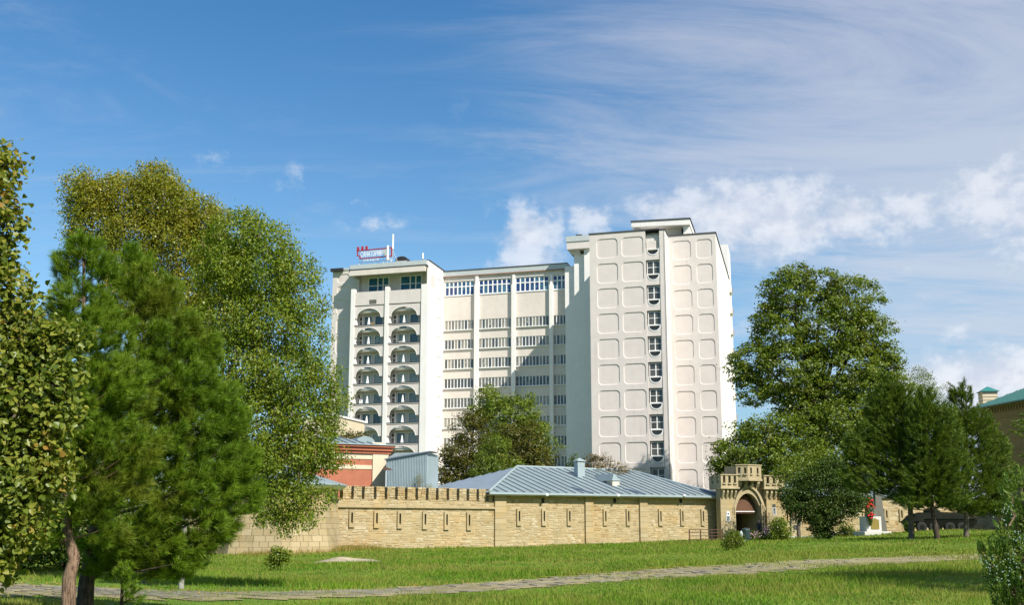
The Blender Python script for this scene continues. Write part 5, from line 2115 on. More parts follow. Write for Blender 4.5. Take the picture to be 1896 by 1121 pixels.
# wall plaques on the gate
for (px, pa, pb, pc, wpx, lab) in ((1348.5, 947.5, 956, 965.5, 8.0, 'white and dark wall plaque left of the gate arch'), (1434, 934, 941, 953, 7.0, 'dark framed wall plaque right of the gate arch, beside the bushes')):
    x, z = G.hit(px, pc, -.3)
    _, z1_ = G.hit(px, pa, -.3)
    _, zm_ = G.hit(px, pb, -.3)
    w = wpx / 17.2 / 2
    t = thing('wall_plaque', lab, 'plaque', G.w(x, -.27, z), GAN)
    h, hm = z1_ - z, zm_ - z
    MB().box(-w, w, -.05, .0, -.05, hm).build('plaque_frame', M['plaque_white'], t)
    MB().box(-w + .06, w - .06, -.07, -.051, .02, hm - .05).build('plaque_plate', M['plaque_dark'], t)
    b = MB()
    b.prism([(-w * .8, hm + .002), (w * .8, hm + .002), (w * .8, h - .06), (0, h), (-w * .8, h - .06)], -.06, 0)
    b.build('plaque_crest', M['plaque_white'] if px < 1400 else M['plaque_dark'], t)
    if px < 1400:
        MB().lathe([(.005, -.005), (.10, -.005), (.10, .005), (.005, .005)], seg=10).build('crest_ring', M['plaque_dark'], t).matrix_local = Matrix.Translation((0, -.07, hm + .2)) @ Matrix.Rotation(math.pi / 2, 4, 'X')
    for k in range(4):
        MB().box(-w * .55, w * .55, -.075, -.0705, .08 + k * .09, .10 + k * .09).build('plaque_line', M['grey_sheet'], t)
# --- wall right of the gate
g2 = G.w(gR1 + .1, .9, 0)
wr_end = at(1850, 990, 121)
angR = math.atan2(wr_end.y - g2.y, wr_end.x - g2.x)
FR = Frame(g2.x, g2.y, angR)
LR = math.hypot(wr_end.x - g2.x, wr_end.y - g2.y)
wallR = thing('fort_wall', 'sandstone wall with arrow slits right of the gate, half hidden by the pines and bushes', 'wall', (FR.o.x, FR.o.y, 0), angR)
zR = FR.hit(1500, 921, 0)[1]
emb = []
for px in (1462, 1560, 1640, 1668, 1716):
    x, z1_ = FR.hit(px, 943, 0)
    _, z0_ = FR.hit(px, 966, 0)
    emb.append((x, z0_, z1_))
MB().prism(rect(0, LR, -.8, zR), .04, .8, [rect(x - .2, x + .2, a + .1, b_ - .1) for x, a, b_ in emb]).build('wall_core', M['mortar'], wallR)
for x, a, b_ in emb:
    embrasure(wallR, x, a, b_, .6, .2)
masonry(wallR, 0, LR, -.3, zR, .04, [(x - .3, x + .3, a, b_) for x, a, b_ in emb], ch=(.3, .5), cw=(.45, .95), limit=290)
# roof behind the right wall
r2 = thing('zinc_roofed_annex', 'grey metal roof of the low annex showing just right of the gatehouse, behind the bushes', 'building', (FR.o.x, FR.o.y, 0), angR)
xe0, ze = FR.hit(1440, 921, -.3)
xe1, _ = FR.hit(1700, 921, -.3)
xr1, zr1 = FR.hit(1640, 880, 6)
xr0, _ = FR.hit(1402, 880, 6)
trapezoid_roof(r2, (xe0, -.4, zR + .1), (xe1, -.4, zR + .1), (xr0 + 2, 6, zr1), (xr1, 6, zr1), .8, ms='zinc_seam')
MB().box(xe0 + .3, xe1 - .3, .82, 11, -.5, zR).build('annex_wall', M['cream_wall'], r2)
b = MB()
b.add([(xr0 + 2, 6.02, zr1), (xr1, 6.02, zr1), (xe1, 12, zR), (xe0, 12, zR)], [(0, 1, 2, 3)])
b.build('rear_slope', M['zinc'], r2)
print('fort', round(time.time() - T0, 1))

# ------------------------------------------------------------------ buildings behind the left wall
bo = at(716, 900, 104)
BA = math.radians(27)
Bf = Frame(bo.x, bo.y, BA)
bh = thing('brick_building', 'red brick building with cream bands, brick cornice and grey metal roof, behind the crenellated wall', 'building', (Bf.o.x, Bf.o.y, 0), BA)
bz = lambda py, px=700: Bf.hit(px, py, 0)[1]
bxx = lambda px, py=870: Bf.hit(px, py, 0)[0]
XL_ = bxx(560)
zc = [Bf.hit(690, p, 0)[1] for p in (829.0, 841.0, 851.5, 862.5, 870)]
MB().box(XL_, 0, .0, 10, -1, zc[1]).build('brick_wall', M['red_brick'], bh)
MB().box(XL_, 0.05, -.06, -.001, zc[2] + .0, zc[1]).build('cream_band', M['cream_wall'], bh)
MB().box(XL_, bxx(688), -.06, -.001, zc[4], zc[3]).build('cream_band', M['cream_wall'], bh)
MB().box(bxx(689), .06, -.16, -.061, -1, zc[1] - .001).build('corner_pilaster', M['cream_wall'], bh)
b = MB()
for k, (o_, h0, h1) in enumerate(((.25, 0, .28), (.42, .28, .62), (.62, .62, .82))):
    b.box(XL_, o_, -o_, 10, zc[1] + h0 + .001, zc[1] + h1)
b.build('cornice', M['brick_trim'], bh)
zt_ = zc[1] + .82
MB().box(XL_, .75, -.75, 10, zt_ + .001, zt_ + .07).build('cornice_flashing', M['zinc_light'], bh)
# roof slope with seams and a barrel-topped hatch
x1r = bxx(676, 815)
e0, e1 = (XL_, -.6, zt_ + .08), (-.9, -.6, zt_ + .08)
zrr = Bf.hit(620, 809.5, 5)[1]
trapezoid_roof(bh, e0, e1, (XL_, 5, zrr), (-3.6, 5, zrr), .85, ms='zinc_seam')
b = MB()
hx_, hz_ = Bf.hit(660, 822, 2.5)
hx2, _ = Bf.hit(694, 822, 2.5)
_, htop = Bf.hit(676, 808.5, 2.5)
hw = (hx2 - hx_) / 2
b.prism([(hx_, zt_ + .1)] + [((hx_ + hx2) / 2 + hw * math.cos(t_), htop - .6 + .6 * math.sin(t_)) for t_ in np.linspace(math.pi, 0, 9)] + [(hx2, zt_ + .1)], 2.5, 5.2)
b.build('roof_hatch', M['zinc'], bh)
px0, px1 = bxx(690.5, 822), bxx(709, 822)
MB().box(px0, px1, .3, 1.2, zt_ + .08, Bf.hit(700, 820, .3)[1]).build('parapet_block', M['cream_wall'], bh)
# corrugated metal shed
so = at(714, 900, 101)
SA = math.radians(-8)
Sf = Frame(so.x, so.y, SA)
sh = thing('metal_shed', 'blue-grey corrugated metal shed with a slanting top, between the brick building and the hotel', 'shed', (Sf.o.x, Sf.o.y, 0), SA)
sx1, zs1 = Sf.hit(792, 838, 0)
_, zs0 = Sf.hit(713, 853, 0)
n = 26
for k in range(n):
    xa_, xb_ = sx1 * k / n, sx1 * (k + 1) / n
    za_, zb_ = zs0 + (zs1 - zs0) * k / n, zs0 + (zs1 - zs0) * (k + 1) / n
    w = xb_ - xa_
    prf = [(xa_, .0), (xa_ + w * .25, .0), (xa_ + w * .35, -.09), (xa_ + w * .75, -.09), (xa_ + w * .85, .0), (xb_ - .002, .0)]
    mb = MB()
    vs = [(x, y, -1) for x, y in prf] + [(x, y, zs0 + (zs1 - zs0) * x / sx1) for x, y in prf]
    mb.add(vs, [(i, i + 1, i + 7, i + 6) for i in range(5)])
    mb.build('corrugated_sheet', M['corrugated'], sh)
b = MB()
b.prism([(-.1, zs0), (sx1 + .3, zs1), (sx1 + .3, zs1 + .12), (-.1, zs0 + .12)], -.25, .1)
b.build('eave_trim', M['zinc_seam'], sh)
b = MB()
b.add([(-.1, .1, zs0 + .1), (sx1 + .3, .1, zs1 + .1), (sx1 + .3, 4, zs1 + .25), (-.1, 4, zs0 + 1.0)], [(0, 1, 2, 3)])
b.add([(-.1, .1, zs0 + .02), (sx1 + .3, .1, zs1 + .02), (sx1 + .3, 4, zs1 + .15), (-.1, 4, zs0 + .9)], [(3, 2, 1, 0)])
b.build('shed_roof', M['zinc'], sh)
MB().box(sx1 - .05, sx1 + .0, .02, 5, -1, zs1).build('shed_side', M['corrugated'], sh)
# pale annex of the hotel at far left
po_ = at(560, 800, 135)
t = thing('plaster_annex', 'cream plastered low annex at the foot of the hotel, just right of the birch', 'building', (po_.x, po_.y, 0), HA)
zt_ = at(615, 774, 134)[2]
MB().box(0, at(632, 800, 134).x - po_.x, 0, 8, -1, zt_).build('annex_wall', M['cream_wall'], t)
MB().box(-.1, at(632, 800, 134).x - po_.x + .15, -.15, 8, zt_ + .002, zt_ + .25).build('annex_coping', M['white'], t)
# street lamp
p = at(714, 905, 99)
t = thing('street_lamp', 'street lamp with a small dark head in front of the corrugated shed', 'street lamp', (p.x, p.y, 0), 0)
zl = at(714, 869.5, 99)[2]
MB().tube([(0, 0, -.5), (0, 0, zl)], [.09, .05], 8).build('pole', M['grey_sheet'], t)
b = MB()
b.add([(-.35, -.12, zl - .05), (.75, -.1, zl - .12), (.75, .1, zl - .12), (-.35, .12, zl - .05), (-.2, -.08, zl + .28), (.5, -.05, zl + .02), (.5, .05, zl + .02), (-.2, .08, zl + .28)],
      [(0, 3, 2, 1), (4, 5, 6, 7), (0, 1, 5, 4), (1, 2, 6, 5), (2, 3, 7, 6), (3, 0, 4, 7)])
b.build('lamp_head', M['rust'], t)

# ------------------------------------------------------------------ ochre house at the right
ho = at(1831, 960, 126)
HO = math.radians(-79.5)
Hf = Frame(ho.x, ho.y, HO)
hs_ = thing('ochre_house', 'ochre brick house with a turquoise metal roof and a capped chimney, at the right edge', 'house', (Hf.o.x, Hf.o.y, 0), HO)
x2 = 30.0
ze = at(1831, 757, 126).z
MB().box(0, x2, 0, 12, -.5, ze).build('house_wall', M['ochre_brick'], hs_)
b = MB()
k = 0
while k * .5 < x2 - .3:
    b.box(k * .5 + .05, k * .5 + .3, -.12, -.001, ze - .8, ze - .3)
    k += 1
b.build('cornice_teeth', M['ochre_brick'], hs_, kind='stuff')
MB().box(-.25, x2, -.27, -.002, ze - .29, ze - .02).build('cornice', M['ochre_brick'], hs_)
for k in range(9):
    z = ze - 1.6 - k * 1.3
    MB().box(-.03, x2, -.05, -.001, z, z + .12).build('brick_course', M['ochre_brick'], hs_)
trapezoid_roof(hs_, (-.8, -.9, ze + .02), (x2, -.9, ze + .02), (6.5, 6.0, ze + 3.4), (x2 - 5, 6.0, ze + 3.4), .8, m='green_roof', ms='green_seam')
trapezoid_roof(hs_, (-.8, 12.9, ze + .02), (-.8, -.9, ze + .02), (6.5, 6.01, ze + 3.4), (6.5, 6.0, ze + 3.4), .8, m='green_roof', ms='green_seam')
MB().box(-.85, x2, -1.02, -.9, ze - .12, ze + .05).build('gutter', M['green_roof'], hs_)
ch = thing('chimney', 'pale brick chimney with a turquoise pyramid cap beside the ochre house roof', 'chimney', at(1831, 760, 130), math.radians(-8))
czt = at(1831, 727, 130).z - ch.location.z
hw = 13.2 / 1900 * 130
MB().box(-hw, hw, -hw, hw, -2.5, czt, bev=.02).build('stack', M['cream_wall'], ch)
b = MB()
e = hw + .25
b.add([(-e, -e, czt + .002), (e, -e, czt + .002), (e, e, czt + .002), (-e, e, czt + .002), (0, 0, czt + .75)], [(0, 1, 4), (1, 2, 4), (2, 3, 4), (3, 0, 4), (3, 2, 1, 0)])
b.build('chimney_cap', M['green_roof'], ch)
for k in range(7):
    MB().box(-hw - .03, hw + .03, -hw - .03, hw + .03, czt - .3 - k * .42, czt - .24 - k * .42).build('brick_course', M['ochre_brick'], ch)
MB().box(4, 8, -.08, -.001, -.5, at(1880, 905, 118).z).build('garage_door', M['plaque_dark'], hs_)

# ------------------------------------------------------------------ armoured vehicle
vo = at(1738, 990, 106)
VA = math.radians(10)
zv = g1(vo.x, vo.y) 
veh = thing('armoured_vehicle', 'dark green eight-wheeled armoured troop carrier parked on the lawn behind the pines', 'armoured vehicle', (vo.x, vo.y, zv), VA)
Lh = 3.75
b = MB()
sec = [(-Lh, .95, 1.15, .7), (-Lh + .9, .55, 1.75, 1.25), (-1.6, .5, 2.05, 1.35), (Lh - .6, .5, 2.05, 1.35), (Lh, .9, 1.7, 1.1)]
vs, fs = [], []
for (x, zl_, zh, hw_) in sec:
    zm_ = zl_ + (zh - zl_) * .5
    vs += [(x, -hw_ * .8, zl_), (x, -hw_, zm_), (x, -hw_ * .72, zh), (x, hw_ * .72, zh), (x, hw_, zm_), (x, hw_ * .8, zl_)]
for i in range(len(sec) - 1):
    for k in range(6):
        a, c = i * 6 + k, i * 6 + (k + 1) % 6
        fs.append((a, a + 6, c + 6, c))
fs += [tuple(range(6)), tuple(reversed(range(24, 30)))]
b.add(vs, fs)
b.build('hull', M['army'], veh)
b = MB()
b.lathe([(.85, 2.05), (.8, 2.2), (.45, 2.45), (.1, 2.48)], cx=-.6, seg=16)
tur = b.build('turret', M['army'], veh)
MB().tube([(-1.2, 0, 2.25), (-2.9, 0, 2.4)], .05, 6).build('gun_barrel', M['army'], tur)
for s_ in (-1, 1):
    for k in range(4):
        x = (-2.55, -1.2, .55, 1.9)[k]
        wq = MB()
        prf = [(.50, -.16), (.56, -.1), (.56, .1), (.50, .16)]
        wq.lathe([(.2, -.17)] + prf + [(.2, .17)], seg=18)
        wo = wq.build('wheel', M['rubber'], veh)
        wo.matrix_local = Matrix.Translation((x, s_ * 1.12, .56)) @ Matrix.Rotation(math.pi / 2, 4, 'X')
        rq = MB()
        rq.lathe([(.28, -.18), (.24, -.19), (.1, -.2), (.1, .2), (.24, .19), (.28, .18)], seg=12)
        rq.build('rim', M['army'], wo)
for x in (-2.9, -2.2):
    MB().box(x, x + .3, -.5, -.2, 1.8, 1.95).build('hatch', M['army'], veh)
MB().box(-2.2, 3.4, -1.42, -1.38, 1.35, 1.5).build('side_rail', M['army'], veh)
MB().box(3.0, 3.74, -1.1, 1.1, 1.75, 2.1).build('engine_deck', M['army'], veh)

# ------------------------------------------------------------------ monument and small things
mo = at(1618, 999, 100)
mz = g1(mo.x, mo.y)
ppx = 19.0
mon = thing('monument', 'white granite memorial with a bronze plaque on a stepped base, behind the pines', 'monument', (mo.x, mo.y, mz), math.radians(12))
MB().box(-1.45, 1.35, -.9, 1.2, -.15, .34, bev=.02).build('base_slab', M['monument'], mon)
MB().box(-.95, .62, -.45, .8, .342, 1.75, bev=.02).build('pedestal', M['monument'], mon)
MB().prism([(-.5, .55), (.35, .55), (.35, 1.45), (.1, 1.5), (-.07, 1.62), (-.25, 1.5), (-.5, 1.45)], -.50, -.451).build('bronze_plaque', M['bronze'], mon)
b = MB()
for k, (w0, z) in enumerate(((.42, 1.752), (.22, 3.5), (.05, 3.8))):
    b.v += [(-.1 - w0, .17 - w0, z), (-.1 + w0, .17 - w0, z), (-.1 + w0, .17 + w0, z), (-.1 - w0, .17 + w0, z)]
b.f = [(0, 1, 5, 4), (1, 2, 6, 5), (2, 3, 7, 6), (3, 0, 4, 7), (4, 5, 9, 8), (5, 6, 10, 9), (6, 7, 11, 10), (7, 4, 8, 11), (8, 9, 10, 11), (0, 3, 2, 1)]
b.m = [0] * 10
b.t = [.5] * 10
b.build('stele', M['grey_granite'], mon)
so_ = at(1632, 996, 103)
sl = thing('granite_slab', 'dark tapered granite slab standing right behind the white memorial', 'monument', (so_.x, so_.y, g1(so_.x, so_.y)), math.radians(12))
b = MB()
b.v = [(-.75, -.3, 0), (.55, -.3, 0), (.55, .3, 0), (-.75, .3, 0), (-.5, -.2, 4.2), (.05, -.2, 4.2), (.05, .2, 4.2), (-.5, .2, 4.2)]
b.f = [(0, 3, 2, 1), (4, 5, 6, 7), (0, 1, 5, 4), (1, 2, 6, 5), (2, 3, 7, 6), (3, 0, 4, 7)]
b.m = [0] * 6
b.t = [.5] * 6
b.build('slab', M['grey_granite'], sl)
# wreath of red flowers
wr = at(1610, 940, 99.2)
wreath = thing('wreath', 'tall wreath of red flowers hung on the front of the memorial stele', 'wreath', wr, 0)
N = 420
tt = rng.uniform(0, 1, N)
zz = 1.0 - 2.6 * tt
hw = np.interp(tt, [0, .25, .55, .8, 1], [.12, .42, .38, .22, .03])
c = np.stack([rng.uniform(-1, 1, N) * hw, rng.uniform(-.12, .1, N), zz - .1], -1)
np_mesh('greenery', leaf_quads(c, rng.normal(0, 1, (N, 3)) + [0, -1, 0], .22, .12), 4, M['leaf_dark'], wreath)
fm = MB()
for k in range(34):
    if k < 24:
        x, z = random.gauss(0.0, .26), random.gauss(.25, .28)
    else:
        x, z = random.gauss(.02, .14), random.gauss(-.72, .2)
    fm.lathe([(.02, -.05), (.10, 0), (.05, .06), (.01, .07)], cx=x, cy=-.18 + random.uniform(-.05, .04), seg=6)
    for i in range(24):
        v = fm.v[-24 + i]
        fm.v[-24 + i] = (v[0], v[1], v[2] + z)
fm.build('red_flowers', M['petal_red'], wreath, kind='stuff')
# small plinth with a dark plate
p0 = at(1473, 1004, 106)
t = thing('stone_plinth', 'small yellow stone plinth with a dark plate and a flat kerb, right of the gate', 'plinth', (p0.x, p0.y, g1(p0.x, p0.y)), math.radians(8))
MB().box(-.9, 2.2, -.6, .8, -.1, .2, bev=.02).build('kerb_slab', M['monument'], t)
b = MB()
b.v = [(-.5, -.25, .202), (.42, -.25, .202), (.42, .3, .202), (-.5, .3, .202), (-.38, -.18, 2.3), (.32, -.18, 2.3), (.32, .25, 2.3), (-.38, .25, 2.3)]
b.f = [(0, 3, 2, 1), (4, 5, 6, 7), (0, 1, 5, 4), (1, 2, 6, 5), (2, 3, 7, 6), (3, 0, 4, 7)]
b.m = [0] * 6
b.t = [.5] * 6
b.build('plinth_body', M['ashlar_plain'], t)
MB().box(-.24, .2, -.30, -.26, .9, 1.32).build('plate', M['plaque_dark'], t)
# low bench slab
p0 = at(1557, 1000, 103)
t = thing('stone_bench', 'low pale stone bench between the dark tree and the memorial', 'bench', (p0.x, p0.y, g1(p0.x, p0.y)), math.radians(5))
MB().box(-1.3, 1.2, -.25, .25, .38, .48, bev=.02).build('seat', M['monument'], t)
for s_ in (-1, 1):
    MB().box(s_ * .9 - .12, s_ * .9 + .12, -.2, .2, -.1, .379, bev=.01).build('leg', M['monument'], t)
# rusty railing left of the gate
rf = at(1277, 1006, 103)
re_ = at(1338, 1004.5, 105.5)
RA = math.atan2(re_.y - rf.y, re_.x - rf.x)
Lr = math.hypot(re_.y - rf.y, re_.x - rf.x)
rail = thing('railing', 'rusty brown steel railing with three rungs in front of the wall, left of the gate', 'railing', (rf.x, rf.y, g1(rf.x, rf.y) - .05), RA)
for k in range(4):
    MB().box(k * Lr / 3 - .045, k * Lr / 3 + .045, -.045, .045, -.1, 1.28).build('post', M['rust'], rail)
for z in (.28, .6, .92, 1.22):
    MB().box(.046, Lr - .046, -.03, .03, z, z + .07).build('rung', M['rust'], rail)
MB().tube([(0, 0, .9), (-.35, -.25, 0)], .035, 5).build('strut', M['rust'], rail)
# litter bin beside the flowers
p0 = at(1382, 1007, 100)
t = thing('litter_bin', 'dark green litter bin with a pale bag hanging at its left, beside the gate flowers', 'litter bin', (p0.x, p0.y, g1(p0.x, p0.y)), 0)
MB().lathe([(.34, 0), (.40, .3), (.42, 1.0), (.36, 1.02)], seg=14).build('body', M['bin'], t, smooth=False)
MB().lathe([(.45, 1.021), (.40, 1.14), (.2, 1.24), (.04, 1.27)], seg=14).build('lid', M['bin'], t)
b = MB()
b.lathe([(.03, .35), (.17, .45), (.2, .7), (.1, .95), (.03, 1.0)], cx=-.50, cy=-.1, seg=9)
b.build('bag', M['grey_sheet'], t, smooth=True)


# person in the gateway
def person():
    x, z = G.hit(1405.0, 965.0, -.3)
    gz_ = z - 1.70
    wp = G.w(x, -.3, gz_)
    t = thing('person', 'grey-haired person in dark clothes standing at the right side of the gateway', 'person', wp, math.radians(-20))
    sk = {'pel': (0, 0, .95, .15, .11), 'che': (0, .01, 1.32, .18, .12), 'nek': (0, 0, 1.47, .06, .06), 'hd': (0, -.01, 1.55, .075, .085), 'ht': (0, -.01, 1.66, .075, .085)}
    V, E, R = [], [], []

    def chain(pts):
        last = None
        for (p, r) in pts:
            if p in idx:
                i = idx[p]
            else:
                idx[p] = i = len(V)
                V.append(p)
                R.append(r)
            if last is not None:
                E.append((last, i))
            last = i
    idx = {}
    chain([((0, 0, .95), (.15, .11)), ((0, 0, 1.15), (.14, .10)), ((0, .01, 1.36), (.16, .11)), ((0, 0, 1.47), (.055, .055)), ((0, -.01, 1.56), (.075, .085)), ((0, -.01, 1.66), (.06, .07))])
    for s_ in (-1, 1):
        chain([((0, .01, 1.36), (.16, .11)), ((s_ * .19, 0, 1.38), (.055, .055)), ((s_ * .25, .02, 1.12), (.042, .042)), ((s_ * .22, -.12, .90), (.032, .032)), ((s_ * .20, -.18, .82), (.035, .02))])
        chain([((0, 0, .95), (.15, .11)), ((s_ * .10, 0, .85), (.09, .09)), ((s_ * .11, -.01, .48), (.06, .06)), ((s_ * .12, .02, .09), (.04, .045)), ((s_ * .13, -.13, .04), (.04, .03))])
    me = bpy.data.meshes.new('body')
    me.from_pydata(V, E, [])
    o = link('body', me, t)
    me.materials.append(M['cloth_dark'])
    me.materials.append(M['skin'])
    o.modifiers.new('skin', 'SKIN')
    for i, r in enumerate(R):
        me.skin_vertices[0].data[i].radius = r
    me.skin_vertices[0].data[0].use_root = True
    o.modifiers.new('sub', 'SUBSURF').levels = 1
    o.modifiers['sub'].render_levels = 1
    dg = bpy.context.evaluated_depsgraph_get()
    ev = o.evaluated_get(dg)
    m2 = bpy.data.meshes.new_from_object(ev)
    o.modifiers.clear()
    o.data = m2
    for p in m2.polygons:
        c = p.center
        skin = c.z > 1.47 or (c.z < .9 and abs(c.x) > .17)
        p.material_index = 1 if skin else 0
        p.use_smooth = True
    b = MB()
    b.lathe([(.098, 1.60), (.102, 1.66), (.075, 1.735), (.02, 1.755)], cx=0, cy=.012, seg=12)
    b.build('hair', M['hair'], t, smooth=True)
    b = MB()
    b.add([(-.012, -.085, 1.63), (.012, -.085, 1.63), (.018, -.088, 1.585), (-.018, -.088, 1.585), (0, -.115, 1.59)], [(0, 4, 1), (1, 4, 2), (2, 4, 3), (3, 4, 0)])
    b.build('nose', M['skin'], t)


person()
print('props', round(time.time() - T0, 1))


# ------------------------------------------------------------------ TREES
def limb_tubes(mb, base, tips, r0, fork=.45, sides=7):
    """trunk base -> each tip as gently curved tapering limb"""
    base = Vector(base)
    for tip in tips:
        tip = Vector(tip)
        d = tip - base
        pts = []
        for k in range(7):
            f = k / 6
            p = base + Vector((d.x * f ** 1.5, d.y * f ** 1.5, d.z * (1 - (1 - f) ** 1.15)))
            p += Vector((random.gauss(0, .02), random.gauss(0, .02), 0)) * d.length * (f * (1 - f) * 3)
            pts.append(p)
        rad = [max(.012, r0 * (1 - k / 6) ** .8 + .012) for k in range(7)]
        mb.tube(pts, rad, sides, cap=False)


def blob_points(blobs, Y, n_per_m2, flat=.85, shell=.35, depth=1.0):
    """random clump centres spread through blobs given in photograph pixels at distance Y"""
    out = []
    for bl in blobs:
        px, py, r = bl[:3]
        ry = bl[3] if len(bl) > 3 else r * flat
        dy = bl[4] if len(bl) > 4 else 0.0
        c = at(px, py, Y + dy)
        R = r / FPX * (Y + dy) * 1.0
        RZ = ry / FPX * (Y + dy)
        n = max(3, int(n_per_m2 * R * RZ * 3.14))
        d = rng.normal(0, 1, (n, 3))
        d /= np.linalg.norm(d, axis=1, keepdims=True)
        rad = (shell + (1 - shell) * rng.random(n) ** .6)[:, None]
        p = d * rad * np.array([R, R * depth, RZ]) + np.array(c)
        out.append(np.concatenate([p, d * 1.0], 1))
    return np.concatenate(out)


def crown_leaves(parent, P, per, sig, L, W, m, name='crown', up=.5, out=.6, flat=.6, droop=False):
    C = np.repeat(P[:, :3], per, 0)
    Dn = np.repeat(P[:, 3:], per, 0)
    N = len(C)
    off = rng.normal(0, 1, (N, 3)) * sig
    off[:, 2] *= flat
    c = C + off
    nrm = rng.normal(0, .6, (N, 3)) + Dn * out + np.array([0, 0, up])
    tip = None
    if droop:
        tip = np.tile([0, 0, -1.3], (N, 1))
    s = rng.uniform(.7, 1.25, N)
    v = leaf_quads(c, nrm, L * s, W * s, tipdir=tip)
    o = np_mesh(name, v - np.tile(np.array(parent.location), (len(v), 1)), 4, m, parent)
    return o


def make_tree(name, label, base_px, Y, blobs, m, bark, dens=1.2, per=14, sig=.35, leaf=(.16, .1), r0=.25, group=None, cat='tree', depth=1.0, shell=.35, limbs=8, zbase=None, base_xy=None, up=.5, weep=None, clear_z=None, behind=0):
    b0 = at(base_px, 1000, Y) if base_xy is None else Vector((base_xy[0], base_xy[1], 0))
    z = g1(b0.x, b0.y) if zbase is None else zbase
    t = thing(name, label, cat, (b0.x, b0.y, z), 0, group)
    P = blob_points(blobs, Y, dens * 2.3, depth=depth, shell=shell)
    per = int(per * 1.5)
    tips = []
    for bl in blobs[:limbs]:
        c = at(bl[0], bl[1], Y + (bl[4] if len(bl) > 4 else 0))
        tips.append(c - t.location)
    idx = rng.choice(len(P), min(len(P), limbs * 4), replace=False)
    mb = MB()
    top = max(tp.z for tp in tips)
    mean = sum(tips, Vector()) / len(tips)
    trunk_top = Vector((mean.x * .35, mean.y * .35, top * .38))
    mb.tube([(0, 0, -.3), (random.gauss(0, .02), 0, trunk_top.z * .3), (trunk_top.x * .4, trunk_top.y * .4, trunk_top.z * .7), trunk_top], [r0 * 1.3, r0, r0 * .9, r0 * .75], 9, cap=False)
    limb_tubes(mb, trunk_top - Vector((0, 0, .1)), tips, r0 * .5)
    for i in idx:
        pt = Vector(P[i, :3]) - t.location
        j = min(range(len(tips)), key=lambda q: (tips[q] - pt).length)
        st_ = trunk_top.lerp(tips[j], .75)
        mb.tube([st_, st_.lerp(pt, .6) + Vector((0, 0, .1)), pt], [r0 * .14, r0 * .08, .01], 5, cap=False)
    mb.build('trunk', M[bark], t, smooth=True)
    crown_leaves(t, P, per, sig, leaf[0], leaf[1], M[m], up=up)
    return t


def shoots_mesh(parent, O, A, L, n_need, nl, nw, m, name='crown', spread=.55, tipbias=.35):
    """needle shoots: origin O, axis A (unit), shoot length L; thin triangular needles leaning forward"""
    S_ = len(O)
    N = S_ * n_need
    o = np.repeat(O, n_need, 0)
    a = np.repeat(A, n_need, 0)
    l = np.repeat(np.broadcast_to(L, (S_,)), n_need)[:, None]
    u = rng.random((N, 1)) ** .8
    base = o + a * l * u
    r = rng.normal(0, 1, (N, 3))
    r -= (r * a).sum(1, keepdims=True) * a
    r /= np.linalg.norm(r, axis=1, keepdims=True) + 1e-9
    sp_ = spread * rng.uniform(.55, 1.25, (N, 1)) * (1.15 - tipbias * u)
    d = a + r * sp_ * 1.6
    d /= np.linalg.norm(d, axis=1, keepdims=True)
    ln = nl * rng.uniform(.7, 1.15, (N, 1))
    side = np.cross(d, rng.normal(0, 1, (N, 3)))
    side /= np.linalg.norm(side, axis=1, keepdims=True) + 1e-9
    v = np.empty((N, 3, 3))
    v[:, 0] = base - side * nw / 2
    v[:, 1] = base + side * nw / 2
    v[:, 2] = base + d * ln
    v[:, 2, 2] -= (ln[:, 0] * .06)
    return np_mesh(name, v.reshape(-1, 3) - np.tile(np.array(parent.location), (N * 3, 1)), 3, m, parent)


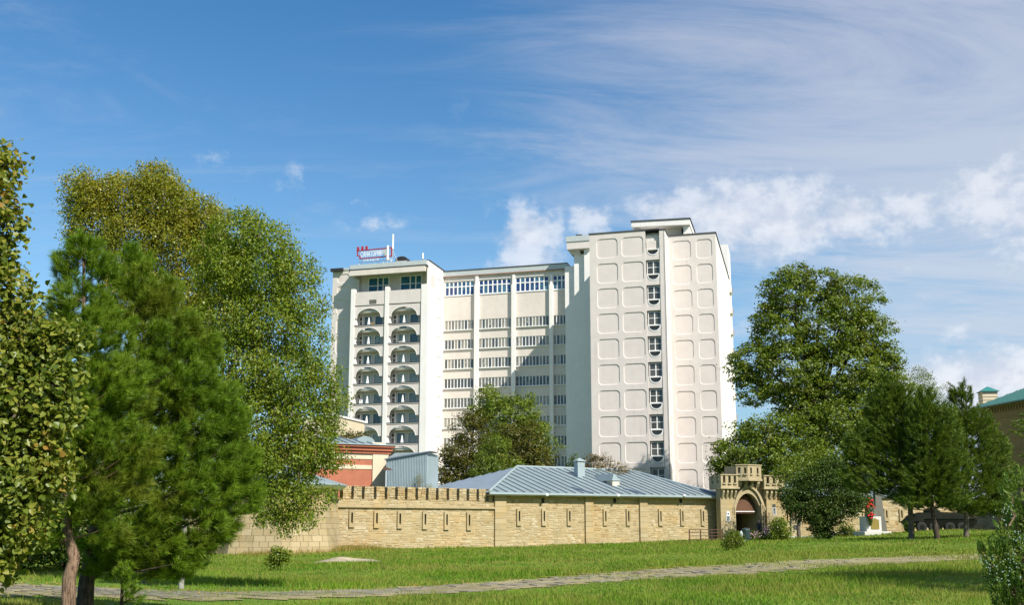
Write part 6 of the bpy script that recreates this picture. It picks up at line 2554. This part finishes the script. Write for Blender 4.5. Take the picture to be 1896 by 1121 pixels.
def pine(name, label, base_px, Y, blobs, dens, shoot=.35, nneed=50, nl=.14, nw=.005, m='needle_pine', bark='bark_pine', r0=.15, trunk=None, group=None, lean_up=.8, shell=.3, depth=1.0, zbase=None, brs=60):
    b0 = at(base_px, 1000, Y)
    z = g1(b0.x, b0.y) if zbase is None else zbase
    t = thing(name, label, 'tree', (b0.x, b0.y, z), 0, group)
    P = blob_points(blobs, Y, dens * (8.0 if Y > 60 else 2.1), depth=depth, shell=shell)
    nneed = int(nneed * (1.4 if Y > 60 else 2.4))
    nw = nw * (1.25 if Y > 60 else 1.35)
    loc = np.array(t.location)
    # axis of each shoot: outward from the trunk line, rising
    if trunk:
        tr = [Vector(at(px, py, Y + dy)) - t.location for (px, py, dy) in trunk]
    else:
        tr = [Vector((0, 0, 0)), Vector((0, 0, P[:, 2].max() - z))]
    trz = np.array([p.z for p in tr])
    cxv = np.interp(P[:, 2] - z, trz, [p.x for p in tr]) + loc[0]
    cyv = np.interp(P[:, 2] - z, trz, [p.y for p in tr]) + loc[1]
    outv = np.stack([P[:, 0] - cxv, P[:, 1] - cyv, np.zeros(len(P))], -1)
    outv /= np.linalg.norm(outv, axis=1, keepdims=True) + 1e-6
    hrel = (P[:, 2] - z) / (P[:, 2].max() - z)
    A = outv * (1.1 - .5 * hrel)[:, None] + np.array([0, 0, 1]) * (lean_up * (.45 + hrel))[:, None] + rng.normal(0, .28, (len(P), 3))
    A /= np.linalg.norm(A, axis=1, keepdims=True)
    mb = MB()
    nT = len(tr)
    mb.tube([tr[0] - Vector((0, 0, .4))] + tr, [r0 * 1.15] + [max(.02, r0 * (1 - k / (nT - 1)) ** .7) for k in range(nT)], 10, cap=False)
    tk = mb.build('trunk', M[bark], t, smooth=True)
    # branches
    mb = MB()
    for i in rng.choice(len(P), min(brs, len(P)), replace=False):
        p = Vector(P[i, :3]) - t.location
        rz_ = max(.25 * trz[-1] * .5, p.z - .35 * math.hypot(p.x - 0, p.y))
        rz_ = min(rz_, trz[-1] * .97)
        q = Vector((np.interp(rz_, trz, [v.x for v in tr]), np.interp(rz_, trz, [v.y for v in tr]), rz_))
        mid = q.lerp(p, .55) + Vector((0, 0, -.06 * (p - q).length))
        rr = max(.012, r0 * .22 * (1 - rz_ / trz[-1] * .7))
        mb.tube([q, mid, p], [rr, rr * .65, .008], 5, cap=False)
    mb.build('branches', M['bark_twig'] if bark == 'bark_pine' else M[bark], t, smooth=True)
    # twigs under each shoot
    sh = shoots_mesh(t, P[:, :3] - A * shoot * .5, A, shoot, nneed, nl, nw, M[m], spread=.5 if Y > 60 else .72)
    return t


# right-hand big tree and its neighbours, behind the fort (far ones first)
make_tree('ash_tree', 'tall round-crowned ash tree rising behind the gatehouse, right of the hotel tower', 1530, 121,
          [(1460, 540, 52), (1520, 530, 40), (1575, 560, 62), (1540, 610, 75), (1450, 620, 58), (1395, 668, 46), (1460, 690, 75), (1560, 690, 78), (1610, 620, 50), (1625, 680, 48), (1365, 690, 24), (1400, 722, 36),
           (1480, 512, 26), (1430, 555, 26), (1420, 590, 30), (1640, 660, 26), (1490, 745, 60), (1600, 740, 60)],
          'leaf_big', 'bark_dark', dens=1.7, per=20, sig=.36, leaf=(.34, .2), r0=.7, shell=.55, limbs=12)
make_tree('maple_tree', 'bushy green tree directly behind the gatehouse, against the foot of the hotel tower', 1385, 117,
          [(1370, 840, 42), (1340, 855, 24, 50), (1410, 800, 42), (1400, 850, 55), (1370, 800, 24), (1450, 800, 45), (1440, 850, 50), (1345, 880, 22), (1330, 870, 14)],
          'leaf_big', 'bark_dark', dens=1.5, per=22, sig=.45, leaf=(.3, .2), r0=.3)
make_tree('maple_tree', 'dark tree between the gatehouse and the pines, under the tall ash', 1510, 119,
          [(1500, 790, 60), (1560, 780, 60), (1480, 840, 50), (1540, 840, 60), (1610, 800, 60), (1660, 740, 50), (1640, 790, 60), (1640, 850, 50)],
          'leaf_big', 'bark_dark', dens=1.6, per=22, sig=.42, leaf=(.3, .18), r0=.35)
make_tree('rowan_tree', 'feathery rowan top showing above the pines beside the house', 1712, 124,
          [(1700, 700, 26), (1722, 730, 32), (1690, 740, 34), (1735, 755, 24), (1668, 690, 16), (1710, 780, 50), (1700, 860, 60), (1750, 850, 50)],
          'leaf_big', 'bark_grey', dens=2.4, per=16, sig=.32, leaf=(.22, .09), r0=.15)
make_tree('lime_tree', 'light green bushy tree standing just right of the gatehouse roof', 1480, 104,
          [(1500, 868, 40), (1470, 880, 34), (1540, 865, 40), (1450, 870, 20), (1520, 840, 24), (1475, 920, 30), (1550, 900, 36), (1530, 860, 20)],
          'leaf_fresh', 'bark_grey', dens=2.0, per=20, sig=.35, leaf=(.2, .13), r0=.18)
make_tree('small_maple_tree', 'dark round-topped small tree with a thick trunk on the lawn right of the gate', 1523, 86,
          [(1520, 905, 48), (1480, 925, 34), (1560, 915, 38), (1540, 880, 34), (1490, 895, 30), (1575, 940, 24), (1465, 935, 20), (1520, 950, 44, 28), (1500, 945, 44, 26), (1555, 945, 34, 24), (1590, 925, 24, 24), (1455, 920, 18, 20), (1535, 860, 24, 18)],
          'leaf_deep', 'bark_dark', dens=5.0, per=20, sig=.26, leaf=(.16, .1), r0=.16, shell=.3)
# dense skirts of shoots around that trunk
make_tree('shrub', 'dark leafy suckers around the foot of the small maple on the lawn', 1523, 85,
          [(1523, 985, 20, 24), (1530, 960, 26, 22), (1512, 970, 16, 22), (1524, 1000, 14, 12)], 'leaf_deep', 'bark_dark', dens=14, per=20, sig=.16, leaf=(.13, .09), r0=.06, cat='shrub', shell=.1)

# trees in front of the hotel
make_tree('willow_tree', 'light green tree rising highest in front of the hotel middle, behind the zinc roof', 920, 132,
          [(905, 742, 34, 28), (960, 765, 42, 34), (930, 790, 52), (985, 800, 36), (885, 770, 26), (1010, 830, 26), (900, 730, 20, 14), (968, 740, 20, 14), (930, 840, 50), (1000, 790, 18)],
          'leaf_fresh', 'bark_grey', dens=1.6, per=22, sig=.42, leaf=(.3, .16), r0=.3)
make_tree('cypress_tree', 'dark olive tree left of the willow, in front of the hotel', 862, 122,
          [(865, 800, 34, 34), (880, 775, 22), (850, 840, 36), (830, 865, 28), (870, 870, 44), (860, 900, 44), (825, 885, 18), (900, 830, 34)],
          'leaf_olive', 'bark_dark', dens=1.9, per=22, sig=.36, leaf=(.27, .15), r0=.25)
make_tree('cypress_tree', 'dark olive-brown tree right of the willow, in front of the hotel', 985, 121,
          [(975, 815, 36, 34), (1000, 850, 32), (960, 850, 40), (1010, 870, 18), (945, 800, 24), (985, 880, 44)],
          'leaf_olive', 'bark_dark', dens=1.9, per=22, sig=.36, leaf=(.27, .15), r0=.25)
make_tree('weeping_willow_tree', 'yellow-green weeping young tree low between the two dark olive trees', 925, 116,
          [(920, 830, 26, 30), (905, 860, 30, 34), (935, 870, 34, 36), (885, 890, 26, 22), (950, 895, 26, 20), (900, 900, 30, 14)],
          'leaf_big', 'bark_grey', dens=2.4, per=22, sig=.3, leaf=(.26, .1), r0=.15)
make_tree('shrub', 'grey-brown bush behind the zinc roof ridge, right of the flue', 1115, 116,
          [(1110, 862, 26, 22), (1090, 860, 16, 20), (1135, 868, 26, 12), (1150, 872, 18, 10), (1130, 885, 40, 20), (1098, 850, 6, 10)], 'leaf_grey', 'bark_grey', dens=3, per=18, sig=.22, leaf=(.17, .12), r0=.06, cat='shrub')
make_tree('shrub', 'dark green bush behind the zinc roof ridge, left of the flue', 1064, 117,
          [(1065, 855, 14, 16), (1058, 866, 8, 12), (1075, 868, 10, 10), (1065, 885, 20, 20)], 'leaf_dark', 'bark_grey', dens=3.4, per=18, sig=.2, leaf=(.18, .12), r0=.06, cat='shrub')
make_tree('shrub', 'brownish bush on the roof line of the brick building, below the balconies', 640, 116,
          [(630, 803, 22, 14), (655, 808, 22, 10), (612, 812, 16, 12), (672, 806, 8, 8), (640, 825, 34, 18), (640, 860, 30, 20)], 'leaf_olive', 'bark_grey', dens=3.2, per=16, sig=.22, leaf=(.18, .12), r0=.06, cat='shrub')
make_tree('sapling', 'thin twiggy bare-looking bush above the merlons in front of the metal shed', 777, 100,
          [(775, 895, 16, 12), (760, 900, 10, 8), (790, 902, 16, 8), (775, 882, 5, 12), (815, 902, 20, 5)], 'leaf_birch_y', 'bark_twig', dens=2.2, per=10, sig=.22, leaf=(.1, .06), r0=.05, cat='shrub', shell=.1)
print('mid trees', round(time.time() - T0, 1))

# right-hand pines
PG = 'three pines on the lawn in front of the armoured vehicle'
pine('pine_tree', 'leftmost of the three pines at the right, next to the memorial', 1688, 76,
     [(1640, 740, 34, 30), (1660, 790, 48, 40), (1625, 800, 38, 34), (1600, 840, 38, 34), (1650, 850, 50, 40), (1690, 880, 40, 34), (1610, 890, 46, 30), (1660, 900, 44, 24), (1625, 760, 26, 24), (1690, 830, 36, 36), (1640, 700, 8, 16), (1580, 880, 26, 24), (1650, 720, 24, 24), (1590, 830, 30, 34), (1690, 770, 34, 34), (1670, 735, 30, 26), (1690, 925, 34, 16)],
     4.2, .5, 26, .3, .028, 'needle_far', 'bark_grey', .22, [(1688, 1001, 0), (1685, 930, 0), (1670, 850, 0), (1650, 700, 0)], PG, brs=40)
pine('pine_tree', 'middle one of the three pines at the right, its trunk leaning', 1738, 74,
     [(1715, 800, 40, 40), (1725, 850, 46, 40), (1700, 890, 46, 30), (1745, 890, 46, 30), (1730, 920, 50, 22), (1705, 760, 26, 24), (1715, 735, 16, 18), (1750, 800, 34, 40), (1760, 860, 40, 40), (1745, 770, 24, 26), (1760, 925, 40, 18), (1690, 930, 36, 14)],
     4.6, .5, 26, .3, .028, 'needle_far', 'bark_dark', .2, [(1736, 1000, 0), (1727, 950, 0), (1722, 900, 0), (1712, 730, 0)], PG, brs=40)
pine('pine_tree', 'rightmost of the three pines, slender with a pointed many-fingered top', 1790, 76,
     [(1783, 722, 6, 20), (1775, 740, 20, 18), (1765, 730, 5, 20), (1795, 735, 5, 20), (1780, 780, 30, 28), (1800, 820, 36, 32), (1765, 825, 34, 34), (1785, 870, 60, 30), (1830, 850, 26, 30), (1790, 905, 66, 28), (1840, 890, 28, 26), (1790, 935, 50, 16), (1850, 910, 22, 22), (1755, 800, 18, 26), (1825, 800, 20, 34), (1850, 830, 20, 30), (1860, 880, 24, 30), (1850, 940, 30, 18), (1820, 940, 40, 18), (1800, 780, 30, 30)],
     4.6, .5, 26, .3, .028, 'needle_far', 'bark_grey', .2, [(1789, 996, 0), (1790, 930, 0), (1788, 850, 0), (1783, 715, 0)], PG, brs=40)

# small shrubs
make_tree('shrub', 'upright leafy shrub on the lawn in front of the gate, left of the bin', 1355, ground_hit(1355, 1021)[1], [(1352, 1003, 14, 17), (1364, 1001, 12, 15), (1357, 991, 10, 9), (1346, 1008, 9, 12), (1370, 1006, 6, 9)], 'leaf_big', 'bark_twig', dens=22, per=14, sig=.13, leaf=(.11, .055), r0=.03, cat='shrub', shell=.1)
make_tree('flower_bush', 'low flower bush with pink blossoms in front of the gateway', 1400, 101, [(1392, 995, 14, 11), (1406, 996, 14, 9), (1420, 996, 12, 10), (1378, 990, 8, 6), (1430, 999, 8, 6)], 'leaf_fresh', 'bark_twig', dens=14, per=14, sig=.15, leaf=(.12, .08), r0=.03, cat='bush', shell=.1)
t = bpy.data.objects.get('flower_bush')
N = 500
c = np.array([np.array(at(random.gauss(1424, 6), random.gauss(984, 3.5), 100.2)) for _ in range(N // 4)] + [np.array(at(random.gauss(1398, 9), random.gauss(990, 4), 100)) for _ in range(N // 8)])
np_mesh('blossom', leaf_quads(c - np.array(t.location), rng.normal(0, 1, (len(c), 3)), .12, .09), 4, M['petal_pink'], t)
make_tree('shrub', 'round fresh green bush right of the gate arch, below the dark plaque', 1441, 100, [(1440, 972, 17, 16), (1448, 985, 17, 16), (1434, 988, 12, 14), (1450, 996, 14, 8)], 'leaf_fresh', 'bark_twig', dens=12, per=16, sig=.17, leaf=(.14, .1), r0=.04, cat='shrub', shell=.1)
make_tree('shrub', 'mixed green bush between the dark small maple and the memorial', 1563, 103, [(1562, 980, 14, 16), (1550, 990, 10, 12), (1575, 985, 8, 12), (1590, 990, 6, 10)], 'leaf_fresh', 'bark_twig', dens=10, per=14, sig=.17, leaf=(.13, .09), r0=.04, cat='shrub', shell=.1)
make_tree('shrub', 'dark rounded bush at the left end of the armoured vehicle', 1681, 101, [(1682, 976, 9, 10), (1686, 984, 6, 8)], 'leaf_dark', 'bark_dark', dens=20, per=16, sig=.14, leaf=(.12, .09), r0=.04, cat='shrub', shell=.1)
make_tree('shrub', 'knee-high broad-leaved shrub alone on the lawn in front of the corner tower', 516, ground_hit(516, 1058)[1], [(508, 1038, 13, 18), (524, 1034, 13, 18), (515, 1026, 14, 12), (530, 1028, 7, 10), (502, 1046, 8, 8)], 'leaf_fresh', 'bark_twig', dens=55, per=8, sig=.09, leaf=(.085, .06), r0=.02, cat='shrub', shell=.1)
# weeds at the wall foot
for i, (px, py, Y, lab) in enumerate(((731, 1010, 92, 'tuft of weeds at the foot of the crenellated wall, left of the middle'), (796, 1008, 93, 'upright weed at the foot of the crenellated wall, right of the middle'),
                                     (714, 1010, 91.5, 'small dull weed at the foot of the crenellated wall under the third slit'))):
    make_tree('weed', lab, px, Y, [(px, py, 4, 6), (px + 3, py + 2, 4, 4)], 'leaf_fresh', 'bark_twig', dens=30, per=10, sig=.08, leaf=(.12, .05), r0=.02, cat='weed', shell=.1, group='weeds growing at the foot of the crenellated wall')
# dry tall grass at the tower foot
N = 9000
gx_ = rng.normal(0, 1, N)
c0, c1 = np.array(ground_hit(480, 1030)[:2]), np.array(ground_hit(690, 1018)[:2])
f = rng.random(N)
x = c0[0] + (c1[0] - c0[0]) * f + rng.normal(0, .8, N)
y = c0[1] + (c1[1] - c0[1]) * f + rng.normal(0, 1.6, N) - .5
z = gz(x, y)
h = rng.uniform(.12, .55, N)
a = rng.uniform(0, 6.28, N)
w = .022
v = np.empty((N, 3, 3))
v[:, 0] = np.stack([x - np.cos(a) * w, y - np.sin(a) * w, z], -1)
v[:, 1] = np.stack([x + np.cos(a) * w, y + np.sin(a) * w, z], -1)
v[:, 2] = np.stack([x + rng.normal(0, .15, N), y + rng.normal(0, .15, N), z + h], -1)
np_mesh('dry_grass', v.reshape(-1, 3), 3, leaf_mat('dry_grass', [(.12, .13, .035), (.20, .18, .06), (.28, .23, .10)], .3), None, kind='stuff', label='tall dry straw-coloured grass at the foot of the corner tower')

# ---- left birches
def birch(label, base_px, Y, blobs, m, nst, zb=None, white=True, r0=.065, group=None, leaf=(.07, .052), lens=(.5, 1.4), per_m=34, trunkpts=None):
    b0 = at(base_px, 1000, Y)
    z = g1(b0.x, b0.y)
    t = thing('birch_tree', label, 'tree', (b0.x, b0.y, z), 0, group)
    P = blob_points(blobs, Y, nst * 6.0, shell=.45, depth=.9)
    per_m = per_m * 2.4
    loc = np.array(t.location)
    mb = MB()
    tips = [at(bl[0], bl[1], Y) - t.location for bl in blobs]
    topz = max(p.z for p in tips)
    mean = sum(tips, Vector()) / len(tips)
    tt_ = Vector((mean.x * .75, mean.y * .6, topz * .8))
    tp = [Vector((0, 0, -.3)), Vector((0, 0, topz * .2)), Vector((mean.x * .25, 0, topz * .45)), tt_]
    mb.tube(tp, [r0 * 1.2, r0, r0 * .7, r0 * .3], 10, cap=False)
    mb.build('trunk', M['bark_birch'], t, smooth=True)
    mb = MB()
    for p in tips:
        f = min(.9, max(.15, (p.z / topz) * .55))
        st_ = tp[1].lerp(tt_, f)
        mid = st_.lerp(p, .6) + Vector((0, 0, .25))
        mb.tube([st_, mid, p], [r0 * .4, r0 * .22, .012], 6, cap=False)
    # hanging twigs
    n = len(P)
    L = rng.uniform(lens[0], lens[1], n)
    C, Dn = [], []
    for i in range(n):
        k = int(per_m * L[i])
        u = rng.random(k)
        sx, sy = rng.normal(0, .08), rng.normal(0, .08)
        w = .07 + .09 * (1 - u)
        C.append(np.stack([P[i, 0] + P[i, 3] * .15 * (1 - (1 - u) ** 2) + sx * u * L[i] + rng.normal(0, 1, k) * w, P[i, 1] + P[i, 4] * .15 * u + sy * u * L[i] + rng.normal(0, 1, k) * w, P[i, 2] + .25 - u * L[i] + rng.normal(0, .03, k)], -1))
        Dn.append(np.tile(P[i, 3:6], (k, 1)))
        if i % 5 == 0:
            a_ = Vector(P[i, :3]) - t.location + Vector((0, 0, .25))
            mb.tube([a_, a_ + Vector((sx * L[i], sy * L[i], -L[i]))], [.008, .003], 3, cap=False)
    mb.build('branches', M['bark_twig'], t)
    C = np.concatenate(C)
    Dn = np.concatenate(Dn)
    N = len(C)
    nrm = rng.normal(0, .7, (N, 3)) + Dn * .5 + np.array([0, -.1, .3])
    s = rng.uniform(.7, 1.25, N)
    v = leaf_quads(C, nrm, leaf[0] * s, leaf[1] * s, tipdir=np.tile([0, 0, -1.0], (N, 1)))
    np_mesh('crown', v - np.tile(loc, (len(v), 1)), 4, M[m], t)
    print('birch leaves', N)
    return t


birch('yellowing weeping birch at the back left, its top the highest of the trees', 272, 31,
      [(150, 345, 32), (175, 370, 44), (230, 365, 50), (290, 345, 45), (300, 380, 60), (350, 400, 55), (180, 420, 50), (240, 440, 60), (330, 450, 70), (130, 440, 18), (390, 420, 44), (290, 320, 18), (410, 500, 60), (250, 520, 60), (320, 560, 70), (380, 600, 60), (145, 390, 24), (210, 340, 16), (300, 660, 70)],
      'leaf_birch_y', 12, per_m=34, lens=(.2, .8))
birch('green spreading birch left of the hotel, its long branches hanging to the corner tower', 340, 28,
      [(440, 440, 55), (500, 460, 50), (540, 510, 48), (480, 520, 70), (560, 570, 45), (500, 600, 75), (570, 640, 42), (430, 600, 70), (520, 700, 70), (590, 700, 36), (450, 700, 75), (560, 770, 55), (480, 790, 75), (600, 760, 26), (540, 850, 60), (590, 850, 40), (480, 880, 60), (530, 920, 45), (500, 965, 30, 20), (590, 925, 26, 14), (545, 970, 34, 18), (620, 855, 22, 14), (605, 800, 24), (640, 745, 10, 10), (560, 960, 20, 20), (400, 480, 50), (420, 520, 60), (625, 730, 12), (460, 410, 22), (400, 760, 70), (420, 860, 60)],
      'leaf_birch_g', 13, per_m=36, lens=(.12, .55))
print('birches', round(time.time() - T0, 1))

# ---- foreground pines
pine('pine_tree', 'large long-needled pine in the left foreground with a bare reddish leaning trunk', 128, 17.5,
     [(155, 470, 34, 40), (120, 500, 22, 34), (190, 500, 26, 30), (150, 560, 55, 50), (110, 620, 50, 50), (190, 620, 60, 50), (140, 700, 75, 60), (220, 720, 70, 60), (150, 800, 80, 60), (230, 830, 80, 60), (120, 880, 60, 40), (200, 910, 80, 40), (160, 950, 60, 26), (100, 985, 44, 26), (200, 990, 40, 26), (70, 1000, 34, 22)],
     75, .17, 46, .16, .0055, trunk=[(126, 1150, 0), (128, 1070, 0), (138, 1035, 0), (125, 990, 0), (122, 940, 0), (130, 800, 0), (155, 600, 0), (155, 440, 0)], r0=.12, brs=60, zbase=-.0, shell=.25)
pine('pine_tree', 'broad bushy pine beside it, reaching right across the birch, with a dark upright trunk', 170, 19.5,
     [(252, 475, 26, 24), (255, 520, 46, 40), (300, 560, 44, 44), (230, 580, 50, 50), (345, 600, 26, 28), (310, 640, 66, 56), (385, 650, 26, 34), (350, 710, 66, 54), (280, 740, 70, 60), (400, 740, 44, 40), (430, 780, 30, 36), (360, 810, 80, 58), (440, 860, 40, 48), (290, 850, 80, 60), (380, 900, 76, 50), (455, 925, 34, 34), (310, 950, 76, 40), (400, 965, 50, 26), (250, 990, 60, 30), (350, 1010, 44, 26), (230, 1040, 30, 34), (330, 1042, 26, 18), (380, 1000, 36, 20), (290, 1010, 50, 30), (270, 1048, 40, 26), (420, 985, 30, 16), (200, 1020, 60, 34), (345, 1040, 40, 20), (190, 1055, 40, 18), (300, 1055, 34, 16), (340, 1064, 24, 14)],
     62, .19, 46, .17, .006, trunk=[(155, 1160, 0), (160, 1080, 0), (172, 1010, 0), (190, 900, 0), (220, 740, 0), (250, 600, 0), (255, 460, 0)], r0=.16, bark='bark_dark', brs=70, zbase=-.0, shell=.25)
pine('dwarf_pine', 'low dark sapling pine at the bottom edge under the broad pine', 232, 16.5,
     [(232, 1085, 16, 30), (222, 1060, 12, 22), (245, 1105, 22, 16)], 60, .16, 40, .1, .005, r0=.03, brs=16, zbase=-.0, bark='bark_dark')
print('pines', round(time.time() - T0, 1))


# ---- linden at the left edge: broad folded leaves
def linden():
    Y = 13.5
    b0 = at(-60, 1000, Y)
    t = thing('linden_tree', 'broad-leaved linden tree cut off by the left edge, nearest of the trees', 'tree', (b0.x, b0.y, 0))
    blobs = [(-5, 330, 34, 60), (0, 420, 36, 60), (-30, 500, 60, 60), (20, 560, 50, 50), (50, 620, 60, 50), (0, 680, 80, 60), (90, 640, 44, 40), (110, 690, 40, 40), (60, 740, 80, 55), (100, 790, 46, 44), (0, 800, 90, 60),
             (50, 860, 80, 50), (90, 880, 40, 36), (0, 900, 90, 50), (40, 940, 50, 36), (-100, 450, 90), (-140, 600, 110), (-150, 750, 120), (-130, 880, 110), (-80, 350, 70), (10, 280, 16, 24), (-10, 985, 70, 34), (-50, 1045, 70, 44), (50, 985, 36, 28), (10, 1030, 36, 24), (140, 620, 18, 22)]
    P = blob_points(blobs, Y, 120, shell=.5, depth=.9)
    loc = np.array(t.location)
    mb = MB()
    tips = [at(b_[0], b_[1], Y) - t.location for b_ in blobs]
    mb.tube([(0, 0, -.3), (0.05, 0, 1.2), (-.1, 0, 3)], [.2, .17, .14], 10, cap=False)
    limb_tubes(mb, (0, 0, 1.6), tips, .09)
    for i in rng.choice(len(P), 240, replace=False):
        p = Vector(P[i, :3]) - t.location
        q = min(tips, key=lambda c: (c - p).length)
        mb.tube([q * .9, q.lerp(p, .5) + Vector((0, 0, .05)), p], [.014, .01, .004], 4, cap=False)
    mb.build('trunk', M['bark_grey'], t, smooth=True)
    per = 16
    C = np.repeat(P[:, :3], per, 0)
    Dn = np.repeat(P[:, 3:], per, 0)
    N = len(C)
    C = C + rng.normal(0, .11, (N, 3)) * [1, 1, .8]
    nrm = rng.normal(0, .6, (N, 3)) + Dn * .4 + np.array([.1, -.2, .6])
    nrm /= np.linalg.norm(nrm, axis=1, keepdims=True)
    tdir = rng.normal(0, .8, (N, 3)) + Dn * .4 + np.array([0, 0, -.5])
    tdir -= (tdir * nrm).sum(1, keepdims=True) * nrm
    tdir /= np.linalg.norm(tdir, axis=1, keepdims=True)
    sd = np.cross(nrm, tdir)
    s = (rng.uniform(.040, .10, N))[:, None]
    # heart-shaped leaf: two quads folded along the midrib
    base, tip = C - tdir * s * .45, C + tdir * s * .6
    curl = nrm * s * -.12
    l1, l2 = C - tdir * s * .35 - sd * s * .42 + nrm * s * .10, C + tdir * s * .15 - sd * s * .38 + nrm * s * .12 + curl * .3
    r1, r2 = C - tdir * s * .35 + sd * s * .42 + nrm * s * .10, C + tdir * s * .15 + sd * s * .38 + nrm * s * .12 + curl * .3
    tip = tip + curl
    V = np.stack([base, l1, l2, tip, r2, r1], 1).reshape(-1, 3) - loc
    me = bpy.data.meshes.new('crown')
    me.vertices.add(len(V))
    me.vertices.foreach_set('co', V.astype(np.float32).ravel())
    k = np.arange(N)[:, None] * 6
    loops = np.concatenate([k + [[0, 3, 2, 1]], k + [[0, 5, 4, 3]]], 1).astype(np.int32).ravel()
    me.loops.add(len(loops))
    me.loops.foreach_set('vertex_index', loops)
    me.polygons.add(N * 2)
    me.polygons.foreach_set('loop_start', np.arange(0, len(loops), 4, dtype=np.int32))
    me.polygons.foreach_set('loop_total', np.full(N * 2, 4, dtype=np.int32))
    me.materials.append(M['leaf_linden'])
    me.update()
    me.validate()
    link('crown', me, t)
    print('linden leaves', N)


linden()


# ---- thuja at the right edge, and the spruce whose twigs enter the frame
def thuja():
    Y = 15.5
    b0 = at(1905, 1000, Y)
    t = thing('thuja_tree', 'thuja bush with pale blue-green cones at the right edge, nearest the camera', 'bush', (b0.x, b0.y, .0))
    blobs = [(1870, 905, 16, 26), (1885, 950, 26, 34), (1865, 985, 22, 24), (1835, 1010, 24, 18), (1850, 1040, 36, 28), (1890, 1030, 40, 44), (1870, 1090, 36, 36), (1845, 1075, 20, 20), (1915, 960, 30, 60), (1920, 1080, 60, 60), (1880, 1130, 40, 40), (1815, 1020, 10, 10), (1890, 885, 10, 20)]
    P = blob_points(blobs, Y, 520, shell=.35, depth=.9)
    n = len(P)
    # flat sprays: fans of short scaly leaflets rising steeply
    per = 16
    up = P[:, 3:] * .5 + np.array([0, 0, 1.0]) + rng.normal(0, .3, (n, 3))
    up /= np.linalg.norm(up, axis=1, keepdims=True)
    side = np.cross(up, rng.normal(0, 1, (n, 3)))
    side /= np.linalg.norm(side, axis=1, keepdims=True)
    U, S_, O = np.repeat(up, per, 0), np.repeat(side, per, 0), np.repeat(P[:, :3], per, 0)
    u = rng.random((n * per, 1))
    sg = rng.choice([-1, 1], (n * per, 1))
    base = O + U * (u - .5) * .16
    d = U * .8 + S_ * sg * (.9 - .5 * u)
    d /= np.linalg.norm(d, axis=1, keepdims=True)
    c = base + d * .022 * (1.4 - u)
    nr = np.cross(U, S_) + rng.normal(0, .2, (n * per, 3))
    v = leaf_quads(c, nr, .05, .014, fold=.05, tipdir=d * 3)
    np_mesh('crown', v - np.tile(np.array(t.location), (len(v), 1)), 4, M['leaf_thuja'], t)
    # cones
    q = MB()
    cones = []
    for (px, py, r, k) in ((1862, 950, 18, 26), (1885, 1000, 22, 26), (1838, 1045, 16, 20), (1875, 1045, 20, 20), (1825, 1040, 12, 8), (1860, 1075, 20, 14)):
        for _ in range(k):
            cones.append(at(random.gauss(px, r * .6), random.gauss(py, r * .6), Y - random.uniform(.25, .6)) - t.location)
    cc = MB()
    for p in cones:
        r = random.uniform(.008, .013)
        cc.lathe([(r * .3, p.z - r), (r, p.z - r * .2), (r * .7, p.z + r * .8), (r * .2, p.z + r)], cx=p.x, cy=p.y, seg=6)
    cc.build('cones', M['cone_blue'], t, kind='stuff')
    tb_ = MB()
    tb_.tube([(0, 0, -.2), (0, 0, .8), (-.1, 0, 1.9)], [.08, .05, .015], 7, cap=False)
    for b_ in blobs:
        p = at(b_[0], b_[1], Y) - t.location
        tb_.tube([(0, 0, .25), p * .5 + Vector((0, 0, .1)), p], [.03, .018, .005], 5, cap=False)
    tb_.tube([at(1868, 975, Y - .45) - t.location, at(1878, 958, Y - .4) - t.location, at(1872, 940, Y - .4) - t.location], [.012, .01, .004], 5)
    tb_.build('trunk', M['bark_twig'], t)


thuja()
pine('spruce_tree', 'spruce mostly outside the right edge, only dark twig ends entering the frame', 2010, 25,
     [(1905, 780, 30, 24), (1890, 800, 14, 10), (1920, 850, 34, 30), (1900, 900, 20, 40), (1930, 920, 40, 40), (1980, 800, 60, 70), (1990, 680, 46, 60), (2000, 900, 80, 70), (2050, 780, 70, 90), (2010, 580, 34, 50), (1960, 980, 60, 40), (2090, 920, 70, 70), (1895, 1000, 20, 40)],
     11, .35, 46, .09, .012, m='needle_far', bark='bark_dark', r0=.16, brs=60, zbase=.1, lean_up=.2)
make_tree('maple_tree', 'maple beyond the right edge whose shadow falls across the lawn by the path', 0, 25,
          [(2330, 560, 230), (2450, 420, 220), (2250, 420, 160), (2500, 620, 200), (2200, 620, 110)], 'leaf_big', 'bark_dark', dens=6, per=14, sig=.3, leaf=(.16, .12), r0=.2, base_xy=(18.5, 25))
# dark thicket at the far left behind the pines
make_tree('thicket', 'dark thicket of bushes behind the left pines, beyond the path', 120, 42,
          [(30, 990, 70, 46), (120, 985, 70, 50), (210, 990, 70, 46), (290, 995, 60, 40), (360, 1005, 36, 24), (-60, 980, 80, 60), (60, 930, 70, 46), (180, 930, 70, 46), (60, 1020, 70, 34), (250, 1030, 50, 24), (0, 1040, 60, 24), (150, 1030, 60, 28), (340, 1025, 30, 18)],
          'leaf_dark', 'bark_dark', dens=7, per=22, sig=.3, leaf=(.14, .1), r0=.12, cat='bush', shell=.2)
make_tree('maple_tree', 'dark tree filling the gap behind the left pines and the linden', 60, 60,
          [(20, 800, 90), (120, 780, 90), (60, 700, 80), (180, 860, 90), (0, 880, 90), (110, 900, 80), (260, 900, 80), (340, 920, 60), (200, 700, 60), (300, 800, 80), (400, 900, 60), (-60, 700, 80)],
          'leaf_dark', 'bark_dark', dens=2.2, per=20, sig=.4, leaf=(.2, .14), r0=.25)
print('done', round(time.time() - T0, 1), 'tris', sum(len(o.data.polygons) for o in bpy.data.objects if o.type == 'MESH'))
